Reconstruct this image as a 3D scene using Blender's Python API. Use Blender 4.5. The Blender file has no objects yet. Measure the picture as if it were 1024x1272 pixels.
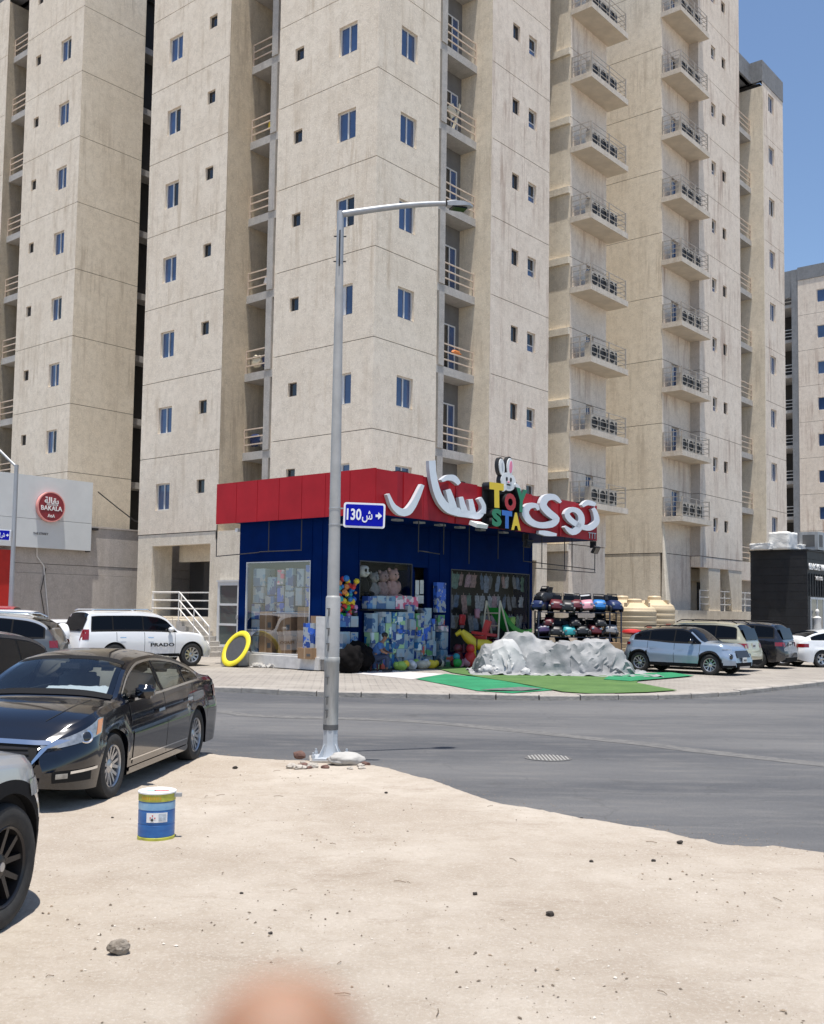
import bpy, bmesh, math, random
from math import radians, sin, cos, pi, tan, sqrt, atan2
from mathutils import Vector, Matrix, noise as mnoise
random.seed(7)
S = bpy.context.scene
COL = S.collection

# ---------------------------------------------------------------- camera
cam_data = bpy.data.cameras.new('camera')
cam = bpy.data.objects.new('camera', cam_data); COL.objects.link(cam)
cam.location = (0, 0, 1.95)
cam_data.sensor_fit = 'HORIZONTAL'; cam_data.sensor_width = 36.0
cam_data.lens = 36.0 * 1285.0 / 1024.0
cam_data.shift_y = (674.0 - 636.0) / 1024.0
cam_data.clip_start = 0.01; cam_data.clip_end = 3000
cam.matrix_world = Matrix.Translation((0, 0, 1.95)) @ Matrix.Rotation(radians(90 + 3.84), 4, 'X') @ Matrix.Rotation(radians(0.82), 4, 'Z')
cam_data.dof.use_dof = True
cam_data.dof.focus_distance = 19.0
cam_data.dof.aperture_fstop = cam_data.lens / 4.4      # a pupil of about four millimetres
S.camera = cam

# ---------------------------------------------------------------- sky and sun
SUN_DIR = Vector((0.012, -0.160, 1.0)).normalized()      # towards the sun
sun_el = math.asin(SUN_DIR.z)
world = bpy.data.worlds.new('World'); S.world = world; world.use_nodes = True
wt = world.node_tree; wt.nodes.clear()
wo = wt.nodes.new('ShaderNodeOutputWorld'); bg = wt.nodes.new('ShaderNodeBackground')
sky = wt.nodes.new('ShaderNodeTexSky'); sky.sky_type = 'NISHITA'; sky.sun_disc = False
sky.sun_elevation = sun_el; sky.sun_rotation = math.atan2(SUN_DIR.x, SUN_DIR.y)
sky.air_density = 1.0; sky.dust_density = .55; sky.ozone_density = 3.0
bg.inputs['Strength'].default_value = 0.105
wt.links.new(sky.outputs[0], bg.inputs['Color']); wt.links.new(bg.outputs[0], wo.inputs['Surface'])
sl = bpy.data.lights.new('sun', 'SUN'); sl.energy = 4.3; sl.angle = radians(0.53); sl.color = (1.0, 0.955, 0.89)
sun = bpy.data.objects.new('sun', sl); COL.objects.link(sun)
sun.rotation_euler = SUN_DIR.to_track_quat('Z', 'Y').to_euler(); sun.location = (0, -10, 60)
S.view_settings.view_transform = 'Standard'; S.view_settings.look = 'None'
S.view_settings.gamma = 1.0; S.view_settings.use_curve_mapping = False
S.view_settings.exposure = 0.60

# ---------------------------------------------------------------- helpers
YAW = radians(50.15)
AX = Vector((cos(YAW), sin(YAW), 0)); BX = Vector((-sin(YAW), cos(YAW), 0))
T0 = Vector((-1.51, 37.25, 0))
def AB(a, b, z=0.0): v = T0 + AX * a + BX * b; return Vector((v.x, v.y, z))

def sm(x, a, b):
    t = max(0.0, min(1.0, (x - a) / (b - a))); return t * t * (3 - 2 * t)
def lerp(a, b, t): return a + (b - a) * t
def curve(pts, x):
    if x <= pts[0][0]: return pts[0][1]
    for (x0, y0), (x1, y1) in zip(pts, pts[1:]):
        if x <= x1: return lerp(y0, y1, (x - x0) / (x1 - x0))
    return pts[-1][1]
def scurve(pts, x):
    """smooth (Catmull-Rom, monotone-ish) interpolation of points with increasing x"""
    n = len(pts)
    if x <= pts[0][0]: return pts[0][1]
    if x >= pts[-1][0]: return pts[-1][1]
    for i in range(n - 1):
        if x <= pts[i + 1][0]: break
    x0, y0 = pts[i]; x1, y1 = pts[i + 1]; h = x1 - x0
    def slope(k):
        if k <= 0 or k >= n - 1: 
            j = 0 if k <= 0 else n - 2
            return (pts[j + 1][1] - pts[j][1]) / (pts[j + 1][0] - pts[j][0])
        a = (pts[k][1] - pts[k - 1][1]) / (pts[k][0] - pts[k - 1][0]); b = (pts[k + 1][1] - pts[k][1]) / (pts[k + 1][0] - pts[k][0])
        if a * b <= 0: return 0.0
        return 2 * a * b / (a + b)
    m0, m1 = slope(i), slope(i + 1); t = (x - x0) / h
    return ((2*t**3 - 3*t*t + 1) * y0 + (t**3 - 2*t*t + t) * h * m0 + (-2*t**3 + 3*t*t) * y1 + (t**3 - t*t) * h * m1)

class MB:
    def __init__(s): s.v = []; s.f = []; s.m = []
    def quad(s, a, b, c, d, m=0):
        i = len(s.v); s.v += [tuple(a), tuple(b), tuple(c), tuple(d)]; s.f.append((i, i+1, i+2, i+3)); s.m.append(m); return s
    def poly(s, pts, m=0):
        i = len(s.v); s.v += [tuple(p) for p in pts]; s.f.append(tuple(range(i, i + len(pts)))); s.m.append(m); return s
    def box(s, x0, x1, y0, y1, z0, z1, m=0, M=None):
        i = len(s.v)
        p = [(x0,y0,z0),(x1,y0,z0),(x1,y1,z0),(x0,y1,z0),(x0,y0,z1),(x1,y0,z1),(x1,y1,z1),(x0,y1,z1)]
        if M is not None: p = [tuple(M @ Vector(q)) for q in p]
        s.v += p
        for f in ((0,3,2,1),(4,5,6,7),(0,1,5,4),(1,2,6,5),(2,3,7,6),(3,0,4,7)):
            s.f.append(tuple(i + k for k in f)); s.m.append(m)
        return s
    def rbox(s, cx, cy, cz, sx, sy, sz, rz=0, m=0, rx=0, ry=0):
        M = Matrix.Translation((cx, cy, cz)) @ Matrix.Rotation(rz, 4, 'Z') @ Matrix.Rotation(ry, 4, 'Y') @ Matrix.Rotation(rx, 4, 'X')
        return s.box(-sx/2, sx/2, -sy/2, sy/2, -sz/2, sz/2, m, M)
    def tube(s, pts, r, n=8, m=0, cap=True):
        pts = [Vector(p) for p in pts]; k = len(pts); rs = r if isinstance(r, (list, tuple)) else [r] * k
        base = len(s.v); up = None
        for i, p in enumerate(pts):
            d = (pts[min(i+1, k-1)] - pts[max(i-1, 0)]).normalized()
            if up is None:
                up = Vector((0,0,1)) if abs(d.z) < .9 else Vector((1,0,0))
            a = (up - d * up.dot(d)).normalized(); b = d.cross(a); up = a
            for j in range(n):
                t = 2*pi*j/n; q = p + (a*cos(t) + b*sin(t)) * rs[i]; s.v.append(tuple(q))
        for i in range(k-1):
            for j in range(n):
                a0 = base+i*n+j; a1 = base+i*n+(j+1)%n
                s.f.append((a0, a1, a1+n, a0+n)); s.m.append(m)
        if cap:
            s.f.append(tuple(base+j for j in range(n))[::-1]); s.m.append(m)
            s.f.append(tuple(base+(k-1)*n+j for j in range(n))); s.m.append(m)
        return s
    def lathe(s, prof, n=24, M=None, m=0, close=False):
        """prof [(r,z)]"""
        base = len(s.v); k = len(prof)
        for (r, z) in prof:
            for j in range(n):
                t = 2*pi*j/n; q = Vector((r*cos(t), r*sin(t), z))
                if M is not None: q = M @ q
                s.v.append(tuple(q))
        for i in range(k-1):
            for j in range(n):
                a0 = base+i*n+j; a1 = base+i*n+(j+1)%n
                s.f.append((a0, a1, a1+n, a0+n)); s.m.append(m)
        if close:
            s.f.append(tuple(base+j for j in range(n))[::-1]); s.m.append(m)
            s.f.append(tuple(base+(k-1)*n+j for j in range(n))); s.m.append(m)
        return s
    def grid(s, P, m=0):
        """P rows x cols of points"""
        base = len(s.v); R = len(P); Cn = len(P[0])
        for row in P: s.v += [tuple(p) for p in row]
        for i in range(R-1):
            for j in range(Cn-1):
                a = base+i*Cn+j; s.f.append((a, a+1, a+Cn+1, a+Cn)); s.m.append(m(i, j) if callable(m) else m)
        return s
    def prism(s, pts, z0, z1, m=0, M=None, ms=None):
        """2-D outline pts in xy extruded z0..z1"""
        n = len(pts); i = len(s.v)
        P = [Vector((x, y, z0)) for x, y in pts] + [Vector((x, y, z1)) for x, y in pts]
        if M is not None: P = [M @ p for p in P]
        s.v += [tuple(p) for p in P]
        s.f.append(tuple(range(i, i+n))[::-1]); s.m.append(m); s.f.append(tuple(range(i+n, i+2*n))); s.m.append(m)
        for k in range(n):
            l = (k+1) % n; s.f.append((i+k, i+l, i+n+l, i+n+k)); s.m.append(m if ms is None else ms)
        return s
    def mesh(s, name, mats, smooth=False, fix=False, merge=False):
        me = bpy.data.meshes.new(name); me.from_pydata(s.v, [], s.f)
        for mt in (mats if isinstance(mats, (list, tuple)) else [mats]): me.materials.append(mt)
        for p, k in zip(me.polygons, s.m): p.material_index = k
        if fix or merge:
            bm = bmesh.new(); bm.from_mesh(me)
            if merge: bmesh.ops.remove_doubles(bm, verts=bm.verts, dist=1e-5)
            if fix: bmesh.ops.recalc_face_normals(bm, faces=bm.faces)
            bm.to_mesh(me); bm.free()
        if smooth:
            for p in me.polygons: p.use_smooth = True
            try: me.set_sharp_from_angle(angle=radians(smooth if smooth is not True else 40))
            except Exception: pass
        me.update()
        return me
    def obj(s, name, mats, parent=None, smooth=False, fix=True, merge=False, loc=None, rot=None):
        return link(name, s.mesh(name, mats, smooth, fix, merge), parent, loc, rot)

def link(name, me, parent=None, loc=None, rot=None):
    o = bpy.data.objects.new(name, me); COL.objects.link(o)
    if parent is not None: o.parent = parent
    if loc is not None: o.location = loc
    if rot is not None: o.rotation_euler = rot if isinstance(rot, (tuple, list)) else (0, 0, rot)
    return o
def empty(name, loc, rz=0.0):
    o = bpy.data.objects.new(name, None); COL.objects.link(o); o.location = loc
    o.rotation_euler = rz if isinstance(rz, (tuple, list)) else (0, 0, rz); o.empty_display_size = .2
    return o
def tag(o, label=None, cat=None, group=None, kind=None):
    if label: o['label'] = label
    if cat: o['category'] = cat
    if group: o['group'] = group
    if kind: o['kind'] = kind
    return o
def structure(o, label=None):
    o['kind'] = 'structure'
    if label: o['label'] = label
    return o
def copy_tree(o, parent=None):
    c = o.copy(); COL.objects.link(c)
    if parent is not None: c.parent = parent
    for ch in list(o.children): copy_tree(ch, c)
    return c

# ---------------------------------------------------------------- materials
def mat(name, col, rough=.6, metal=0.0, var=0.0, scale=4.0, bump=0.0, bscale=None, spec=.5, coat=0.0, alpha=None,
        col2=None, trans=0.0, aniso=None, detail=6, coords='Object', emit=None, sheen=0):
    m = bpy.data.materials.new(name); m.use_nodes = True
    nt = m.node_tree; b = nt.nodes['Principled BSDF']
    def rgb(c): return (c[0], c[1], c[2], 1)
    b.inputs['Base Color'].default_value = rgb(col); b.inputs['Roughness'].default_value = rough
    b.inputs['Metallic'].default_value = metal; b.inputs['Specular IOR Level'].default_value = spec
    b.inputs['Coat Weight'].default_value = coat; b.inputs['Coat Roughness'].default_value = .04
    b.inputs['Transmission Weight'].default_value = trans
    if var > 0 or bump > 0 or col2 is not None:
        tc = nt.nodes.new('ShaderNodeTexCoord'); mp = nt.nodes.new('ShaderNodeMapping')
        if coords == 'World':
            g = nt.nodes.new('ShaderNodeNewGeometry'); nt.links.new(g.outputs['Position'], mp.inputs[0])
        else: nt.links.new(tc.outputs[coords], mp.inputs[0])
        if aniso: mp.inputs['Scale'].default_value = aniso
        nz = nt.nodes.new('ShaderNodeTexNoise'); nz.inputs['Scale'].default_value = scale
        nz.inputs['Detail'].default_value = detail; nz.inputs['Roughness'].default_value = .62
        nt.links.new(mp.outputs[0], nz.inputs['Vector'])
        if var > 0 or col2 is not None:
            r = nt.nodes.new('ShaderNodeValToRGB'); r.color_ramp.elements[0].position = .3; r.color_ramp.elements[1].position = .7
            c2 = col2 if col2 is not None else tuple(min(1, c*(1+var)) for c in col)
            c1 = col if col2 is not None else tuple(c*(1-var) for c in col)
            r.color_ramp.elements[0].color = rgb(c1); r.color_ramp.elements[1].color = rgb(c2)
            nt.links.new(nz.outputs['Fac'], r.inputs[0]); nt.links.new(r.outputs[0], b.inputs['Base Color'])
        if bump > 0:
            bp = nt.nodes.new('ShaderNodeBump'); bp.inputs['Strength'].default_value = 1.0; bp.inputs['Distance'].default_value = bump
            n2 = nt.nodes.new('ShaderNodeTexNoise'); n2.inputs['Scale'].default_value = bscale or scale*6; n2.inputs['Detail'].default_value = 5
            nt.links.new(mp.outputs[0], n2.inputs['Vector']); nt.links.new(n2.outputs['Fac'], bp.inputs['Height'])
            nt.links.new(bp.outputs[0], b.inputs['Normal'])
    return m

def node_mix(nt, a, b, fac, mode='MIX'):
    n = nt.nodes.new('ShaderNodeMix'); n.data_type = 'RGBA'; n.blend_type = mode
    for sock, val in ((n.inputs[0], fac), (n.inputs[6], a), (n.inputs[7], b)):
        if hasattr(val, 'type') and hasattr(val, 'links'): nt.links.new(val, sock)
        elif isinstance(val, (tuple, list)): sock.default_value = (*val[:3], 1)
        else: sock.default_value = val
    return n.outputs[2]
def ramp(nt, src, p0, p1, c0=(0,0,0), c1=(1,1,1)):
    r = nt.nodes.new('ShaderNodeValToRGB'); e = r.color_ramp.elements
    e[0].position = p0; e[1].position = p1; e[0].color = (*c0, 1); e[1].color = (*c1, 1)
    nt.links.new(src, r.inputs[0]); return r.outputs[0]
def nnoise(nt, vec, scale, detail=5, rough=.6, sc=None, loc=None):
    if sc or loc:
        mp = nt.nodes.new('ShaderNodeMapping'); nt.links.new(vec, mp.inputs[0])
        if sc: mp.inputs['Scale'].default_value = sc
        if loc: mp.inputs['Location'].default_value = loc
        vec = mp.outputs[0]
    n = nt.nodes.new('ShaderNodeTexNoise'); n.inputs['Scale'].default_value = scale; n.inputs['Detail'].default_value = detail
    n.inputs['Roughness'].default_value = rough; nt.links.new(vec, n.inputs['Vector']); return n.outputs['Fac']

def plaster(name, c1, c2, stain, seed=0.0, streak=.55, bumpd=.012):
    """sprayed grey-beige render: mottled, with rain streaks and light patches"""
    m = bpy.data.materials.new(name); m.use_nodes = True; nt = m.node_tree; b = nt.nodes['Principled BSDF']
    g = nt.nodes.new('ShaderNodeNewGeometry'); P = g.outputs['Position']
    big = nnoise(nt, P, .55, 5, .65, loc=(seed, 0, 0)); med = nnoise(nt, P, 3.2, 6, .7, loc=(0, seed, 0))
    fine = nnoise(nt, P, 22, 3, .7)
    col = node_mix(nt, c1, c2, ramp(nt, big, .36, .66))
    col = node_mix(nt, col, tuple(c*.80 for c in c1), ramp(nt, med, .42, .68, (0,0,0), (.72,.72,.72)))
    col = node_mix(nt, col, tuple(min(1, c*1.14) for c in c2), ramp(nt, fine, .5, .68, (0,0,0), (.9,.9,.9)))
    st = nnoise(nt, P, 1.5, 6, .75, sc=(1.6, 1.6, .13), loc=(seed, seed, 0)); st2 = nnoise(nt, P, .35, 3, .5)
    mul = nt.nodes.new('ShaderNodeMath'); mul.operation = 'MULTIPLY'
    nt.links.new(ramp(nt, st, .50, .62), mul.inputs[0]); nt.links.new(ramp(nt, st2, .40, .62, (0,0,0), (streak,)*3), mul.inputs[1])
    col = node_mix(nt, col, stain, mul.outputs[0])
    nt.links.new(col, b.inputs['Base Color']); b.inputs['Roughness'].default_value = .92; b.inputs['Specular IOR Level'].default_value = .25
    bp = nt.nodes.new('ShaderNodeBump'); bp.inputs['Distance'].default_value = bumpd; bp.inputs['Strength'].default_value = .8
    nt.links.new(nnoise(nt, P, 9, 6, .75), bp.inputs['Height']); nt.links.new(bp.outputs[0], b.inputs['Normal'])
    return m

M = {}
M['wall'] = plaster('beige_render', (.72,.625,.50), (.80,.71,.585), (.47,.37,.26))
M['wall_tan'] = plaster('tan_render', (.72,.625,.485), (.79,.70,.56), (.44,.36,.265), 5.0)
M['wall_pink'] = plaster('pinkish_render', (.71,.61,.50), (.79,.695,.585), (.44,.33,.26), 11.0, .85)
M['wall_cream'] = plaster('cream_render', (.68,.60,.48), (.76,.69,.57), (.50,.42,.31), 3.0, .4)
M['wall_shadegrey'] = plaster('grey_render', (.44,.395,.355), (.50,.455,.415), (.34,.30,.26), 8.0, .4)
M['parapet'] = plaster('grey_parapet', (.20,.205,.21), (.25,.255,.26), (.15,.15,.15), 2.0, .5)
M['joint'] = mat('joint_dark', (.12,.105,.09), .95)
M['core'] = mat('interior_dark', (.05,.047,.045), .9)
M['slab'] = plaster('slab_concrete', (.42,.40,.37), (.50,.47,.43), (.28,.26,.24), 4.0, .5)
M['soffit'] = mat('painted_soffit', (.60,.52,.41), .9, var=.12, scale=1.5, bump=.004)
M['win_glass'] = mat('window_glass_sky_blue', (.045,.085,.19), .06, var=.35, scale=.7, spec=.9, coords='World')  # blue base colour paints in the reflected sky
M['dark_glass'] = mat('window_glass_dark', (.012,.014,.017), .08, spec=.8)
M['curtain'] = mat('curtain_pale', (.55,.57,.60), .8, var=.25, scale=5, aniso=(6,6,1))
M['alu'] = mat('white_aluminium', (.62,.62,.61), .4, var=.08, scale=3)
M['alu_dark'] = mat('dark_frame', (.05,.05,.055), .45)
M['rail'] = mat('rail_paint_cream', (.62,.50,.39), .6, var=.15, scale=4)
M['rail_stack'] = mat('rail_paint_grey', (.38,.34,.29), .6, var=.2, scale=4)
M['rail_white'] = mat('rail_paint_white', (.70,.68,.64), .5, var=.12, scale=4)
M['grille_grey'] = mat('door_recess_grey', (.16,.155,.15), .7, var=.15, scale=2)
M['steel'] = mat('galvanised_steel', (.36,.37,.38), .5, .4, var=.16, scale=2.2, aniso=(3,3,.5), coords='Object')
M['steel_paint'] = mat('grey_painted_steel', (.38,.38,.37), .55, .1, var=.14, scale=3, bump=.001)
M['steel_white'] = mat('pale_painted_steel', (.44,.47,.50), .45, .1, var=.1, scale=3)
M['black'] = mat('black_steel', (.022,.02,.02), .6)
M['black_plastic'] = mat('black_plastic', (.02,.02,.022), .5, var=.3, scale=8)
M['white'] = mat('white_paint', (.78,.78,.77), .5, var=.04, scale=6)
M['white_dirty'] = mat('white_paint_dusty', (.62,.60,.57), .75, var=.14, scale=4, bump=.003)
M['ac_case'] = mat('dusty_unit_casing', (.44,.41,.36), .8, var=.2, scale=4)
M['red_panel'] = mat('red_cladding', (.40,.014,.022), .5, var=.12, scale=1.1, spec=.2)
M['red_panel_b'] = mat('red_cladding_faded', (.33,.014,.024), .5, var=.2, scale=1.4, spec=.2)
M['blue_panel'] = mat('blue_cladding', (.0,.013,.085), .6, var=.15, scale=1.5, spec=.03)
M['letter_white'] = mat('letter_face_white', (.74,.76,.80), .35, var=.05, scale=2)
M['letter_side'] = mat('letter_side_grey', (.48,.49,.52), .4)
M['tyre'] = mat('tyre_rubber', (.022,.022,.022), .8, var=.3, scale=20)
# ================================================================ text outlines (built-in font, turned into meshes)
TXT = {}
def make_texts(items):
    tmp = []
    for key, body, size, extr, bold in items:
        c = bpy.data.curves.new('lettering', 'FONT'); c.body = body; c.size = size; c.extrude = extr
        c.align_x = 'CENTER'; c.align_y = 'CENTER'; c.offset = bold; c.resolution_u = 3
        o = bpy.data.objects.new('lettering', c); COL.objects.link(o); tmp.append((key, o, c))
    bpy.context.view_layer.update(); dg = bpy.context.evaluated_depsgraph_get()
    for key, o, c in tmp: TXT[key] = bpy.data.meshes.new_from_object(o.evaluated_get(dg))
    for key, o, c in tmp: bpy.data.objects.remove(o); bpy.data.curves.remove(c)
make_texts([
    ('130', '130', .205, .002, .005), ('sheen', '\uFEB5', .205, .002, .003), ('129', '129', .20, .002, .005),
    ('T', 'T', 1, .14, .075), ('O', 'O', 1, .14, .075), ('Y', 'Y', 1, .14, .075), ('S', 'S', 1, .14, .06), ('A', 'A', 1, .14, .065),
    ('bakala', 'BAKALA', .36, .01, .008), ('bakala_ar', '\uFE94\uFEDF\uFE8E\uFED8\uFE91', .50, .01, .012), ('number', '\u0668\u0665\u0668', .26, .01, .004),
    ('small', 'THE STREET', .13, .008, .002), ('blackb', 'BLACKE W', .44, .02, .003), ('blackb2', 'TATTOO', .26, .02, .004),
    ('blacka', 'COFFEE', .3, .02, .004), ('prado', 'PRADO', .17, .002, .004), ('ttt', 'TTT', .34, .01, .002),
    ('label_ar', '\uFEEE\uFEEB', .1, .001, .001), ('cement', 'CEMENTE', .035, .0004, .0008)])
def put_text(key, name, material, parent, Mx, smooth=False):
    me = TXT[key].copy(); me.transform(Mx); me.materials.clear(); me.materials.append(material)
    return link(name, me, parent)
def frame(origin, xdir, ydir):
    """matrix whose x,y span a plane, z = x cross y"""
    x = Vector(xdir).normalized(); y = Vector(ydir).normalized(); z = x.cross(y)
    m = Matrix.Identity(4)
    for i in range(3): m[i][0] = x[i]; m[i][1] = y[i]; m[i][2] = z[i]; m[i][3] = origin[i]
    return m

# ================================================================ ground
def asphalt_mat():
    m = bpy.data.materials.new('asphalt'); m.use_nodes = True; nt = m.node_tree; b = nt.nodes['Principled BSDF']
    g = nt.nodes.new('ShaderNodeNewGeometry'); P = g.outputs['Position']
    big = nnoise(nt, P, .22, 4, .55, sc=(.35, 1.6, 1)); fine = nnoise(nt, P, 60, 3, .8); med = nnoise(nt, P, 2.0, 6, .7, sc=(.5, 2.2, 1))
    col = node_mix(nt, (.058,.060,.066), (.122,.120,.119), ramp(nt, big, .38, .62))
    col = node_mix(nt, col, (.19,.178,.162), ramp(nt, med, .48, .74, (0,0,0), (.45,.45,.45)))
    col = node_mix(nt, col, (.26,.255,.25), ramp(nt, fine, .56, .72, (0,0,0), (.55,.55,.55)))
    col = node_mix(nt, col, (.045,.045,.047), ramp(nt, nnoise(nt, P, 75, 2, .7, loc=(5,5,0)), .54, .70, (0,0,0), (.6,.6,.6)))
    nt.links.new(col, b.inputs['Base Color']); b.inputs['Roughness'].default_value = .82
    crk = nt.nodes.new('ShaderNodeTexVoronoi'); crk.feature = 'DISTANCE_TO_EDGE'; crk.inputs['Scale'].default_value = .35; wv = nt.nodes.new('ShaderNodeVectorMath'); wv.operation = 'ADD'; nz_ = nt.nodes.new('ShaderNodeTexNoise'); nz_.inputs['Scale'].default_value = 1.2; nt.links.new(P, nz_.inputs['Vector']); nt.links.new(P, wv.inputs[0]); nt.links.new(nz_.outputs['Color'], wv.inputs[1]); nt.links.new(wv.outputs[0], crk.inputs['Vector'])
    col = node_mix(nt, (.03,.03,.03), col, ramp(nt, crk.outputs['Distance'], .002, .006, (.75,.75,.75), (1,1,1)))
    col = node_mix(nt, col, (.04,.038,.037), ramp(nt, nnoise(nt, P, .8, 4, .6, loc=(7,3,0)), .64, .76, (0,0,0), (.5,.5,.5)))
    nt.links.new(col, b.inputs['Base Color'])
    bp = nt.nodes.new('ShaderNodeBump'); bp.inputs['Distance'].default_value = .01; bp.inputs['Strength'].default_value = .7
    nt.links.new(fine, bp.inputs['Height']); nt.links.new(bp.outputs[0], b.inputs['Normal'])
    return m
def sand_mat():
    m = bpy.data.materials.new('sand'); m.use_nodes = True; nt = m.node_tree; b = nt.nodes['Principled BSDF']
    g = nt.nodes.new('ShaderNodeNewGeometry'); P = g.outputs['Position']
    big = nnoise(nt, P, .55, 6, .62); med = nnoise(nt, P, 3.5, 8, .78); fine = nnoise(nt, P, 38, 5, .85); grit = nnoise(nt, P, 90, 4, .85)
    col = node_mix(nt, (.385,.325,.262), (.485,.425,.355), ramp(nt, big, .38, .62))
    col = node_mix(nt, col, (.33,.27,.205), ramp(nt, med, .46, .72, (0,0,0), (.6,.6,.6)))
    # trodden darker patches
    tr = nnoise(nt, P, .9, 7, .74, sc=(.8, 1.8, 1), loc=(3.1, 1.7, 0))
    col = node_mix(nt, col, (.28,.22,.165), ramp(nt, tr, .55, .70, (0,0,0), (.65,.65,.65)))
    col = node_mix(nt, col, (.56,.51,.445), ramp(nt, fine, .52, .66, (0,0,0), (.75,.75,.75)))
    col = node_mix(nt, col, (.19,.15,.11), ramp(nt, grit, .60, .70, (0,0,0), (.5,.5,.5)))
    nt.links.new(col, b.inputs['Base Color']); b.inputs['Roughness'].default_value = .95; b.inputs['Specular IOR Level'].default_value = .15
    bp = nt.nodes.new('ShaderNodeBump'); bp.inputs['Distance'].default_value = .03; bp.inputs['Strength'].default_value = .7
    bp2 = nt.nodes.new('ShaderNodeBump'); bp2.inputs['Distance'].default_value = .012
    nt.links.new(med, bp.inputs['Height']); nt.links.new(fine, bp2.inputs['Height']); nt.links.new(bp.outputs[0], bp2.inputs['Normal'])
    nt.links.new(bp2.outputs[0], b.inputs['Normal'])
    return m
def paver_mat():
    m = bpy.data.materials.new('pavers'); m.use_nodes = True; nt = m.node_tree; b = nt.nodes['Principled BSDF']
    g = nt.nodes.new('ShaderNodeNewGeometry'); P = g.outputs['Position']
    br = nt.nodes.new('ShaderNodeTexBrick'); mp = nt.nodes.new('ShaderNodeMapping'); mp.inputs['Rotation'].default_value = (0, 0, radians(-4))
    nt.links.new(P, mp.inputs[0]); nt.links.new(mp.outputs[0], br.inputs['Vector'])
    br.inputs['Scale'].default_value = 1.0; br.inputs['Brick Width'].default_value = .42; br.inputs['Row Height'].default_value = .21
    br.inputs['Mortar Size'].default_value = .016; br.inputs['Color1'].default_value = (.32,.285,.245,1); br.inputs['Color2'].default_value = (.265,.238,.205,1)
    br.inputs['Mortar'].default_value = (.17,.155,.14,1); br.inputs['Bias'].default_value = .1
    big = nnoise(nt, P, .5, 5, .65); sp = nnoise(nt, P, 7, 5, .7)
    col = node_mix(nt, br.outputs['Color'], (.37,.335,.29), ramp(nt, big, .42, .68, (0,0,0), (.75,.75,.75)))
    col = node_mix(nt, col, (.24,.21,.185), ramp(nt, sp, .54, .75, (0,0,0), (.6,.6,.6)))
    nt.links.new(col, b.inputs['Base Color']); b.inputs['Roughness'].default_value = .9
    bp = nt.nodes.new('ShaderNodeBump'); bp.inputs['Distance'].default_value = .012
    nt.links.new(br.outputs['Fac'], bp.inputs['Height']); bp.invert = True; nt.links.new(bp.outputs[0], b.inputs['Normal'])
    return m
M['asphalt'] = asphalt_mat(); M['sand'] = sand_mat(); M['pavers'] = paver_mat()
M['kerb'] = mat('kerb_concrete', (.33,.30,.265), .9, var=.2, scale=3, bump=.01)
M['road_worn'] = mat('worn_pale_asphalt', (.080,.079,.079), .85, col2=(.165,.158,.148), scale=9, bump=.004, bscale=40)

ROADZ = -.07; PAVEZ = .05
# one sheet to the horizon
g = MB().quad((-1500,-1500,-.35),(1500,-1500,-.35),(1500,1500,-.35),(-1500,1500,-.35))
structure(g.obj('ground', M['sand'], fix=False))
# asphalt: gently crowned sheet
rd = MB(); rows = []
for j in range(0, 31):
    y = -12 + j*3.0
    rows.append([(-70 + i*5, y, ROADZ + .03*mnoise.noise((i*.7, j*.6, 0))*0) for i in range(0, 37)])
rd.grid(rows); structure(rd.obj('road', M['asphalt'], fix=False))

NEAR = [(-40, 18.5), (-12, 16.6), (-6, 15.6), (-2.9, 14.75), (-1.9, 14.2), (-.6, 13.75), (-.29, 13.5), (.15, 12.85), (.42, 12.35), (.58, 11.9), (.9, 11.4), (1.6, 10.65), (2.25, 9.95), (2.85, 9.45), (3.65, 9.1), (8, 7.3), (14, 4.2), (40, -8)]
def sand_h(x, y):
    d = curve(NEAR, x) - y + .17*mnoise.noise((x*1.3, y*1.3, 1)) + .07*mnoise.noise((x*5, y*5, 2)) + .07*mnoise.noise((x*12, y*12, 6))
    h = lerp(ROADZ - .045, 0.0, sm(d, -.25, .55))
    h += .018*mnoise.noise((x*.8, y*.8, 3)) + .014*mnoise.noise((x*2.6, y*2.6, 4)) * sm(d, 0, .5) + .009*mnoise.noise((x*7, y*7, 5))
    return h
def bands():
    ys = []; y = 1.2
    while y < 19.0: ys.append(y); y += .05 if y < 15.5 else .25
    return ys
gs = MB(); ys = [-14, -6, -2, 0] + bands()
xs = [-30, -20, -14, -10] + [-8 + .09*i for i in range(0, 178)] + [9, 11, 14, 18, 24, 30]
gs.grid([[(x, y, sand_h(x, y)) for x in xs] for y in ys])
sand = structure(gs.obj('sand_lot', M['sand'], smooth=180, fix=False))

# far pavement with its kerb stones
FAR = [(-45, 29.6), (-30, 28.2), (-12, 26.6), (-5.06, 25.65), (-3.5, 25.15), (-1.97, 24.6), (.05, 24.5), (2.9, 24.4), (5.03, 24.85), (6.62, 25.45), (8.32, 26.75), (9.6, 28.2), (12.6, 31.5), (20, 40.3), (40, 64.2), (70, 100)]
def smooth_line(P, step=.98):
    out = []; pts = [Vector((x, y, 0)) for x, y in P]; acc = []
    for i in range(len(pts)-1):
        n = max(1, int((pts[i+1]-pts[i]).length/.1))
        p0 = pts[max(i-1,0)]; p1 = pts[i]; p2 = pts[i+1]; p3 = pts[min(i+2, len(pts)-1)]
        for k in range(n):
            t = k/n; acc.append(.5*((2*p1)+(p2-p0)*t+(2*p0-5*p1+4*p2-p3)*t*t+(3*p1-p0-3*p2+p3)*t**3))
    acc.append(pts[-1]); out = [acc[0]]; d = 0
    for a, b in zip(acc, acc[1:]):
        d += (b-a).length
        if d >= step: out.append(b); d = 0
    return out
KL = smooth_line(FAR)
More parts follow.
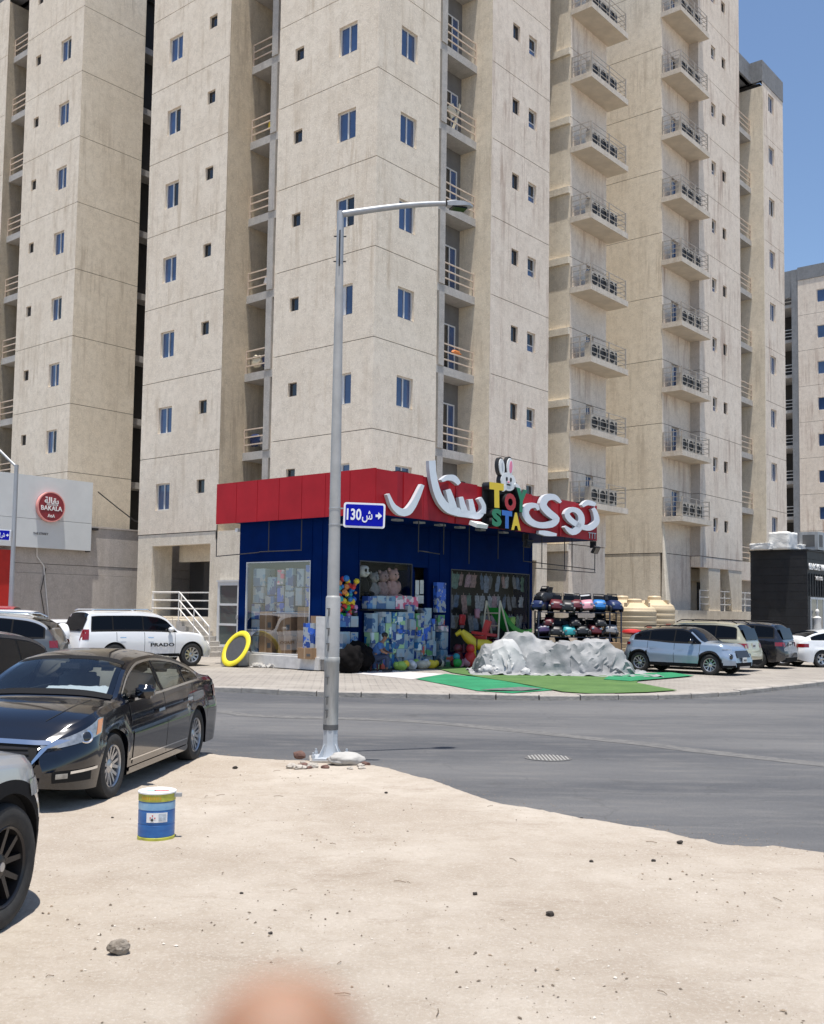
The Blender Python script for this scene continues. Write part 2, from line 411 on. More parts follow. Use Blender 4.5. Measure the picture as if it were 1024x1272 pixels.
pv = MB(); far_poly = [(p.x, p.y, PAVEZ) for p in KL] + [(70, 140, PAVEZ), (-45, 140, PAVEZ)]
pv.poly(far_poly); structure(pv.obj('pavement', M['pavers'], fix=False))
kr = empty('kerb', (0,0,0)); structure(kr); kn = 0
for a, b in zip(KL, KL[1:]):
    if b.x < -14 or a.x > 24: continue
    d = (b-a); L = d.length; ang = atan2(d.y, d.x); c = (a+b)/2; mb = MB()
    jz = random.uniform(-.012, .008); g_ = random.choice((.012, .02, .03))
    sx = L-g_; x = sx/2
    P2 = [(-.075, -.2), (-.075, .035), (-.055, .058), (.13, .062), (.13, -.2)]
    Mx = Matrix.Translation((c.x, c.y, jz)) @ Matrix.Rotation(ang + random.uniform(-.012,.012), 4, 'Z')
    n0 = len(mb.v)
    for sgn in (-1, 1): mb.v += [tuple(Mx @ Vector((sgn*x, y, z))) for y, z in P2]
    n = len(P2)
    mb.f += [tuple(range(n))[::-1], tuple(range(n, 2*n))]; mb.m += [0, 0]
    for k in range(n): l = (k+1) % n; mb.f.append((k, l, n+l, n+k)); mb.m.append(0)
    mb.obj('kerb_stone', M['kerb'], kr); kn += 1

# worn pale seam down the middle of the street and the patched strip of an old trench
SEAM = [(-30, 21.0), (-6.5, 20.9), (-3.0, 19.95), (0.0, 19.35), (1.9, 18.0), (3.6, 16.5), (5.2, 14.9), (9, 11.8), (20, 4)]
def strip(P, w, z, name, m, jit=.04, step=.35):
    L = smooth_line(P, step); mb = MB(); A_, B_ = [], []
    for i, p in enumerate(L):
        q = L[min(i+1, len(L)-1)] - L[max(i-1, 0)]; n_ = Vector((-q.y, q.x, 0)).normalized()
        w1 = w/2*(1+.35*mnoise.noise((i*.4, 0, 0))); w2 = w/2*(1+.35*mnoise.noise((i*.4, 9, 0)))
        j = n_*jit*mnoise.noise((i*.25, 4, 0))
        A_.append(p+n_*w1+j+Vector((0,0,z))); B_.append(p-n_*w2+j+Vector((0,0,z)))
    mb.grid([A_, B_]); return structure(mb.obj(name, m, fix=False))
strip(SEAM, .42, ROADZ+.004, 'worn_road_line', M['road_worn'])

# ================================================================ tower blocks
ST = 3.4; Z0 = 5.2
def panel_mesh(key, L, h, holes, reveal=.17, g=.014, mats=None, cache={}):
    """one storey of wall: local x along 0..L, z 0..h, outward = -y. holes (x0,x1,z0,z1)"""
    k = (key, round(L,3), round(h,3), tuple(holes), reveal)
    if k in cache: return cache[k]
    mb = MB(); d = .022
    xs = sorted({0, L} | {v for q in holes for v in q[:2]}); zs = sorted({g, h-g} | {v for q in holes for v in q[2:]})
    for i in range(len(xs)-1):
        for j in range(len(zs)-1):
            cx, cz = (xs[i]+xs[i+1])/2, (zs[j]+zs[j+1])/2
            if any(q[0] < cx < q[1] and q[2] < cz < q[3] for q in holes): continue
            mb.quad((xs[i],0,zs[j]),(xs[i+1],0,zs[j]),(xs[i+1],0,zs[j+1]),(xs[i],0,zs[j+1]))
    # joint returns and recessed joint strip
    mb.quad((0,0,g),(0,d,g),(L,d,g),(L,0,g)); mb.quad((0,0,h-g),(L,0,h-g),(L,d,h-g),(0,d,h-g))
    mb.quad((0,d,0),(L,d,0),(L,d,g),(0,d,g),1); mb.quad((0,d,h-g),(L,d,h-g),(L,d,h),(0,d,h),1)
    for (a,b,c,e) in holes:
        r = reveal
        mb.quad((a,0,c),(a,0,e),(a,r,e),(a,r,c)); mb.quad((b,0,c),(b,r,c),(b,r,e),(b,0,e))
        mb.quad((a,0,c),(a,r,c),(b,r,c),(b,0,c)); mb.quad((a,0,e),(b,0,e),(b,r,e),(a,r,e))
    me = mb.mesh('wall_panel', mats); cache[k] = me; return me

WINC = {}
def window_meshes(w, h, kind):
    k = (round(w,3), round(h,3), kind)
    if k in WINC: return WINC[k]
    fr = MB(); f = .045; y0, y1 = .115, .165
    fr.box(0, w, y0, y1, 0, f).box(0, w, y0, y1, h-f, h).box(0, f, y0+.002, y1-.002, f, h-f).box(w-f, w, y0+.002, y1-.002, f, h-f)
    fr.box(0, w, .0, .115, -.012, -.001)
    panes = []
    if kind == 'slide':
        fr.box(w/2-.03, w/2+.03, y0-.012, y1, f, h-f)
        panes = [MB().box(f, w/2-.03, y0+.02, y0+.03, f, h-f), MB().box(w/2+.03, w-f, y0+.035, y0+.045, f, h-f)]
        mats_ = [M['win_glass'], M['win_glass']]
    elif kind == 'dark':
        fr.box(w/2-.03, w/2+.03, y0-.012, y1, f, h-f)
        panes = [MB().box(f, w/2-.03, y0+.02, y0+.03, f, h-f), MB().box(w/2+.03, w-f, y0+.035, y0+.045, f, h-f)]
        mats_ = [M['win_glass'], M['dark_glass']]
    elif kind == 'curtain':
        fr.box(w/2-.03, w/2+.03, y0-.012, y1, f, h-f)
        panes = [MB().box(f, w/2-.03, y0+.02, y0+.03, f, h-f), MB().box(w/2+.03, w-f, y0+.035, y0+.045, f, h-f)]
        mats_ = [M['curtain'], M['win_glass']]
    elif kind == 'hung':
        fr.box(f, w-f, y0-.008, y1, h*.36-.02, h*.36+.02)
        panes = [MB().box(f, w-f, y0+.02, y0+.03, f, h*.36-.02), MB().box(f, w-f, y0+.035, y0+.045, h*.36+.02, h-f)]
        mats_ = [M['win_glass'], M['dark_glass']]
    else:
        panes = [MB().box(f, w-f, y0+.02, y0+.03, f, h-f)]; mats_ = [M['dark_glass']]
    fm = fr.mesh('window', [M['alu'] if kind in ('slide','curtain','dark','hung') else M['alu_dark']], fix=True)
    WINC[k] = (fm, [p.mesh('pane', mt, fix=True) for p, mt in zip(panes, mats_)]); return WINC[k]
def add_window(parent, x, y, z, rot, w, h, kind, name='window'):
    fm, ps = window_meshes(w, h, kind)
    o = link(name, fm, parent, (x, y, z), rot)
    for p in ps: link('pane', p, o)
    return o

def wall_run(parent, p, ang, L, k0, k1, holes=(), wmat='wall', zoff=0, kinds=None, seed=0):
    """storey panels from (p) running L along angle ang (local); outward is to the right of the run"""
    for k in range(k0, k1):
        hs = [(q[0], q[1], q[2], q[3]) for q in holes]
        me = panel_mesh(wmat, L, ST, hs, mats=[M[wmat], M['joint']])
        link('wall_panel', me, parent, (p[0], p[1], Z0 + ST*k + zoff), ang)
        for q in holes:
            kind = q[4]; r = random.Random(hash((seed, k, round(q[0]*100))) & 0xffff).random()
            if kind == 'slide' and r < .14: kind = 'dark'
            elif kind == 'slide' and r < .24: kind = 'curtain'
            ca, sa = cos(ang), sin(ang)
            add_window(parent, p[0]+ca*q[0], p[1]+sa*q[0], Z0+ST*k+zoff+q[2], ang, q[1]-q[0], q[3]-q[2], kind)

def railing_mesh(L, h, nr, posts, r=.022, plate=True):
    mb = MB()
    for i in range(nr): z = h*(i+1)/nr; mb.box(0, L, -r, r, z-r*1.3, z+r*1.3)
    for x in posts: mb.box(x-.025, x+.025, -.025, .025, 0, h+.03)
    return mb
R90 = pi/2
RAILC = {}
def railing(parent, x, y, z, ang, L, h, nr, posts, m, name='railing'):
    k = (round(L,3), h, nr, tuple(posts), m)
    if k not in RAILC: RAILC[k] = railing_mesh(L, h, nr, posts, .011 if m == 'rail_stack' else .02).mesh('railing', M[m], fix=True)
    return link(name, RAILC[k], parent, (x, y, z), ang)

def door_meshes(w, h, leaf):
    k = ('door', w, h, leaf)
    if k in WINC: return WINC[k]
    fr = MB(); f = .06
    fr.box(0, f, -.03, .03, 0, h).box(w-f, w, -.03, .03, 0, h).box(f, w-f, -.03, .03, h-f, h).box(w/2-.03, w/2+.03, -.04, .02, 0, h-f)
    fm = fr.mesh('balcony_door', M['alu'] if leaf != 'dark' else M['alu_dark'], fix=True)
    ps = [MB().box(f, w/2-.03, -.01, 0, .02, h-f).mesh('pane', M['dark_glass'], fix=True), MB().box(w/2+.03, w-f, .0, .01, .02, h-f).mesh('pane', M['win_glass'] if leaf == 'blue' else M['dark_glass'], fix=True)]
    WINC[k] = (fm, ps); return WINC[k]
def add_door(parent, x, y, z, ang, w, h, leaf='blue'):
    fm, ps = door_meshes(w, h, leaf); o = link('balcony_door', fm, parent, (x, y, z), ang)
    for p in ps: link('pane', p, o)
    return o

NOTCHC = {}
def notch(parent, p, ang, L, dslab, dback, k0, k1, colx, door, wm='wall', backm='grille_grey', rail='rail', far='left', rails_from=None, thick=.34, rails=True):
    """recessed balcony bay: opening from p running L along ang, outward to the right; local y grows inwards"""
    for k in range(k0, k1):
        z = Z0 + ST*k
        def sub(name, mb, m):
            kk = (name, L, dslab, dback, colx, m, thick)
            if kk not in NOTCHC: NOTCHC[kk] = mb().mesh(name, [M[m]], fix=True)
            link(name, NOTCHC[kk], parent, (p[0], p[1], z), ang)
        sub('balcony_slab', lambda: MB().box(.002, L-.002, dslab, dback+.1, -thick, 0), 'slab')
        sub('side_wall', lambda: MB().box(-.12, 0, .012, dback+.2, -thick, ST-thick), wm)
        sub('side_wall', lambda: MB().box(L, L+.12, .012, dback+.2, -thick, ST-thick), wm+'')
        link('side_wall', MBC('sw', L, dback, thick, wm), parent, (p[0], p[1], z), ang)
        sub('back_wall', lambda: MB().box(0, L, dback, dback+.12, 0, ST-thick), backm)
        if colx: sub('column', lambda: MB().box(colx[0], colx[1], dslab-.06, dslab+.28, 0, ST-thick), 'slab')
        c, s = cos(ang), sin(ang)
        def at(x, y): return p[0]+c*x-s*y, p[1]+s*x+c*y
        dx, dy = at(door, dback-.04); add_door(parent, dx, dy, z+.02, ang, .95, 2.15)
        if colx:
            a = (colx[1]+.01, L-.02) if far == 'right' else (.02, colx[0]-.01)
            b_ = (.02, colx[0]-.01) if far == 'right' else (colx[1]+.01, L-.02)
        else: a = (.02, L-.02); b_ = None
        for seg in (a, b_):
            if not seg or not rails: continue
            rx, ry = at(seg[0], dslab+.05); LL = seg[1]-seg[0]
            railing(parent, rx, ry, z, ang, LL, .98, 3, (.03, LL-.03), rail)
def MBC(tag_, L, dback, thick, wm):
    k = (tag_, L, dback, thick, wm)
    if k not in NOTCHC: NOTCHC[k] = MB().box(L, L+.12, .012, dback+.2, -thick, ST-thick).mesh('side_wall', [M[wm]], fix=True)
    return NOTCHC[k]

def box_part(parent, name, x0, x1, y0, y1, z0, z1, m, loc=None, rot=None):
    return MB().box(x0, x1, y0, y1, z0, z1).obj(name, M[m] if isinstance(m, str) else m, parent, loc=loc, rot=rot)

NS = 9
NT_ = 11
def parapet(parent, pts, z, h=1.35, t=.2, name='parapet'):
    for (a, b) in zip(pts, pts[1:]):
        d = Vector((b[0]-a[0], b[1]-a[1], 0)); L = d.length; ang = atan2(d.y, d.x)
        MB().box(0, L, -.03, t, 0, h).obj(name, M['parapet'], parent, loc=(a[0], a[1], z), rot=ang)

def tower_a(loc, label, ground=True, k0=0, right_end=True, variant=0):
    """block of two wings with recessed balconies, seen on its corner. local a = x, b = y"""
    T = empty('apartment_building', loc, YAW)
    tag(T, label, 'building', 'beige apartment towers behind the shop')
    # left face, outward -a: run goes from high b to low b  (angle -90 deg)
    W1 = (1.10, 2.06, 1.05, 2.22, 'slide'); W2 = (4.0, 4.5, 1.7, 2.24, 'vent')
    def flip(L, q): return (L-q[1], L-q[0], q[2], q[3], q[4])
    hs = [flip(5.42, W1), flip(5.42, W2)]
    tone = 'wall'
    wall_run(T, (0, 5.42), -R90, 5.42, k0, NS, hs, tone, seed=variant)
    o2 = 8.55 if variant == 0 else 7.50; L2 = 14.05-o2
    hs2 = [flip(L2, (11.85-o2, 12.82-o2, 1.05, 2.22, 'slide')), flip(L2, (9.47-o2, 10.0-o2, 1.65, 2.22, 'vent'))]
    wall_run(T, (0, 14.05), -R90, L2, k0, NS, hs2, tone, seed=variant+5)
    notch(T, (0, o2), -R90, o2-5.42, 1.25 if variant == 0 else .35, 2.5, k0, NS, (1.32, 1.68) if variant == 0 else None, .30, wm='wall_tan', far='left')
    # right face, outward -b: run along +a
    wall_run(T, (0, 0), 0, 3.69, k0, NS, ([(1.32, 2.28, 1.05, 2.22, 'slide')] if variant == 0 else []), 'wall' if variant == 0 else 'wall_tan', seed=variant+9)
    notch(T, (3.69, 0), 0, 3.58, .8, 1.65, k0, NS, (1.06, 1.42) if variant == 0 else None, 2.3, wm='wall_tan' if variant == 0 else 'parapet', far='right', rails=variant == 0, backm='grille_grey' if variant == 0 else 'core')  # left tower: dark side and back walls paint in the bay's shade
    wall_run(T, (7.27, 0), 0, 4.58, k0, NS, [(8.83-7.27, 9.37-7.27, 1.72, 2.42, 'vent'), (10.1-7.27, 10.76-7.27, 1.55, 2.42, 'hung')], 'wall_pink', seed=variant+13)
    # gable of the left wing
    wall_run(T, (5.2, 14.05), pi, 5.2, k0, NS, (), 'wall')
    # core behind everything
    MB().box(2.75, 17.0, 2.75, 13.8, 0, Z0+ST*NS).box(.25, 2.74, 1.9, 5.2, Z0, Z0+ST*NS).box(2.75, 17.0, 1.9, 2.75, 0, Z0+ST*NS).box(.25, 3.5, .25, 1.89, Z0, Z0+ST*NS).box(.25, 2.7, 8.8, 13.8, Z0, Z0+ST*NS).box(7.5, 11.6, .25, 1.9, Z0, Z0+ST*NS).obj('core', M['core'], T)
    MB().box(.1, 17.0, .1, 13.9, 0, .3).obj('roof', M['parapet'], T, loc=(0, 0, Z0+ST*NS))
    parapet(T, [(0, 14.05), (0, 8.55)], Z0+ST*NS); parapet(T, [(0, 5.42), (0, 0), ], Z0+ST*NS); parapet(T, [(0, 0), (3.69, 0)], Z0+ST*NS)
    parapet(T, [(0.9, 8.5), (.9, 5.4)], Z0+ST*NS); parapet(T, [(7.27, 0), (11.85, 0)], Z0+ST*NS); parapet(T, [(3.69, .6), (7.27, .6)], Z0+ST*NS)
    return T

def ac_unit_mesh():
    mb = MB(); mb.box(-.44, .44, -.15, .15, .06, .76, 0); mb.box(-.34, -.26, -.14, .14, 0, .06, 0); mb.box(.26, .34, -.14, .14, 0, .06, 0)
    fan = MB(); R = .27
    fan.lathe([(.0, .0), (R, .0), (R, .02), (R-.02, .025)], 20, Matrix.Translation((-.10, -.152, .41)) @ Matrix.Rotation(R90, 4, 'X'))
    for i in range(3): fan.lathe([(R-.03-i*.06, .03), (R-.035-i*.06, .036)], 20, Matrix.Translation((-.10, -.152, .41)) @ Matrix.Rotation(R90, 4, 'X'))
    fan.box(.24, .40, -.156, -.15, .12, .7)
    return mb.mesh('case', M['ac_case'], fix=True), fan.mesh('fan_grille', M['black_plastic'])
AC_CASE, AC_FAN = ac_unit_mesh()
ORD = ['lowest', 'second lowest', 'third from the bottom', 'fourth from the bottom', 'fifth from the bottom', 'sixth from the bottom', 'seventh from the bottom', 'eighth from the bottom', 'topmost visible', 'highest']
def balcony_stack(T, a0, b0, wm, where, first, last, acs=True, k_ac=(0, 9), dz=1.9):
    """projecting balconies on the wall that runs a0..a0+3.4 at b0"""
    for n, k in enumerate(range(first, last)):
        z = Z0 + ST*k + dz - .02
        kk = 'bs'
        if kk not in NOTCHC: 
            NOTCHC[kk] = MB().box(-.04, 3.55, -1.14, 0.02, -.27, 0).mesh('balcony_slab', [M['slab_b']], fix=True)
            NOTCHC['bt'] = MB().box(-.04, 3.55, -1.14, 0.02, -.275, -.272).mesh('soffit', [M['soffit']], fix=True)
            NOTCHC['bpost'] = MB().box(0.04, .11, -1.10, -1.03, 0, 1.02).mesh('post', [M['rail_stack']], fix=True)
        so = link('balcony_slab', NOTCHC[kk], T, (a0, b0, z)); link('soffit', NOTCHC['bt'], so)
        link('post', NOTCHC['bpost'], T, (a0, b0, z))
        railing(T, a0+.14, b0-1.06, z, 0, 3.3, 1.0, 4, (1.65, 3.28), 'rail_stack')
        railing(T, a0+.02, b0-.02, z, -R90, .98, 1.0, 4, (.03, .5), 'rail_stack')
        railing(T, a0+3.46, b0-.02, z, -R90, 1.02, 1.0, 4, (.03,), 'rail_stack')
        if acs and k_ac[0] <= k < k_ac[1]:
            pos = [.75, 1.55, 2.35]
            for i, u in enumerate(pos):
                w = T.matrix_basis @ Vector((a0+u+random.uniform(-.05,.05), b0-.78, z))
                A_ = empty('air_conditioner', w, YAW+random.uniform(-.04,.04))
                tag(A_, '%s air conditioner on the %s balcony %s' % (('nearest','middle','farthest')[i], ORD[min(n, 9)], where), 'air conditioner', 'air conditioners on the balconies')
                link('case', AC_CASE, A_); link('fan_grille', AC_FAN, A_)
M['slab_b'] = plaster('balcony_concrete_cream', (.58,.51,.42), (.66,.59,.50), (.40,.32,.24), 14.0, .5)
# ---- middle tower (its corner stands behind the toy shop)
T1 = tower_a(AB(0, 0), 'tall beige apartment tower whose corner rises right behind the red and blue toy shop', variant=0)
# recess between the wing and the balcony block, then the balcony block
wall_run(T1, (13.7, 3.6), -R90, 3.6, 0, NS, (), 'wall_tan')
for k in range(0, NS):
    box_part(T1, 'ledge', 13.56, 13.70, .02, 3.6, Z0+ST*k-.34, Z0+ST*k-.016, 'wall_cream')
wall_run(T1, (13.7, 0), 0, 3.42, 0, NS, [(1.5, 2.2, 1.92, 3.38, 'slide')], 'wall_pink')
wall_run(T1, (17.12, 0), R90, 9.0, 0, NS, (), 'wall_tan')
wall_run(T1, (11.85, 0), R90, 2.0, 0, NS, (), 'wall_tan')
MB().box(13.85, 16.95, .25, 1.9, Z0, Z0+ST*NS).box(11.8, 14, 2.0, 3.0, Z0, Z0+ST*NS).obj('core', M['core'], T1)
balcony_stack(T1, 13.72, 0, 'wall_pink', 'right of the shop sign', 0, 9)
# ground storey of the middle tower: open bay with steps on the left wing, plain wall elsewhere
box_part(T1, 'column', 0.02, 1.1, 12.98, 14.03, 0, Z0-.02, 'wall_cream')
box_part(T1, 'beam', 0.02, .35, 9.0, 12.98, Z0-.52, Z0-.02, 'wall_cream')
box_part(T1, 'column', 0.02, 1.1, 8.5, 9.0, 0, Z0-.02, 'wall_cream')
box_part(T1, 'lintel', 1.5, 1.8, 9.0, 12.98, Z0-1.15, Z0-.02, 'wall_cream')
box_part(T1, 'ceiling', .35, 6, 9.0, 12.98, Z0-.16, Z0-.03, 'soffit')
box_part(T1, 'wall', 1.1, 6, 8.7, 9.0, 0, Z0-.02, 'wall_cream')
box_part(T1, 'wall', 0.02, .3, 5.3, 8.5, 0, Z0-.02, 'wall_cream')
box_part(T1, 'wall', 0.02, .3, .1, 5.3, 0, Z0-.02, 'wall_cream')
box_part(T1, 'platform', 0.05, 6, 9.0, 13.0, 0, 1.62, 'wall_cream')
box_part(T1, 'wall', .3, 3.7, 0.02, .3, 0, Z0-.02, 'wall')
box_part(T1, 'wall', 3.7, 7.27, .6, .9, 0, Z0-.02, 'wall_cream')
# columns under the right wing with pale door between them
box_part(T1, 'column', 7.3, 8.6, .02, .6, 0, Z0-.02, 'wall_cream')
box_part(T1, 'column', 11.0, 11.85, .02, .6, 0, Z0-.02, 'wall')
box_part(T1, 'wall', 8.6, 11.0, 1.2, 1.5, 0, Z0-.02, 'wall_cream')
box_part(T1, 'beam', 8.6, 11.0, .02, .5, Z0-.9, Z0-.02, 'wall_cream')
box_part(T1, 'recess_panel', 9.1, 10.4, 1.12, 1.2, 0, 2.9, 'white_dirty')
box_part(T1, 'wall', 13.72, 17.1, .03, .3, 0, Z0-.02, 'wall_pink')
box_part(T1, 'wall', 13.72, 14.0, .3, 3.6, 0, Z0-.02, 'wall_tan')
box_part(T1, 'wall', 11.9, 13.7, 2.0, 2.3, 0, Z0-.02, 'wall_tan')
# white pipe railing and steps at the open bay
railing(T1, .12, 12.95, 1.62, -R90, 3.9, 1.02, 3, (.03, 2.0, 3.87), 'rail_white')
for i in range(7):
    box_part(T1, 'step', -1.15, .0, 9.3-i*.3-.0, 9.6-i*.3, 0, 1.44-i*.2, 'slab')
hr = MB()
for q in range(3): hr.tube([(-1.12, 11.3, 1.95+q*.34), (-1.12, 9.5, 1.95+q*.34), (-1.12, 7.5, .55+q*.34)], .03, 6)
for q, zz in ((11.3, 1.4), (9.5, 1.5), (8.5, .85), (7.5, .2)): hr.tube([(-1.12, q, zz-.2), (-1.12, q, zz+1.13)], .028, 6)
hr.obj('handrail', M['rail_white'], T1, smooth=40)
box_part(T1, 'landing', -1.2, .0, 9.6, 13.0, 0, 1.5, 'wall_cream')
# tall white aluminium door beside the shop's blue wall

# ---- left tower
T2 = tower_a(AB(.26, 20.38), 'beige apartment tower at the left edge, behind the grey wall with the round sign', variant=1)
for (x0,x1,y0,y1) in ((0.02,.3,.1,14.0),): box_part(T2, 'wall', x0, x1, y0, y1, 0, Z0-.02, 'wall')
box_part(T2, 'wall', .3, 11, .02, .3, 0, Z0-.02, 'wall_tan')

# ---- right tower
T3 = empty('apartment_building', AB(21.8, 0), YAW); tag(T3, 'beige apartment tower on the right with a grey parapet standing out against the sky', 'building', 'beige apartment towers behind the shop')
wall_run(T3, (0, 12), -R90, 12.7, 0, NT_, (), 'wall_tan')
wall_run(T3, (0, -.7), 0, 3.4, 0, NT_, [(1.1, 2.0, 1.95, 3.38, 'slide')], 'wall_pink')
wall_run(T3, (3.4, -.7), -R90, .55, 0, NT_, (), 'wall_shadegrey')  # narrow return in greyer render: its shade is put into the colour
wall_run(T3, (3.4, -1.25), 0, 5.75, 0, NT_, [(1.72, 2.32, 1.42, 2.22, 'hung'), (3.2, 3.75, 1.5, 2.15, 'vent')], 'wall_pink')
notch(T3, (9.15, -1.2), 0, 3.9, .8, 1.65, 0, NS, None, 2.6, wm='wall_tan')
wall_run(T3, (13.05, -1.15), 0, 3.6, 0, NS, [(1.05, 2.0, 1.85, 3.0, 'slide')], 'wall_pink')
wall_run(T3, (16.65, -1.15), R90, 12, 0, NS, (), 'wall_tan')
MB().box(.3, 9, 1.0, 11.7, 0, Z0+ST*NT_).box(9, 16.4, 1.0, 11.7, 0, Z0+ST*NS).box(.3, 9, -.4, 1.0, Z0, Z0+ST*NT_).box(13.3, 16.4, -.9, 1.0, Z0, Z0+ST*NS).obj('core', M['core'], T3)
MB().box(.2, 16.5, -.5, 11.8, 0, .3).obj('roof', M['parapet'], T3, loc=(0, 0, Z0+ST*NS))
parapet(T3, [(0, 12), (0, -.7)], Z0+ST*NT_); parapet(T3, [(0, -.7), (3.4, -.7)], Z0+ST*NT_); parapet(T3, [(3.4, -1.25), (9.15, -1.25)], Z0+ST*NT_)
wall_run(T3, (9.15, -1.25), R90, 12, NS, NT_, (), 'wall_tan')
parapet(T3, [(13.05, 1.2), (13.05, -1.15), (16.65, -1.15), (16.65, 5)], Z0+ST*NS); parapet(T3, [(9.15, -.35), (13.0, -.35)], Z0+ST*NS)
balcony_stack(T3, .0, -.7, 'wall_pink', 'of the right tower', 0, 10)
# ground storey of the right tower: flaring columns, open bays, railing on a plinth
def flare(T, x0, x1, y0, y1, z0, z1, k, m, name='column'):
    """column whose left side leans out towards the top"""
    mb = MB(); mb.poly([(x0+k, y0, z0), (x1, y0, z0), (x1, y0, z1), (x0, y0, z1)]); mb.poly([(x0+k, y1, z0), (x0, y1, z1), (x1, y1, z1), (x1, y1, z0)])
    mb.poly([(x0+k, y0, z0), (x0, y0, z1), (x0, y1, z1), (x0+k, y1, z0)]); mb.poly([(x1, y0, z0), (x1, y1, z0), (x1, y1, z1), (x1, y0, z1)])
    return mb.obj(name, M[m], T)
box_part(T3, 'plinth', .0, 16.6, -1.3, 3, 0, 2.25, 'wall_cream')
box_part(T3, 'wall', 0.02, .3, -.55, 12, 0, Z0-.02, 'wall_tan'); box_part(T3, 'wall', .3, 3.4, -.68, -.4, 0, Z0-.02, 'wall_pink')
mb = MB(); mb.poly([(-.02, -.71, Z0+.4), (0.1, -.72, Z0+1.9), (.35, -.72, Z0+.4), (.8, -1.05, 0), (-.02, -1.1, 0)]); mb.poly([(-.02, -.71, Z0+.4), (-.02, -1.1, 0), (-.02, -.6, 0)])
mb.poly([(.35, -.72, Z0+.4), (0.1, -.72, Z0+1.9), (.8, -.7, 0), (.8, -1.05, 0)]); mb.obj('buttress', M['wall_cream'], T3)
flare(T3, 4.5, 6.05, -1.22, -.7, 2.25, Z0-.6, .2, 'wall_cream'); flare(T3, 7.2, 9.1, -1.22, -.7, 2.25, Z0-.6, .55, 'wall_cream')
box_part(T3, 'beam', 3.4, 9.15, -1.24, -.7, Z0-.6, Z0-.02, 'wall_pink'); box_part(T3, 'wall', 3.4, 9.1, .6, .8, 2.25, Z0-.02, 'wall_tan')
box_part(T3, 'door_opening_shade', 7.0, 8.0, .55, .6, 2.25, 3.9, 'core'); box_part(T3, 'door_opening_shade', 4.0, 5.2, .55, .6, 2.25, 4.4, 'core')  # near-black panels paint in the unlit depth of the openings
box_part(T3, 'lintel', 5.0, 9.1, .2, .6, 3.95, 4.6, 'wall_tan')
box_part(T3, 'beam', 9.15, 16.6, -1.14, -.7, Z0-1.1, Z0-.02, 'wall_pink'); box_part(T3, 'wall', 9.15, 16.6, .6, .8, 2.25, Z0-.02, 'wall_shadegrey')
railing(T3, 3.5, -1.15, 2.25, 0, 9.5, 1.1, 3, (.03, 3.3, 4.6, 6.2, 9.4), 'rail_white')

# ---- far tower at the right edge
T4 = empty('apartment_building', (36.15, 96, 0), YAW); tag(T4, 'grey topped apartment building farthest right, its windows facing the black shop', 'building', 'beige apartment towers behind the shop')
zz4 = 33.77 - 3.4*9
for k in range(0, 9):
    me = panel_mesh('wall_pink', 16.0, ST, [(1.75, 3.3, 1.0, 2.2), (9.0, 11.1, 1.0, 2.2)], mats=[M['wall_pink'], M['joint']])
    link('wall_panel', me, T4, (0, 0, zz4+ST*k), -R90)
    for x in (1.75, 9.0): add_window(T4, 0, -x, zz4+ST*k+1.0, -R90, 1.55 if x < 3 else 2.1, 1.2, 'dark' if k % 2 else 'slide')
    # recessed balcony bay to its left
    z = zz4+ST*k
    box_part(T4, 'side_wall', .35, .55, .0, 2.4, z, z+ST, 'wall_shadegrey') if False else None
    box_part(T4, 'balcony_slab', .9, 4.0, .63, 7.5, z+1.2, z+1.5, 'slab')
    railing(T4, .95, 7.4, z+1.5, -R90, 6.7, .95, 3, (.03, 2.9, 5.7), 'rail_white')
    add_door(T4, 3.95, 3.9, z+1.5, -R90, .95, 2.0)
box_part(T4, 'side_wall', .05, 4, .02, .62, -1, 34.9, 'parapet')
box_part(T4, 'back_wall', 4.0, 4.3, .62, 9, -1, 34.9, 'core')
box_part(T4, 'parapet', .4, .7, .62, 9, 32.4, 35.0, 'parapet')
box_part(T4, 'parapet', -.06, .3, -16, 0, 33.77, 35.0, 'parapet')
box_part(T4, 'core', .25, 14, -15.9, -.1, -1, 34.2, 'core')
MB().tube([(.4, -3.6, 35), (.4, -3.6, 36.0)], .09, 6).obj('roof_vent', M['black'], T4)
# ================================================================ toy shop (local x along its sign face, y along its short face, outward is -)
SHOP = empty('toy_shop', (-2.47, 32.63, PAVEZ), YAW)
tag(SHOP, 'red and blue toy shop with white Arabic lettering and a rabbit on its sign', 'shop')
def P_(name, x0, x1, y0, y1, z0, z1, m, par=None): return box_part(par or SHOP, name, x0, x1, y0, y1, z0-PAVEZ, z1-PAVEZ, m)
ZB = PAVEZ
# blue walls built round their openings
for (y0, y1, z0, z1) in ((0, 1.0, .08, 4.9), (4.10, 4.5, .08, 4.9), (1.0, 4.10, 3.56, 4.9)):
    P_('wall', 0, .2, y0, y1, z0, z1, 'blue_panel')
P_('wall', 0, .2, 1.0, 4.1, .08, .5, 'white_dirty')
for (x0, x1, z0, z1) in ((.2, 1.2, .08, 4.9), (3.86, 3.96, .08, 4.9), (4.75, 6.05, .08, 4.9), (11.15, 11.4, .08, 4.9), (1.2, 3.86, 3.6, 4.9), (3.96, 4.75, 3.5, 4.9), (6.05, 11.15, 3.52, 4.9), (1.2, 3.86, .08, 2.30), (6.05, 11.15, .08, .55)):
    P_('wall', x0, x1, 0, .2, z0, z1, 'blue_panel')
P_('wall', 11.2, 11.4, .2, 4.4, .08, 4.9, 'blue_panel'); P_('wall', .2, 4.1, 4.3, 4.5, .08, 4.9, 'blue_panel')
P_('back_wall', 4.0, 11.2, 4.0, 4.2, .08, 4.9, 'core'); P_('back_wall', 3.9, 4.1, 3.9, 4.3, .08, 4.9, 'core')
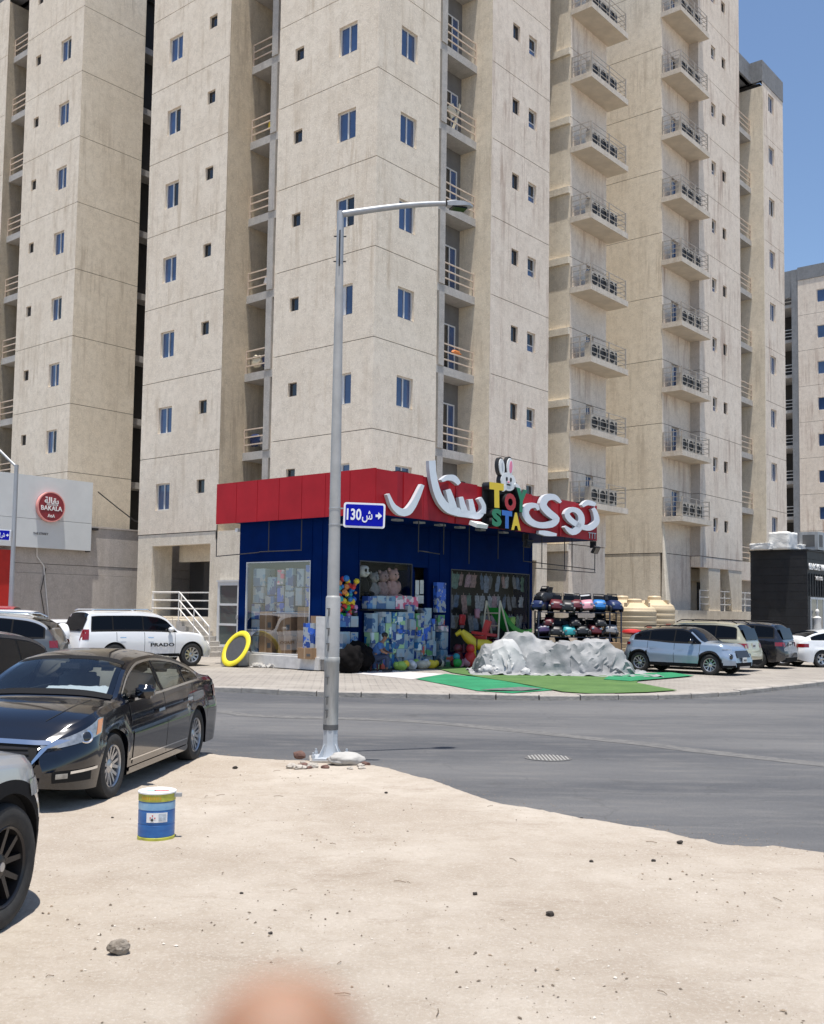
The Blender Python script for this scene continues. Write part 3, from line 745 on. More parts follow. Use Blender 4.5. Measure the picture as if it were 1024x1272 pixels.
P_('floor', .2, 11.2, .2, 4.2, .08, .3, 'core'); P_('ceiling', .2, 11.2, .2, 4.2, 3.9, 4.0, 'core')
# plinth
P_('plinth', -.22, 0, .35, 3.62, .08, .47, 'white_dirty'); P_('plinth', -.62, 0, 3.7, 4.6, .08, .55, 'steel_paint')
P_('plinth', -.12, 0, -.2, .33, .08, .40, 'kerb')
# vertical cladding ribs
for y in (.02, .50, .96): P_('cladding_rib', -.02, 0, y, y+.04, .5, 4.88, 'blue_panel')
for x in (.2, 1.16, 4.78, 5.4, 6.0, 11.2): P_('cladding_rib', x, x+.04, -.02, 0, .1, 4.88, 'blue_panel')
# slab (soffit) and roof
P_('soffit', -.28, 13.0, -1.95, 4.5, 4.90, 4.96, 'blue_panel'); P_('roof', -.2, 12.9, -1.9, 4.9, 4.97, 5.2, 'steel_paint')
P_('fascia_side', 12.85, 13.03, -1.9, .6, 4.9, 6.3, 'red_panel_b')
# red fascia: short face, panels with open joints; then the long face under the letters
n = 7; w = 7.45/n
for i in range(n):
    P_('fascia_panel', -.3, -.255, -2.0+i*w+.012, -2.0+(i+1)*w-.012, 4.9, 6.30, 'red_panel')
P_('fascia_backing', -.245, -.2, -1.95, 5.44, 4.92, 6.28, 'red_panel_b')
xs_ = [-.3+.02, .72, 1.02, 2.0, 3.3, 3.7, 4.9, 5.3, 7.2, 8.3, 9.6, 10.2, 11.4, 12.5, 13.03]
for i, (a, b) in enumerate(zip(xs_, xs_[1:])):
    dd = .03 if i in (1, 4, 6, 10) else 0
    P_('fascia_panel', a+.008, b-.008, -2.0+dd, -1.955+dd, 4.9, 6.31-(.0 if i % 3 else .03), 'red_panel_b' if i % 2 else 'red_panel')
P_('fascia_backing', -.25, 13.0, -1.90, -1.86, 4.92, 6.26, 'red_panel_b')
for x in (.9, 3.9, 7.6, 9.2, 11.8): P_('bracket', x, x+.45, -1.9, -1.2, 6.3, 6.36, 'black')
# ---- raised letters
STROKES = {
'raa': ([(0.04,5.50),(0.07,5.44),(0.11,5.36),(0.16,5.26),(0.22,5.17),(0.29,5.09),(0.38,5.02),(0.48,4.96),(0.59,4.91),(0.73,4.89),(0.87,4.88),(1.02,4.91),(1.17,4.96),(1.29,5.04),(1.38,5.14),(1.46,5.23),(1.52,5.32),(1.58,5.42),(1.64,5.51),(1.69,5.60),(1.73,5.68),(1.77,5.77),(1.81,5.85),(1.84,5.92),(1.86,5.96)],
 [(0.17,5.55),(0.22,5.49),(0.28,5.42),(0.35,5.34),(0.42,5.28),(0.50,5.23),(0.60,5.20),(0.69,5.17),(0.76,5.16),(0.82,5.16),(0.87,5.16),(0.91,5.17),(0.94,5.18),(0.99,5.20),(1.06,5.26),(1.14,5.33),(1.22,5.41),(1.29,5.49),(1.35,5.57),(1.41,5.65),(1.47,5.73),(1.53,5.81),(1.59,5.89),(1.64,5.95),(1.68,6.00)]),
'alif': ([(2.02,6.78),(2.03,6.70),(2.04,6.58),(2.06,6.45),(2.09,6.32),(2.12,6.20),(2.16,6.07),(2.21,5.94),(2.26,5.82),(2.33,5.71),(2.39,5.61),(2.47,5.52),(2.55,5.43),(2.65,5.36),(2.75,5.29),(2.87,5.23),(3.01,5.17),(3.18,5.14),(3.36,5.12),(3.51,5.11),(3.61,5.10)],
 [(2.43,6.84),(2.43,6.76),(2.45,6.65),(2.46,6.52),(2.49,6.40),(2.53,6.28),(2.57,6.16),(2.62,6.05),(2.68,5.94),(2.74,5.85),(2.80,5.77),(2.88,5.70),(2.95,5.64),(3.03,5.58),(3.11,5.54),(3.19,5.51),(3.27,5.49),(3.37,5.47),(3.50,5.45),(3.64,5.44),(3.74,5.43)]),
'taa_tooth': ([(2.92,5.91),(2.94,5.86),(2.97,5.80),(3.00,5.72),(3.02,5.65),(3.06,5.56),(3.09,5.47),(3.12,5.38),(3.15,5.31)],
 [(3.21,6.00),(3.25,5.96),(3.30,5.90),(3.35,5.83),(3.41,5.75),(3.46,5.67),(3.52,5.58),(3.57,5.49),(3.60,5.43)]),
'taa_dots': ([(2.79,6.17),(2.85,6.19),(2.93,6.21),(3.01,6.24),(3.08,6.25),(3.14,6.25),(3.20,6.25),(3.26,6.25),(3.29,6.24),(3.35,6.23),(3.43,6.20),(3.52,6.17),(3.58,6.14)],
 [(2.69,6.25),(2.73,6.29),(2.80,6.33),(2.89,6.39),(3.00,6.44),(3.11,6.47),(3.23,6.49),(3.35,6.50),(3.49,6.48),(3.60,6.43),(3.68,6.37),(3.74,6.31),(3.78,6.27)]),
'seen': ([(3.58,5.10),(3.71,5.10),(3.88,5.10),(4.08,5.10),(4.25,5.10),(4.38,5.10),(4.51,5.09),(4.67,5.09),(4.86,5.12),(5.01,5.21),(5.10,5.30),(5.15,5.37),(5.19,5.42)],
 [(3.65,5.39),(3.77,5.39),(3.95,5.39),(4.14,5.39),(4.32,5.38),(4.48,5.38),(4.60,5.36),(4.69,5.36),(4.71,5.35),(4.74,5.36),(4.80,5.40),(4.87,5.45),(4.93,5.50)]),
'seen_tooth1': ([(3.62,5.74),(3.65,5.64),(3.69,5.50),(3.74,5.35),(3.77,5.26)],
 [(3.90,5.81),(3.96,5.72),(4.04,5.58),(4.13,5.45),(4.19,5.36)]),
'seen_tooth2': ([(4.15,5.72),(4.18,5.63),(4.21,5.49),(4.24,5.35),(4.26,5.26)],
 [(4.44,5.78),(4.49,5.69),(4.55,5.56),(4.61,5.42),(4.65,5.33)]),
'seen_tooth3': ([(4.70,5.79),(4.75,5.75),(4.82,5.69),(4.87,5.63),(4.91,5.57),(4.91,5.52),(4.90,5.46),(4.88,5.39),(4.87,5.34)],
 [(4.94,5.90),(4.99,5.86),(5.06,5.80),(5.14,5.72),(5.20,5.64),(5.22,5.55),(5.22,5.46),(5.21,5.39),(5.20,5.34)]),
'yaa': ([(10.11,6.21),(10.05,6.26),(9.95,6.33),(9.83,6.40),(9.65,6.45),(9.46,6.46),(9.25,6.45),(9.05,6.41),(8.85,6.35),(8.69,6.25),(8.59,6.13),(8.53,6.01),(8.53,5.88),(8.63,5.77),(8.77,5.69),(8.91,5.62),(9.05,5.56),(9.21,5.51),(9.37,5.47),(9.47,5.45),(9.47,5.46),(9.47,5.50),(9.44,5.49),(9.38,5.46),(9.30,5.43),(9.16,5.40),(8.96,5.36),(8.75,5.34),(8.57,5.33),(8.42,5.34),(8.29,5.36),(8.17,5.40),(8.08,5.43),(8.01,5.48),(7.94,5.53),(7.90,5.58),(7.89,5.61),(7.89,5.62),(7.91,5.65),(7.95,5.69),(7.97,5.72),(8.02,5.74),(8.10,5.77),(8.19,5.79),(8.24,5.80),(8.26,5.80),(8.30,5.78),(8.35,5.75),(8.39,5.72)],
 [(9.95,6.12),(9.86,6.14),(9.73,6.17),(9.59,6.20),(9.50,6.20),(9.42,6.19),(9.31,6.17),(9.22,6.14),(9.19,6.13),(9.16,6.10),(9.12,6.06),(9.09,6.02),(9.09,6.00),(9.11,5.98),(9.19,5.93),(9.31,5.88),(9.42,5.83),(9.53,5.79),(9.68,5.74),(9.84,5.68),(9.98,5.58),(9.96,5.43),(9.84,5.32),(9.68,5.23),(9.48,5.16),(9.25,5.12),(9.00,5.09),(8.74,5.07),(8.50,5.07),(8.28,5.08),(8.08,5.10),(7.90,5.14),(7.73,5.19),(7.59,5.26),(7.48,5.35),(7.39,5.44),(7.35,5.55),(7.38,5.67),(7.46,5.77),(7.57,5.85),(7.71,5.93),(7.88,5.97),(8.05,6.00),(8.21,6.00),(8.37,5.99),(8.50,5.94),(8.55,5.87),(8.57,5.81),(8.58,5.78)]),
'yaa_dots': ([(8.51,4.87),(8.60,4.85),(8.73,4.84),(8.87,4.82),(9.03,4.81),(9.21,4.82),(9.41,4.83),(9.60,4.85),(9.73,4.86)],
 [(8.56,5.01),(8.65,5.02),(8.78,5.03),(8.94,5.04),(9.09,5.04),(9.26,5.03),(9.45,5.01),(9.63,4.99),(9.76,4.98)]),
'waw_head': ([(11.60,5.45),(11.47,5.49),(11.28,5.54),(11.10,5.60),(10.96,5.65),(10.86,5.69),(10.77,5.74),(10.72,5.77),(10.70,5.78),(10.70,5.78),(10.73,5.81),(10.80,5.84),(10.85,5.86),(10.90,5.86),(10.99,5.86),(11.07,5.84),(11.13,5.82),(11.18,5.79),(11.23,5.75),(11.26,5.70),(11.27,5.66),(11.27,5.60),(11.24,5.53),(11.20,5.47),(11.15,5.42),(11.08,5.36),(10.99,5.30),(10.92,5.26),(10.92,5.25),(10.86,5.24),(10.69,5.26),(10.51,5.30),(10.39,5.32)],
 [(11.41,5.26),(11.27,5.29),(11.06,5.32),(10.83,5.37),(10.64,5.43),(10.50,5.49),(10.38,5.56),(10.29,5.65),(10.25,5.75),(10.32,5.86),(10.44,5.95),(10.58,6.01),(10.75,6.06),(10.92,6.09),(11.10,6.09),(11.28,6.08),(11.44,6.05),(11.58,5.99),(11.69,5.92),(11.78,5.84),(11.83,5.74),(11.85,5.63),(11.84,5.52),(11.79,5.40),(11.69,5.29),(11.56,5.18),(11.39,5.08),(11.17,5.00),(10.88,4.96),(10.63,5.01),(10.46,5.09),(10.34,5.18),(10.26,5.24)]),
'taa2': ([(11.46,5.25),(11.58,5.24),(11.76,5.22),(11.99,5.21),(12.24,5.23),(12.47,5.29),(12.66,5.37),(12.84,5.47),(12.97,5.59),(13.01,5.72),(12.97,5.84),(12.91,5.94),(12.85,6.02),(12.78,6.09),(12.70,6.15),(12.62,6.19),(12.57,6.21)],
 [(11.55,5.46),(11.67,5.46),(11.85,5.47),(12.01,5.48),(12.11,5.49),(12.20,5.52),(12.31,5.57),(12.40,5.62),(12.45,5.65),(12.47,5.69),(12.47,5.76),(12.45,5.84),(12.42,5.92),(12.40,5.97),(12.36,6.02),(12.32,6.06),(12.28,6.09)]),
'taa2_dots': ([(11.70,6.12),(11.79,6.15),(11.91,6.19),(12.02,6.22),(12.08,6.23),(12.15,6.23),(12.30,6.23),(12.46,6.23),(12.57,6.22)],
 [(11.53,6.22),(11.59,6.26),(11.69,6.33),(11.83,6.41),(12.03,6.47),(12.25,6.47),(12.44,6.45),(12.59,6.42),(12.70,6.40)]),
}

def letter(keys, name='sign_letter', y0=-2.16, label=None):
    mb = MB()
    for q, k in enumerate(keys):
        A_, B_ = STROKES[k]; n = len(A_); A_, B_ = [(a[0]*.92+b[0]*.08, a[1]*.92+b[1]*.08) for a, b in zip(A_, B_)], [(b[0]*.92+a[0]*.08, b[1]*.92+a[1]*.08) for a, b in zip(A_, B_)]; yf = y0 - .0012*q
        i = len(mb.v)
        for (x, z) in A_ + B_: mb.v.append((x, yf, z-ZB))
        for (x, z) in A_ + B_: mb.v.append((x, -2.03, z-ZB))
        for j in range(n-1):
            mb.f.append((i+j, i+j+1, i+n+j+1, i+n+j)); mb.m.append(0)
            mb.f.append((i+j, i+2*n+j, i+2*n+j+1, i+j+1)); mb.m.append(1)
            mb.f.append((i+n+j, i+n+j+1, i+3*n+j+1, i+3*n+j)); mb.m.append(1)
        mb.f.append((i, i+n, i+3*n, i+2*n)); mb.m.append(1); mb.f.append((i+n-1, i+3*n-1, i+4*n-1, i+2*n-1)); mb.m.append(1)
    o = mb.obj(name, [M['letter_white'], M['letter_side']], SHOP)
    if label: o['label'] = label
    return o
letter(['raa']); letter(['alif', 'taa_tooth', 'seen', 'seen_tooth1', 'seen_tooth2', 'seen_tooth3']); letter(['taa_dots'], 'letter_dots')
letter(['yaa']); letter(['yaa_dots'], 'letter_dots'); letter(['waw_head', 'taa2']); letter(['taa2_dots'], 'letter_dots')
M['l_yel'] = mat('yellow_letter', (.80,.55,.02), .4); M['l_grn'] = mat('green_letter', (.01,.20,.09), .4); M['l_blu'] = mat('blue_letter', (.02,.14,.50), .4)
M['l_red'] = mat('red_letter', (.42,.01,.015), .4); M['l_blk'] = mat('black_letter_edge', (.012,.012,.014), .5); M['pink'] = mat('pink_ear', (.85,.25,.38), .5)
def block_letter(key, x, z, w, h, m, rot=0, yo=-2.2):
    me = TXT[key].copy(); xs = [v.co.x for v in me.vertices]; ys_ = [v.co.y for v in me.vertices]
    cx, cy = (min(xs)+max(xs))/2, (min(ys_)+max(ys_))/2; sx, sy = w/(max(xs)-min(xs)), h/(max(ys_)-min(ys_))
    F = frame((x, yo, z-ZB), (1, 0, 0), (0, 0, 1))
    me.transform(F @ Matrix.Rotation(rot, 4, 'Z') @ Matrix.Diagonal((sx, sy, 1, 1)) @ Matrix.Translation((-cx, -cy, 0)))
    me.materials.clear(); me.materials.append(M[m]); me.materials.append(M['l_blk'])
    me.update()
    for p in me.polygons: p.material_index = 0 if p.normal.y < -.9 else 1
    o = link('sign_letter', me, SHOP); o['label'] = {'l_yel':'yellow block letter','l_grn':'green block letter','l_blu':'blue block letter','l_red':'red block letter'}[m]
P_('letter_backboard', 5.12, 7.35, -2.07, -2.03, 5.0, 6.38, 'l_blk')
block_letter('T', 5.57, 6.0, .86, .86, 'l_yel', .03); block_letter('O', 6.40, 5.84, .70, .62, 'l_red'); block_letter('Y', 7.09, 5.96, .70, .84, 'l_grn', -.06)
block_letter('S', 5.58, 5.23, .58, .62, 'l_grn', .04); block_letter('T', 6.20, 5.21, .62, .62, 'l_blu'); block_letter('A', 6.76, 5.19, .60, .62, 'l_yel', .02)
# ---- rabbit sign: plain cartoon rabbit head made of stacked ellipses
def ell(cx, cz, rx, rz, y0, y1, m, rot=0, n=26):
    pts = []
    for i in range(n):
        t = 2*pi*i/n; x, z = rx*cos(t), rz*sin(t); pts.append((cx+x*cos(rot)-z*sin(rot), cz+x*sin(rot)+z*cos(rot)))
    mb = MB(); mb.prism(pts, 0, y1-y0, 0, frame((0, y1, -ZB), (1,0,0), (0,0,1)))
    return mb
rab = MB()
def addm(dst, src, m):
    i = len(dst.v); dst.v += src.v; dst.f += [tuple(k+i for k in f) for f in src.f]; dst.m += [m]*len(src.f)
for (cx, cz, rx, rz, rot, m, y0) in ((6.42, 6.57, .50, .36, 0, 1, -2.20), (6.02, 7.06, .20, .33, .12, 1, -2.20), (6.52, 7.13, .23, .35, -.10, 1, -2.20),
        (6.42, 6.57, .46, .325, 0, 0, -2.24), (6.02, 7.04, .165, .29, .12, 0, -2.235), (6.52, 7.11, .19, .31, -.10, 0, -2.235), (6.56, 7.10, .09, .22, -.10, 2, -2.245), (6.04, 7.05, .05, .16, .12, 3, -2.24),
        (6.30, 6.65, .05, .075, 0, 1, -2.26), (6.55, 6.65, .05, .075, 0, 1, -2.26), (6.42, 6.55, .05, .03, 0, 2, -2.26), (6.42, 6.46, .12, .03, 0, 1, -2.255), (6.12, 6.30, .16, .10, .5, 0, -2.25), (6.98, 6.42, .22, .09, -.5, 0, -2.27)):
    addm(rab, ell(cx, cz, rx, rz, -2.06 if m == 1 and y0 > -2.21 else y0+.03, y0, 0, rot), m)
rab.obj('rabbit_sign', [M['white'], M['l_blk'], M['pink'], M['letter_side']], SHOP)
# ---- windows
M['shop_glass'] = mat('shop_window_glass', (1, 1, 1), .0, trans=1.0, spec=.5)
def thin_glass(name, tint=.9, refl=.10, fres=.5, blue=0.0):
    m = bpy.data.materials.new(name); m.use_nodes = True; nt = m.node_tree; nt.nodes.clear()
    o = nt.nodes.new('ShaderNodeOutputMaterial'); t = nt.nodes.new('ShaderNodeBsdfTransparent'); g = nt.nodes.new('ShaderNodeBsdfGlossy'); mx = nt.nodes.new('ShaderNodeMixShader')
    t.inputs[0].default_value = (tint-blue, tint-blue*.4, tint, 1); g.inputs['Roughness'].default_value = .01
    f = nt.nodes.new('ShaderNodeFresnel'); f.inputs['IOR'].default_value = 1.5
    a = nt.nodes.new('ShaderNodeMath'); a.operation = 'MULTIPLY_ADD'; a.inputs[1].default_value = fres; a.inputs[2].default_value = refl
    nt.links.new(f.outputs[0], a.inputs[0]); nt.links.new(a.outputs[0], mx.inputs[0]); nt.links.new(t.outputs[0], mx.inputs[1]); nt.links.new(g.outputs[0], mx.inputs[2]); nt.links.new(mx.outputs[0], o.inputs[0])
    return m
M['shop_glass'] = thin_glass('shop_window_glass', .90, .0, .20)
def shop_window(rects, axis, frame_m='alu'):
    (a0, a1, z0, z1) = rects
    t = .03; mb = MB()
    def bx(u0, u1, w0, w1):
        if axis == 'y': mb.box(-.03, .04, u0, u1, w0-ZB, w1-ZB)
        else: mb.box(u0, u1, -.03, .04, w0-ZB, w1-ZB)
    bx(a0, a1, z0, z0+t); bx(a0, a1, z1-t, z1); bx(a0, a0+t, z0+t, z1-t); bx(a1-t, a1, z0+t, z1-t)
    o = mb.obj('window', M[frame_m], SHOP)
    if axis == 'y': MB().quad((.006, a0+t, z0+t-ZB), (.006, a1-t, z0+t-ZB), (.006, a1-t, z1-t-ZB), (.006, a0+t, z1-t-ZB)).obj('pane', M['shop_glass'], o, fix=False)
    else: MB().quad((a0+t, .006, z0+t-ZB), (a1-t, .006, z0+t-ZB), (a1-t, .006, z1-t-ZB), (a0+t, .006, z1-t-ZB)).obj('pane', M['shop_glass'], o, fix=False)
shop_window((1.0, 4.1, .5, 3.56), 'y'); shop_window((1.2, 3.86, 2.30, 3.6), 'x', 'alu_dark'); shop_window((6.05, 11.15, .55, 3.52), 'x', 'alu_dark')
P_('door', 3.99, 4.05, .02, .75, .3, 3.4, 'blue_panel')
# hanging frames under the fascia, spot lamps
fr = MB()
def ln(a, b, r=.018): fr.tube([(a[0], a[1], a[2]-ZB), (b[0], b[1], b[2]-ZB)], r, 5)
for (y0, y1) in ((5.42, 3.05),): ln((-.26, y0, 4.88), (-.26, y0, 3.78)); ln((-.26, y0, 3.78), (-.26, 3.2, 3.86))
for y in (1.2, 2.75): ln((-.26, y, 4.88), (-.26, y, 3.86))
ln((-.26, 1.2, 3.88), (-.26, 3.2, 3.88))
for x in (1.9, 3.2, 4.6, 6.3, 7.9): ln((x, -1.9, 4.88), (x, -1.9, 3.85 if x != 4.6 else 3.6))
ln((1.9, -1.9, 3.9), (3.0, -1.9, 3.85)); ln((7.9, -1.9, 3.85), (13.0, -1.9, 3.75)); ln((8.6, -1.95, 3.62), (13.0, -1.95, 3.62))
for x in (9.1, 10.7, 11.25, 13.0): ln((x, -1.92, 4.88), (x, -1.92, 3.66))
fr.obj('hanging_frame', M['black'], SHOP)
for x in (1.3, 2.4, 3.5, 4.6, 5.8, 7.2):
    P_('ceiling_lamp', x, x+.32, -1.5, -1.25, 4.84, 4.90, 'steel')
for x, y in ((8.35, -1.8), (12.75, -2.1)):
    fl = MB().rbox(x, y, 4.47, .42, .09, .30, 0, 0, .5); fl.rbox(x, y-.05, 4.44, .36, .02, .24, 0, 1, .5); fl.box(x-.02, x+.02, y-.02, y+.25, 4.55, 4.82); fl.obj('flood_lamp', [M['black'], M['dark_glass']], SHOP)
mb = MB(); mb.rbox(4.55, -2.32, 4.86, .62, .34, .14, 0, 0, .35); mb.tube([(4.55, -2.2, 4.92), (4.55, -1.98, 5.0)], .03, 6); mb.obj('sign_lamp', M['white'], SHOP)
P_('camera_housing', -.12, .02, 4.5, 4.62, 4.62, 4.74, 'white'); 
put_text('ttt', 'small_lettering', M['letter_side'], SHOP, frame((12.62, -2.015, 5.02), (1,0,0), (0,0,1)))

# white aluminium door on the tower wall, left of the shop
DR = empty('aluminium_door', AB(-.02, 8.3, .36), YAW - R90)
tag(DR, 'tall white aluminium door with three grey panes left of the blue shop wall', 'door')
W_, H_ = 1.36, 2.72; mb = MB(); f = .13
mb.box(0, f, -.09, 0, 0, H_).box(W_-f, W_, -.09, 0, 0, H_).box(f, W_-f, -.085, 0, 0, .16).box(f, W_-f, -.085, 0, H_-.16, H_).box(f, W_-f, -.085, 0, .93, 1.02).box(f, W_-f, -.085, 0, 1.74, 1.83).box(-.05, W_+.05, -.12, 0, H_, H_+.05)
mb.obj('frame', M['alu'], DR)
M['grey_pane'] = mat('grey_pane', (.09,.11,.105), .12, spec=.6)
for z0, z1 in ((.16, .93), (1.02, 1.74), (1.83, H_-.16)): MB().box(f, W_-f, -.045, -.03, z0, z1).obj('pane', M['grey_pane'], DR)
MB().box(W_-f+.02, W_-f+.06, -.15, -.09, 1.2, 1.36).obj('handle', M['steel'], DR)
# ================================================================ vehicles
def paint(name, col, metal=.35, rough=.28, coat=1.0, dust=0.0):
    m = bpy.data.materials.new(name); m.use_nodes = True; nt = m.node_tree; b = nt.nodes['Principled BSDF']
    g = nt.nodes.new('ShaderNodeTexCoord')
    if dust > 0:
        n = nnoise(nt, g.outputs['Object'], 2.2, 6, .7)
        sx = nt.nodes.new('ShaderNodeSeparateXYZ'); nt.links.new(g.outputs['Object'], sx.inputs[0])
        low = ramp(nt, sx.outputs['Z'], .25, .75, (1,1,1), (.25,.25,.25))
        mu = nt.nodes.new('ShaderNodeMath'); mu.operation = 'MULTIPLY'; nt.links.new(low, mu.inputs[0]); nt.links.new(ramp(nt, n, .35, .75, (0,0,0), (dust,)*3), mu.inputs[1])
        nt.links.new(node_mix(nt, col, (.42,.36,.29), mu.outputs[0]), b.inputs['Base Color'])
        r = nt.nodes.new('ShaderNodeMath'); r.operation = 'MULTIPLY_ADD'; r.inputs[1].default_value = .5; r.inputs[2].default_value = rough; nt.links.new(mu.outputs[0], r.inputs[0]); nt.links.new(r.outputs[0], b.inputs['Roughness'])
    else: b.inputs['Base Color'].default_value = (*col, 1); b.inputs['Roughness'].default_value = rough
    b.inputs['Metallic'].default_value = metal; b.inputs['Coat Weight'].default_value = coat; b.inputs['Coat Roughness'].default_value = .03
    return m
M['car_glass'] = mat('tinted_car_glass', (.003,.004,.006), .05, spec=.2)
M['clear_glass'] = thin_glass('clear_car_glass', .74, .07, .9, .10)  # bluish tint paints in the sky mirrored by the windscreen
M['chrome'] = mat('chrome', (.72,.73,.74), .12, 1.0)
M['rim'] = mat('alloy_rim', (.42,.43,.45), .28, .8, var=.12, scale=6)
M['rim_dark'] = mat('dark_rim', (.035,.032,.032), .3, .5)
M['lamp_clear'] = mat('clear_lamp_lens', (.34,.35,.35), .12, .55, coat=1, var=.45, scale=14)
M['lamp_red'] = mat('red_lamp_lens', (.20,.006,.008), .12, coat=1)
M['lamp_amber'] = mat('amber_lamp_lens', (.62,.22,.05), .15, coat=1)
M['trim_black'] = mat('black_trim', (.010,.010,.011), .8, spec=.15)
M['seam'] = mat('panel_gap', (.006,.006,.006), .9)
M['interior'] = mat('beige_interior', (.30,.27,.21), .8, var=.1, scale=5); M['interior_d'] = mat('dark_interior', (.03,.03,.032), .7)
M['paper'] = mat('white_paper', (.78,.79,.77), .8, var=.06, scale=6)
M['plate'] = mat('number_plate', (.62,.63,.62), .5)

def wheel_meshes(R, wdt, style, rim_m, key):
    """wheel with its axis along y, outer face at y=-wdt/2"""
    k = (round(R,3), wdt, style, rim_m)
    if k in WINC: return WINC[k]
    Rr = R*(.66 if style != 'small' else .6); Ry = Matrix.Rotation(R90, 4, 'X')   # z axis -> -y
    t = MB(); h = wdt/2
    t.lathe([(Rr-.005, -h+.02), (Rr+.015, -h+.004), (R*.86, -h), (R*.955, -h+.012), (R, -h+.04), (R+.001, 0), (R, h-.04), (R*.955, h-.012), (R*.86, h), (Rr+.015, h-.004), (Rr-.005, h-.02)], 40, Ry)
    for i in range(40):      # tread blocks cut the outline a little
        a = 2*pi*i/40; 
    tm = t.mesh('tyre', M['tyre'], smooth=35, fix=True)
    r = MB(); yo = h-.02      # in lathe space z>0 is towards -y after rotation
    r.lathe([(Rr, yo), (Rr-.008, yo+.006), (Rr-.022, yo-.004), (Rr-.03, yo-.05), (Rr-.03, -h+.02), (.05, -h+.03)], 36, Ry)
    sp = {'double5': (5, 1), 'split7': (7, 1), 'multi10': (10, 0), 'five': (5, 0), 'six': (6, 0), 'small': (6, 0), 'swirl': (9, 0)}[style]
    n, dbl = sp; 
    for i in range(n):
        a = 2*pi*i/n + .2
        for sgn in ((-1, 1) if dbl else (0,)):
            a0 = a + sgn*.05; a1 = a + sgn*(pi/n*.52)
            w0 = .019 if dbl else .030*(8/n)**.5; w1 = .015 if dbl else .034*(8/n)**.5
            if style == 'swirl': a1 = a + .35
            p0 = Vector((cos(a0)*.05, sin(a0)*.05, 0)); p1 = Vector((cos(a1)*(Rr-.015), sin(a1)*(Rr-.015), 0)); d = (p1-p0).normalized(); nn = Vector((-d.y, d.x, 0))
            z0, z1 = yo-.035, yo-.012
            pts = [p0-nn*w0, p0+nn*w0, p1+nn*w1, p1-nn*w1]
            i0 = len(r.v)
            for q in pts: 
                zz = z0 if (q-p0).length < .1 else z1
                r.v.append(tuple(Ry @ Vector((q.x, q.y, zz))))
            for q in pts: r.v.append(tuple(Ry @ Vector((q.x*1.0, q.y*1.0, yo-.075))))
            for f_ in ((0,1,2,3),(0,4,5,1),(1,5,6,2),(3,2,6,7),(0,3,7,4)): r.f.append(tuple(i0+q for q in f_)); r.m.append(0)
    r.lathe([(.0, yo-.018), (.045, yo-.018), (.075, yo-.032), (.08, yo-.07)], 20, Ry)
    r.lathe([(.0, yo-.012), (.028, yo-.013), (.03, yo-.02)], 14, Ry, 1)
    r.lathe([(.0, yo-.10), (Rr*.72, yo-.10)], 24, Ry, 2)
    rm = r.mesh('rim', [M[rim_m], M['chrome'] if rim_m != 'rim_dark' else M['rim'], M['interior_d']], smooth=30, fix=False)
    WINC[k] = (tm, rm); return WINC[k]

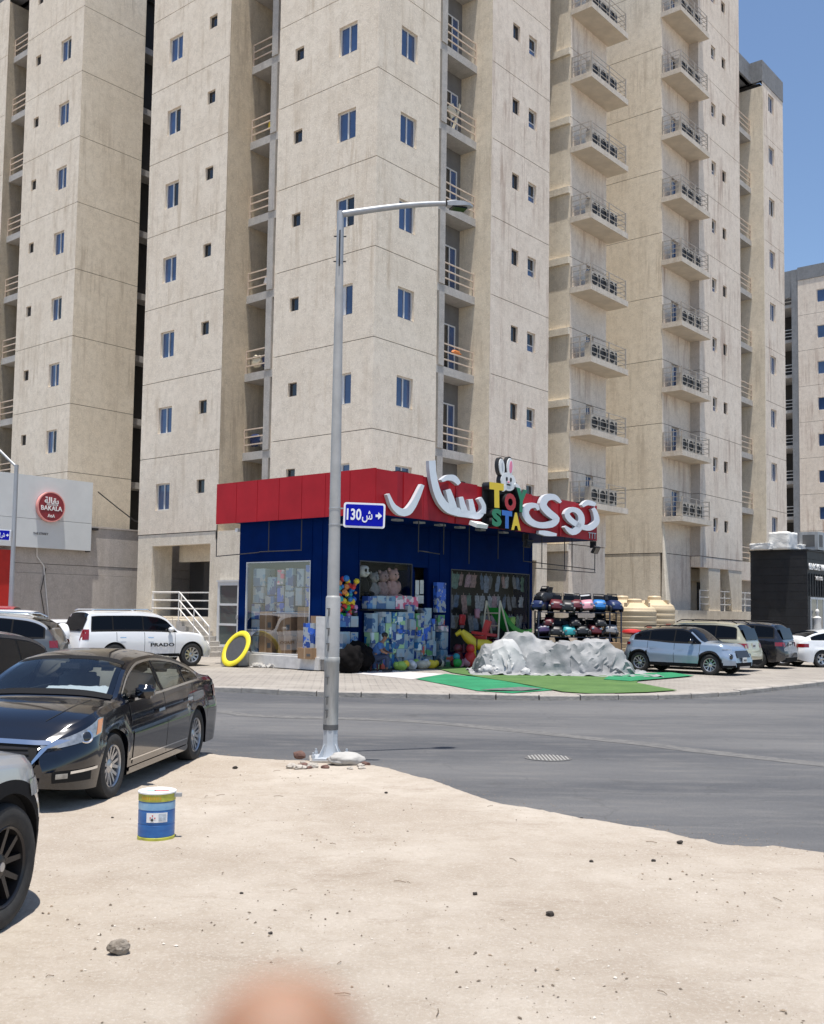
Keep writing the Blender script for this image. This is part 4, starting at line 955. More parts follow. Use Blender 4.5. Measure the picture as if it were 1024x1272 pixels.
def car(label, loc, heading, sp, cat='car', group=None, name='parked_car', clear=False, extras=None):
    """local x forward, y left.  sp: dictionary of measurements"""
    C_ = empty(name, loc, heading); tag(C_, label, cat, group or 'cars parked round the shop')
    L, W, wb, R = sp['L'], sp['W'], sp['wb'], sp['R']; xf = L/2; xr = -L/2
    fo = sp.get('fo', (L-wb)*.47); ax_f = xf-fo; ax_r = ax_f-wb; hw = W/2
    top = sorted(sp['top']); belt = sorted(sp['belt']); clr = sp.get('clr', .2); tumble = sp.get('tumble', .32)
    x_c, x_rf, x_rr, x_rb = sp['glass']      # cowl, roof front, roof rear, rear glass base (x from centre)
    pm = sp['paint']; roof_m = sp.get('roof', pm); clad = sp.get('clad', None)
    nf, nr_ = sp.get('nose', .60), sp.get('tail', .42)
    def yw(x):
        if x > xf-nf: t = (x-(xf-nf))/nf; return hw*(1-(1-sp.get('nosew', .66))*t**2.6)
        if x < xr+nr_: t = ((xr+nr_)-x)/nr_; return hw*(1-(1-sp.get('tailw', .80))*t**2.6)
        return hw
    def zt(x): return scurve(top, x)
    def zb_(x): return min(scurve(belt, x), zt(x)-.018)
    def zbot(x):
        z = clr
        if x > xf-.5: z = clr+ .05*((x-(xf-.5))/.5)**2
        if x < xr+.5: z = clr+ .10*(((xr+.5)-x)/.5)**2
        return z
    Ra = R*sp.get('arch', 1.13)
    def zarch(x):
        z = zbot(x)
        for a in (ax_f, ax_r):
            if abs(x-a) < Ra: z = max(z, R + sqrt(max(0, Ra*Ra-(x-a)**2)))
        return z
    crease = sp.get('crease', .0)
    def yside(x, z):
        zb = zb_(x); y = yw(x)
        if z <= zb:
            t = (z-clr)/(zb-clr+1e-6)
            bul = .045*(1-t)**2.0 + .055*max(0, t-.55)**1.5/.3
            bul += crease*(sm(t, .60, .70)-.5)
            return y - bul*.9
        y0 = y - (.045*0 + .055*.45**1.5/.3)*.9 - crease*.45; h = z-zb
        fadew = min(1, h/.05)
        return y0 - .03*fadew - tumble*h - .10*h*h
    def zedge(x):
        d = min(.075, .45*(zt(x)-zb_(x))); return zt(x)-d
    def rake(x, z):
        d = 0
        if x > 0: w = max(0, (x-(xf-.8))/.8)**2; d = -w*scurve(sp.get('rakef', [(0.0,.10),(.25,.02),(.5,0),(.75,.10),(1.1,.30)]), z)
        else: w = max(0, ((xr+.7)-x)/.7)**2; d = w*scurve(sp.get('raker', [(0.0,.10),(.3,.03),(.5,0),(.8,.05),(1.1,.12),(1.7,.35)]), z)
        return d
    def pos(x, y, z): return Vector((x+rake(x, z), y, z))
    # body shell -------------------------------------------------------------
    xs = []; x = xr
    while x < xf-1e-6: xs.append(x); x += .035 if (x > xf-.5 or x < xr+.4) else .05
    xs.append(xf)
    NL, NU, NTp = 9, 5, 7
    rows = []
    for x in xs:
        zb, za, ze, zc = zb_(x), zarch(x), zedge(x), zt(x); half = []
        za = min(za, zb-.03)
        half.append((0, zbot(x)-.0)); half.append((yside(x, za)-.20, zbot(x)))
        half.append((yside(x, za)-.06, za))
        for i in range(NL): z = lerp(za, zb, i/(NL-1)); half.append((yside(x, z), z))
        for i in range(1, NU+1): z = lerp(zb, ze, i/NU); half.append((yside(x, z), z))
        ye = yside(x, ze)
        for i in range(1, NTp+1):
            u = 1 - i/NTp
            uu = u; z = zc - (zc-ze)*(abs(uu)**3.0) ; half.append((ye*uu*(.985 if i == 1 else 1), z))
        loop = [(y, z) for y, z in half] + [(-y, z) for y, z in half[1:-1]][::-1]
        rows.append([pos(x, y, z) for y, z in loop])
    nl = len(rows[0]); hn = 3+NL+NU+NTp
    mb = MB(); base = 0
    for r_ in rows: mb.v += [tuple(p) for p in r_]
    def hole(x, z, y):
        if not clear: return False
        u = abs(y)/max(.2, yside(x, zedge(x)))
        if x_rf+.0 < x < x_c-.05 and u < .88 and z > zb_(x)+.02 and z > zedge(x)-.03 and x > x_rf+.04: return True
        if x_rb+.06 < x < x_rr-.04 and u < .86 and z > zedge(x)-.03: return True
        if z > zb_(x)+.035 and z < zedge(x)-.07 and abs(y) > yside(x, z)-.03:
            if sp['side'][0] < x < sp['side'][-1]: return not any(abs(x-p) < .05 for p in sp['side'][1:-1])
        return False
    for i in range(len(xs)-1):
        for j in range(nl):
            k = (j+1) % nl; ids = (i*nl+j, i*nl+k, (i+1)*nl+k, (i+1)*nl+j)
            c = sum((Vector(mb.v[q]) for q in ids), Vector())/4
            xm = (xs[i]+xs[i+1])/2
            if hole(xm, c.z, c.y): continue
            jj = j if j < hn else nl-j-1
            m_ = 0
            if jj < 2: m_ = 1
            elif c.z > zb_(xm)+.25 and xm < x_rf+.15: m_ = 2
            if clad and jj >= 2 and c.z < clad(xm, R, Ra, ax_f, ax_r): m_ = 1
            mb.f.append(ids); mb.m.append(m_)
    mb.f.append(tuple(range(nl))); mb.m.append(0); mb.f.append(tuple((len(xs)-1)*nl+j for j in range(nl))[::-1]); mb.m.append(0)
    body = mb.obj('body', [pm, M['trim_black'], roof_m], C_, smooth=32, fix=not clear)
    if clear:
        pass
    # dark wells and floor
    wl = MB()
    for a in (ax_f, ax_r): wl.box(a-Ra-.03, a+Ra+.03, -hw+.14, hw-.14, clr+.03, min(R+Ra+.04, zb_(a)-.03))
    wl.obj('wheel_well', M['seam'], C_)
    # patches on the skin ----------------------------------------------------
    def side_patch(name, fl, fr, z0, z1, m, off=.004, par=None, sides=(-1, 1), nx=10, nz=4, thick=False):
        """fl,fr: x of rear and front edge as function of t (0 bottom..1 top); z0,z1: functions of x"""
        out = []
        for s in sides:
            P = []
            for j in range(nz+1):
                t = j/nz; row = []
                for i in range(nx+1):
                    x = lerp(fl(t), fr(t), i/nx); z = lerp(z0(x), z1(x), t); p = pos(x, yside(x, z)+off, z); p.y *= s; row.append(p)
                P.append(row)
            out.append(MB().grid(P).obj(name, m, par or C_, smooth=60, fix=True))
            me = out[-1].data
            # make sure the normals look outward
            if me.polygons and (me.polygons[0].normal.y*s) < 0: me.flip_normals()
        return out
    def cst(v): return lambda *_: v
    glass = M['clear_glass'] if clear else M['car_glass']
    # side windows
    sd = sp['side']; zt_off = sp.get('dlo', .07)
    lo = lambda x: zb_(x)+.03; hi = lambda x: max(zb_(x)+.035, zedge(x)-zt_off)
    side_patch('window_trim', cst(sd[0]-.03), cst(sd[-1]+.03), lambda x: zb_(x)+.012, lambda x: max(zb_(x)+.018, zedge(x)-zt_off+.022), M['chrome'] if sp.get('chrome_dlo') else M['trim_black'], .0035 if not clear else .002, nx=40) if not clear else None
    for a, b in zip(sd, sd[1:]):
        side_patch('side_window', cst(a+.022), cst(b-.022), lo, hi, glass, .007, nx=16)
    if clear:   # trim strips along belt and pillars instead of a full patch
        side_patch('window_trim', cst(sd[0]-.02), cst(sd[-1]+.03), lambda x: zb_(x)+.008, lambda x: zb_(x)+.035, M['chrome'], .006, nx=40, nz=1)
        side_patch('window_trim', cst(sd[0]-.02), cst(sd[-1]+.03), lambda x: max(zb_(x)+.02, zedge(x)-zt_off-.01), lambda x: max(zb_(x)+.03, zedge(x)-zt_off+.025), M['chrome'], .006, nx=40, nz=1)
        for p in sd[1:-1]: side_patch('door_pillar', cst(p-.055), cst(p+.055), lambda x: zb_(x)+.03, lambda x: zedge(x)-zt_off+.0, M['trim_black'], .0065, nx=2)
    def top_patch(name, x0, x1, u0, m, off=.005, nx=12, ny=14, inset=0.0):
        P = []
        for i in range(nx+1):
            x = lerp(x0, x1, i/nx); row = []
            for j in range(ny+1):
                u = lerp(-u0, u0, j/ny); ye = yside(x, zedge(x)); z = zt(x) - (zt(x)-zedge(x))*abs(u)**3
                dz = (zt(x+.01)-zt(x-.01))/.02; nn = Vector((-dz, 0, 1)).normalized()*off
                row.append(pos(x, ye*u, z)+nn)
            P.append(row)
        o = MB().grid(P).obj(name, m, C_, smooth=60, fix=False)
        if o.data.polygons[0].normal.z < 0: o.data.flip_normals()
        return o
    top_patch('windscreen', x_c-.03, x_rf+.02, .93, glass, .006)
    if clear:
        # black frit round the windscreen
        for (a, b, u) in ((x_c-.10, x_c+.0, .95), (x_rf-.02, x_rf+.08, .93)): top_patch('windscreen_seal', a, b, u, M['trim_black'], .008, 3)
    top_patch('rear_window', x_rr-.02, x_rb+.04, .90, glass, .006)
    # doors: gap lines and handles
    z0d = lambda x: max(clr+.10, zarch(x)+.03); z1d = lambda x: zb_(x)+.004
    for dx0, dx1 in zip(sp['doors'], sp['doors'][1:]):
        side_patch('door', cst(dx0+.006), cst(dx1-.006), z0d, z1d, pm if not clad else pm, .004, nx=18, nz=8)
        side_patch('door_gap', cst(dx0-.007), cst(dx0+.007), z0d, z1d, M['seam'], .0045, nx=1, nz=8)
        hz = lambda x: scurve(belt, x)-.17
        side_patch('door_handle', cst(dx0+.10), cst(dx0+.30), lambda x: hz(x)-.016, lambda x: hz(x)+.018, M['chrome'] if sp.get('chrome_handles', 1) else pm, .035, nx=4, nz=2)
    side_patch('door_gap', cst(sp['doors'][-1]-.007), cst(sp['doors'][-1]+.007), z0d, z1d, M['seam'], .0045, nx=1, nz=8)
    if sp.get('sill'): side_patch('sill_trim', cst(ax_r+Ra+.02), cst(ax_f-Ra-.02), lambda x: clr+.02, lambda x: clr+.02+sp['sill'], M['trim_black'] if sp.get('sill_black', 1) else pm, .012, nx=12, nz=2)
    # mirrors
    for s in (-1, 1):
        mxx = sp['side'][-1]-sp.get('mx', .28); mz = zb_(mxx)+.10; my = yside(mxx, mz-.02)
        mm = MB(); mm.box(-.06, .09, 0, .20, -.07, .08)
        bm = bmesh.new(); me = mm.mesh('mirror', sp.get('mirror', pm)); bm.from_mesh(me); bmesh.ops.bevel(bm, geom=bm.edges[:], offset=.035, segments=3, affect='EDGES'); bm.to_mesh(me); bm.free()
        for p in me.polygons: p.use_smooth = True
        link('mirror', me, C_, (mxx, s*(my+.06) if s > 0 else -(my+.06)-.20, mz))
        MB().box(mxx-.02, mxx+.05, s*(my-.03) if s > 0 else -(my+.10), s*(my+.10) if s > 0 else -(my-.03), mz-.06, mz-.03).obj('mirror_arm', M['trim_black'], C_)
    # wheels
    wd = sp.get('tw', .215); tm, rm = wheel_meshes(R, wd, sp.get('wheel', 'double5'), sp.get('rimm', 'rim'), label)
    for a in (ax_f, ax_r):
        for s in (-1, 1):
            w = empty('wheel', (a, s*(hw-wd/2-.015), R), 0); w.parent = C_
            if s > 0: w.rotation_euler = (0, 0, pi)
            w.rotation_euler[1] = random.uniform(0, 1.2)
            link('tyre', tm, w); link('rim', rm, w)
    env = dict(pos=pos, yside=yside, zt=zt, zb=zb_, zedge=zedge, yw=yw, side_patch=side_patch, top_patch=top_patch, C=C_, xf=xf, xr=xr, hw=hw, ax_f=ax_f, ax_r=ax_r, Ra=Ra, R=R, cst=cst, zarch=zarch, clr=clr)
    def end_patch(name, ys, z0, z1, m, off=.01, front=True, nx=10, nz=3, depth=0, par=None):
        """patch on nose (or tail) given as functions of y"""
        P = []
        sgn = 1 if front else -1
        for j in range(nz+1):
            row = []
            for i in range(nx+1):
                y = lerp(ys[0], ys[1], i/nx); z = lerp(z0(y) if callable(z0) else z0, z1(y) if callable(z1) else z1, j/nz)
                # invert plan curve
                x = (xf if front else xr); n0 = (nf if front else nr_)
                lim = hw*(sp.get('nosew', .66) if front else sp.get('tailw', .80)) - .05
                if abs(y) > lim:
                    a = min(1, max(0, (1-(abs(y)+.055)/hw)/(1-(sp.get('nosew', .66) if front else sp.get('tailw', .80)))))
                    t = a**(1/2.6); x = (xf-nf+nf*t) if front else (xr+nr_-nr_*t)
                p = pos(x, y, z); p.x += sgn*off; row.append(p)
            P.append(row)
        o = MB().grid(P).obj(name, m, par or C_, smooth=50, fix=False)
        if o.data.polygons[0].normal.x*sgn < 0: o.data.flip_normals()
        return o
    env['end_patch'] = end_patch
    if extras: extras(env)
    return C_, env

# ---- details shared by several cars
def tail_lamps(e, z0, z1, y0, wrap=.35, m='lamp_red'):
    e['side_patch']('tail_lamp', e['cst'](e['xr']+.03), e['cst'](e['xr']+wrap), lambda x: z0+.02, lambda x: z1, M[m], .010, nx=8)
    for s in (-1, 1): e['end_patch']('tail_lamp', (s*y0, s*(e['hw']-.10)), z0, z1, M[m], .012, front=False, nx=6)
def plate(e, z, front, rx=.0, text=None):
    x = (e['xf'] if front else e['xr']); p = e['pos'](x, 0, z)
    s = 1 if front else -1
    MB().box(p.x+s*.01 - .005, p.x+s*.022, -.16, .16, z-.08, z+.08).obj('number_plate', M['plate'], e['C'])
    mb = MB(); 
    for i in range(5): mb.box(p.x+s*.022, p.x+s*.026, -.11+i*.05, -.085+i*.05, z-.045, z+.02)
    mb.obj('plate_lettering', M['trim_black'], e['C'])['kind'] = 'stuff'

P_black = paint('black_car_paint', (.0012,.0018,.005), .0, .12, coat=1.0)
P_white = paint('white_car_paint', (.74,.75,.76), .0, .25, dust=.10)
P_silverblue = paint('silver_blue_paint', (.30,.37,.46), .5, .3, dust=.1)
P_beige = paint('champagne_paint', (.46,.43,.30), .4, .3, dust=.15)
P_silver = paint('silver_paint', (.50,.51,.52), .6, .32, dust=.12)
P_grey = paint('dark_grey_paint', (.11,.115,.115), .5, .3, dust=.3)
P_red = paint('red_car_paint', (.42,.02,.02), .2, .3)
P_navy = paint('navy_paint', (.008,.011,.02), .3, .2, dust=.25)

# ---- black saloon in front -------------------------------------------------
SEDAN = dict(L=4.86, W=1.83, wb=2.776, R=.335, fo=.96, clr=.19, tumble=.42, nose=.70, tail=.42, nosew=.62, tailw=.78, wheel='split7', tw=.215,
    top=[(-2.43,.93),(-2.36,1.055),(-2.05,1.10),(-1.80,1.135),(-1.25,1.325),(-.75,1.43),(-.15,1.475),(.25,1.455),(.62,1.36),(1.20,1.07),(1.32,1.015),(1.75,.965),(2.15,.87),(2.34,.77),(2.43,.64)],
    belt=[(-2.43,.86),(-2.2,.99),(-1.5,1.015),(-.6,.985),(.4,.95),(1.2,.925),(1.8,.86),(2.2,.76),(2.43,.60)],
    glass=(1.27, .50, -.95, -1.80), side=[-1.50, -.98, -.12, 1.03], doors=[-1.15, -.10, .98], paint=P_black, chrome_dlo=1, dlo=.06, sill=.05, sill_black=0, crease=.03,
    rakef=[(0.0,.12),(.22,.06),(.38,.0),(.55,.03),(.70,.12),(.80,.22),(1.1,.30)])
def sedan_extras(e):
    C_ = e['C']; pos = e['pos']; yside = e['yside']; cst = e['cst']; xf = e['xf']
    # headlamp: slanted wedge sweeping back along the wing
    def hz0(x): return lerp(.60, .735, sm(x, xf-.03, xf-.72) if False else max(0, min(1, (xf-.05-x)/.68)))
    def hz1(x): return lerp(.665, .86, max(0, min(1, (xf-.05-x)/.55)))
    e['side_patch']('headlamp', lambda t: xf-.62-.10*t, cst(xf-.10), hz0, hz1, M['lamp_clear'], .010, nx=14, nz=5)
    for s in (-1, 1):
        e['end_patch']('headlamp', (s*.52, s*.80), lambda y: .615, lambda y: .655+.05*(abs(y)-.5), M['lamp_clear'], .014, nx=5)
    e['side_patch']('indicator', lambda t: xf-.60-.09*t, lambda t: xf-.50-.07*t, lambda x: hz0(x)+.012, lambda x: hz1(x)-.012, M['lamp_amber'], .014, nx=4)
    for s in (-1, 1):
        x = xf-.36; z = .70; y = yside(x, z); p = pos(x, y*s, z)
        Mx = Matrix.Translation(p) @ Matrix.Rotation(s*-radians(52), 4, 'X') @ Matrix.Rotation(radians(40), 4, 'Y')
        MB().lathe([(0, .022), (.03, .02), (.048, .008), (.055, .004)], 20, Mx, 0).obj('projector_lens', M['dark_glass'], C_, smooth=50)
        MB().lathe([(.055, .008), (.068, .012), (.074, .002)], 20, Mx, 0).obj('lamp_ring', M['chrome'], C_, smooth=50)
    # grille with chrome surround
    e['end_patch']('grille', (-.50, .50), .46, lambda y: .66-.02*abs(y), M['seam'], .012, nz=2)
    for i in range(4):
        z = .485+i*.043; e['end_patch']('grille_bar', (-.47+.02*i, .47-.02*i), z, z+.014, M['chrome'] if i == 9 else M['rim_dark'], .026, nz=1)
    e['end_patch']('grille_chrome', (-.60, .60), lambda y: .665-.03*abs(y), lambda y: .705-.03*abs(y), M['chrome'], .032, nz=2)
    for s in (-1, 1):
        P = [[pos(xf, s*y, z)+Vector((.03-.10*max(0, y-.5), 0, 0)) for y, z in row] for row in ([(.44, .43), (.60, .62), (.80, .70)], [(.40, .40), (.54, .61), (.66, .70)])]
        MB().grid(P).obj('grille_chrome', M['chrome'], C_, smooth=50, fix=False)
    e['end_patch']('grille_chrome', (-.42, .42), .405, .43, M['chrome'], .03, nz=1)
    MB().lathe([(0, .012), (.055, .01), (.062, 0)], 24, Matrix.Translation(pos(xf, 0, .585)+Vector((.035, 0, 0))) @ Matrix.Rotation(R90, 4, 'Y')).obj('front_badge', M['chrome'], C_)
    e['end_patch']('lower_intake', (-.52, .52), .245, .34, M['seam'], .012)
    # fog lamp pockets
    e['side_patch']('fog_recess', cst(xf-.42), cst(xf-.06), lambda x: .285, lambda x: .40, M['seam'], .006, nx=8)
    e['side_patch']('fog_lamp', cst(xf-.17), cst(xf-.08), lambda x: .325, lambda x: .375, M['lamp_clear'], .012, nx=6)
    e['side_patch']('fog_trim', cst(xf-.50), cst(xf-.19), lambda x: .365+.06*(xf-.19-x), lambda x: .39+.06*(xf-.19-x), M['chrome'], .014, nx=6, nz=1)
    plate(e, .37, True)
    tail_lamps(e, .76, .93, .45, .40)
    e['side_patch']('sill_chrome', cst(e['ax_r']+e['Ra']+.05), cst(e['ax_f']-e['Ra']-.05), lambda x: .335, lambda x: .350, M['chrome'], .007, nx=12, nz=1)
    # roof line darker seam, bonnet gap
    for u in (-.72, .72):
        P = []
        for i in range(16):
            x = lerp(1.34, 2.20, i/15); row = []
            for d in (-.006, .006):
                uu = u+d-.08*(i/15)*(1 if u > 0 else -1); ye = yside(x, e['zedge'](x)); z = e['zt'](x)-(e['zt'](x)-e['zedge'](x))*abs(uu)**3; row.append(pos(x, ye*uu, z)+Vector((0, 0, .0035)))
            P.append(row)
        MB().grid(P).obj('bonnet_gap', M['seam'], C_, fix=False)
    # inside: seats, dashboard with papers, wheel
    it = MB(); it.box(-1.5, 1.15, -.72, .72, .30, .36); it.obj('cabin_floor', M['interior_d'], C_)
    da = MB(); da.box(.50, 1.20, -.70, .70, .72, .965); bmesh_round(da.obj('dashboard', M['interior_d'], C_), .05)
    for y in (-.36, .36):
        for x, nm in ((-.15, 'front_seat'), (-1.05, 'rear_seat')):
            se = MB(); se.rbox(x, y, .50, .52, .50, .26); se.rbox(x-.30, y, .84, .16, .50, .66, ry=-.22); se.rbox(x-.37, y, 1.24, .12, .27, .19, ry=-.15)
            bmesh_round(se.obj(nm, M['interior'], C_), .05)
    sw = MB(); a = [(cos(t)*.185, sin(t)*.185) for t in [2*pi*i/24 for i in range(25)]]
    Mx = Matrix.Translation((.50, .36, .90)) @ Matrix.Rotation(radians(-65), 4, 'Y')
    sw.tube([Mx @ Vector((u, v, 0)) for u, v in a], .016, 6); sw.tube([Mx @ Vector((-.17, 0, 0)), Mx @ Vector((.17, 0, 0))], .02, 6); sw.obj('steering_wheel', M['interior_d'], C_)
    pp = MB(); P = []
    for i in range(13):
        row = []
        for j in range(25): row.append((.62+.030*i+.01*mnoise.noise((i*.5, j*.4, 3)), lerp(-.22, .60, j/24), 1.075-.008*i+.03*abs(mnoise.noise((i*.45, j*.35, 1)))))
        P.append(row)
    pp.grid(P); pp.obj('paper_on_dashboard', M['paper'], C_, smooth=20, fix=False)
    MB().box(.55, .60, -.11, .11, 1.27, 1.33).obj('inner_mirror', M['interior_d'], C_)
def bmesh_round(o, w, seg=3):
    bm = bmesh.new(); bm.from_mesh(o.data); bmesh.ops.bevel(bm, geom=bm.edges[:], offset=w, segments=seg, affect='EDGES', clamp_overlap=True); bm.to_mesh(o.data); bm.free()
    for p in o.data.polygons: p.use_smooth = True
    return o
def place(fw, rw, sp, side):
    """car transform from the ground contacts of two wheels on one side (side: +1 left, -1 right)"""
    f = Vector((fw[0], fw[1])); r = Vector((rw[0], rw[1])); d = (f-r).normalized(); lat = Vector((-d.y, d.x))*side
    L, wb = sp['L'], sp['wb']; fo = sp.get('fo', (L-wb)*.47); mid = (f+r)/2; xm = (L/2-fo) - wb/2
    c = mid - lat*(sp['W']/2-.12) - d*xm
    return (c.x, c.y), atan2(d.y, d.x)
(cx, cy), hd = place((-3.13, 10.84), (-2.86, 13.50), SEDAN, 1)
car('glossy black saloon with a sheet of paper behind its windscreen, parked on the sand', (cx, cy, -.01), hd, SEDAN, clear=True, extras=sedan_extras)

# ---- silver crossover cut off by the left edge ------------------------------
XOVER = dict(L=4.40, W=1.84, wb=2.63, R=.375, fo=.86, clr=.24, tumble=.30, nose=.75, tail=.5, nosew=.60, tailw=.74, wheel='double5', rimm='rim_dark', tw=.235, arch=1.16,
    top=[(-2.2,.95),(-2.1,1.18),(-1.85,1.45),(-1.3,1.62),(-.4,1.68),(.2,1.65),(.62,1.55),(1.15,1.15),(1.3,1.10),(1.75,1.04),(2.05,.95),(2.2,.78)],
    belt=[(-2.2,.88),(-2.0,1.08),(-1,1.04),(.3,1.0),(1.2,.98),(1.8,.93),(2.2,.72)], glass=(1.22,.60,-1.45,-2.02), mx=.50, side=[-1.75,-1.05,-.05,1.0], doors=[-1.05,0,1.0], paint=P_silver,
    clad=lambda x, R, Ra, af, ar: (max(.42, max((R+sqrt(max(0, (Ra+.085)**2-(x-a)**2)) if abs(x-a) < Ra+.085 else 0) for a in (af, ar)))), sill=.14)
def xover_extras(e):
    tail_lamps(e, .88, 1.05, .5, .5, 'lamp_red'); e['side_patch']('headlamp', e['cst'](e['xf']-.6), e['cst'](e['xf']-.1), lambda x: .76, lambda x: .86+.0*x, M['lamp_clear'], .01)
    plate(e, .6, True)
(cx, cy), hd = place((-2.52, 6.38), (-2.88, 3.78), XOVER, -1)
car('silver crossover with dark alloy wheel, cut off by the left edge nearest the camera', (cx, cy, .0), hd, XOVER, extras=xover_extras)

# ---- large white off-roader with spare wheel --------------------------------
PRADO = dict(L=4.70, W=1.86, wb=2.72, R=.385, fo=.84, clr=.32, tumble=.20, nose=.55, tail=.30, nosew=.74, tailw=.86, wheel='multi10', rimm='rim', tw=.24, arch=1.15,
    top=[(-2.35,1.02),(-2.33,1.25),(-2.28,1.62),(-2.12,1.76),(-1.6,1.80),(-.4,1.81),(.25,1.77),(.55,1.68),(1.05,1.22),(1.15,1.17),(1.8,1.12),(2.15,1.06),(2.35,.84)],
    belt=[(-2.35,1.0),(-2.2,1.12),(-1,1.13),(1.0,1.11),(1.7,1.05),(2.35,.80)], glass=(1.12,.48,-2.15,-2.33), side=[-2.0,-1.25,-.22,.95], doors=[-1.15,-.20,.88], paint=P_white, dlo=.10, mirror=P_white, sill=.10)
def prado_extras(e):
    C_ = e['C']; tail_lamps(e, .88, 1.22, .70, .24)
    sw = empty('spare_wheel', (e['xr']-.11, .12, 1.02)); sw.parent = C_
    MB().lathe([(0, .20), (.20, .20), (.33, .17), (.375, .10), (.385, 0), (.36, -.06), (0, -.06)], 32, Matrix.Rotation(-R90, 4, 'Y')).obj('spare_wheel_cover', P_white, sw, smooth=50)
    MB().box(-.207, -.2, -.16, .16, -.1, -.06).obj('cover_print', M['trim_black'], sw)
    e['end_patch']('rear_glass', (-.70, .70), 1.16, 1.60, M['car_glass'], .012, front=False)
    for s in (-1, 1): MB().tube([(-1.9, s*.62, 1.79), (-1.8, s*.64, 1.84), (.0, s*.64, 1.86), (.15, s*.62, 1.80)], .018, 6).obj('roof_rail', M['chrome'], C_)
    me = TXT['prado'].copy()
    put_text('prado', 'door_lettering', M['trim_black'], C_, frame((.42, -e['yside'](.35, .72)-.012, .72), (1,0,0), (0,0,1)) @ Matrix.Diagonal((1.5, .9, 1, 1)))
    e['side_patch']('headlamp', e['cst'](e['xf']-.30), e['cst'](e['xf']-.04), lambda x: .86, lambda x: .98, M['lamp_clear'], .01)
    plate(e, .62, False)
    ant = MB().tube([(1.0, -.55, 1.24), (.93, -.56, 1.62)], .006, 5).obj('aerial', M['black'], C_)
hdp = radians(41)
def from_wheel(fw, hd, sp, side, wheel='f'):
    d = Vector((cos(hd), sin(hd))); lat = Vector((-d.y, d.x))*side; L, wb = sp['L'], sp['wb']; fo = sp.get('fo', (L-wb)*.47)
    xw = (L/2-fo) if wheel == 'f' else (L/2-fo-wb)
    c = Vector(fw) - lat*(sp['W']/2-.12) - d*xw; return (c.x, c.y)
cx, cy = from_wheel((-7.30, 34.5), hdp, PRADO, -1)
car('large white off-roader with covered spare wheel on its back door, beside the stair railing', (cx, cy, PAVEZ), hdp, PRADO, 'off-roader', extras=prado_extras)

# ---- silver blue compact SUV with black roof --------------------------------
FRONX = dict(L=4.0, W=1.77, wb=2.52, R=.335, fo=.80, clr=.24, tumble=.34, nose=.55, tail=.45, nosew=.70, tailw=.76, wheel='double5', rimm='rim', tw=.215, arch=1.17,
    top=[(-2.0,.90),(-1.94,1.08),(-1.72,1.28),(-1.2,1.46),(-.5,1.54),(.05,1.55),(.35,1.50),(.92,1.12),(1.05,1.07),(1.6,1.02),(1.85,.93),(2.0,.74)],
    belt=[(-2.0,.86),(-1.8,1.06),(-1.2,1.05),(0,.98),(1.0,.97),(1.6,.94),(2.0,.70)], glass=(1.0,.32,-1.15,-1.80), side=[-1.55,-.98,-.08,.85], doors=[-1.02,-.05,.85], paint=P_silverblue, roof=P_black, mirror=P_black, dlo=.05, crease=.05,
    clad=lambda x, R, Ra, af, ar: (max(.36, max((R+sqrt(max(0, (Ra+.06)**2-(x-a)**2)) if abs(x-a) < Ra+.06 else 0) for a in (af, ar)))), sill=.10, chrome_handles=0)
def fronx_extras(e):
    tail_lamps(e, .90, 1.0, .3, .3); xf = e['xf']
    e['end_patch']('grille', (-.48, .48), .58, .80, M['rim_dark'], .012); e['end_patch']('grille_chrome', (-.62, .62), .815, .835, M['chrome'], .02, nz=1)
    e['side_patch']('day_lamp', e['cst'](xf-.35), e['cst'](xf-.08), lambda x: .82, lambda x: .85, M['lamp_clear'], .01); 
    for s in (-1, 1):
        P = e['pos'](xf-.12, s*.70, .60); MB().lathe([(0, .03), (.05, .03), (.09, .01), (.10, -.03)], 16, Matrix.Translation(P+Vector((.02, 0, 0))) @ Matrix.Rotation(R90, 4, 'Y')).obj('headlamp', M['dark_glass'], e['C'], smooth=50)
    e['end_patch']('lower_intake', (-.70, .70), .27, .42, M['trim_black'], .014); e['end_patch']('skid_plate', (-.40, .40), .24, .30, M['rim'], .03); plate(e, .50, True)
    for s in (-1, 1): MB().tube([(-1.3, s*.52, 1.49), (-1.2, s*.53, 1.55), (-.1, s*.54, 1.585), (.0, s*.53, 1.55)], .016, 6).obj('roof_rail', M['trim_black'], e['C'])
hd = atan2(-BX.y, -BX.x) - radians(1)
cx, cy = from_wheel((9.72, 33.62), hd, FRONX, -1)
car('silver blue compact SUV with black roof, nose to the road, right of the covered pile', (cx, cy, PAVEZ), hd, FRONX, 'SUV', extras=fronx_extras)

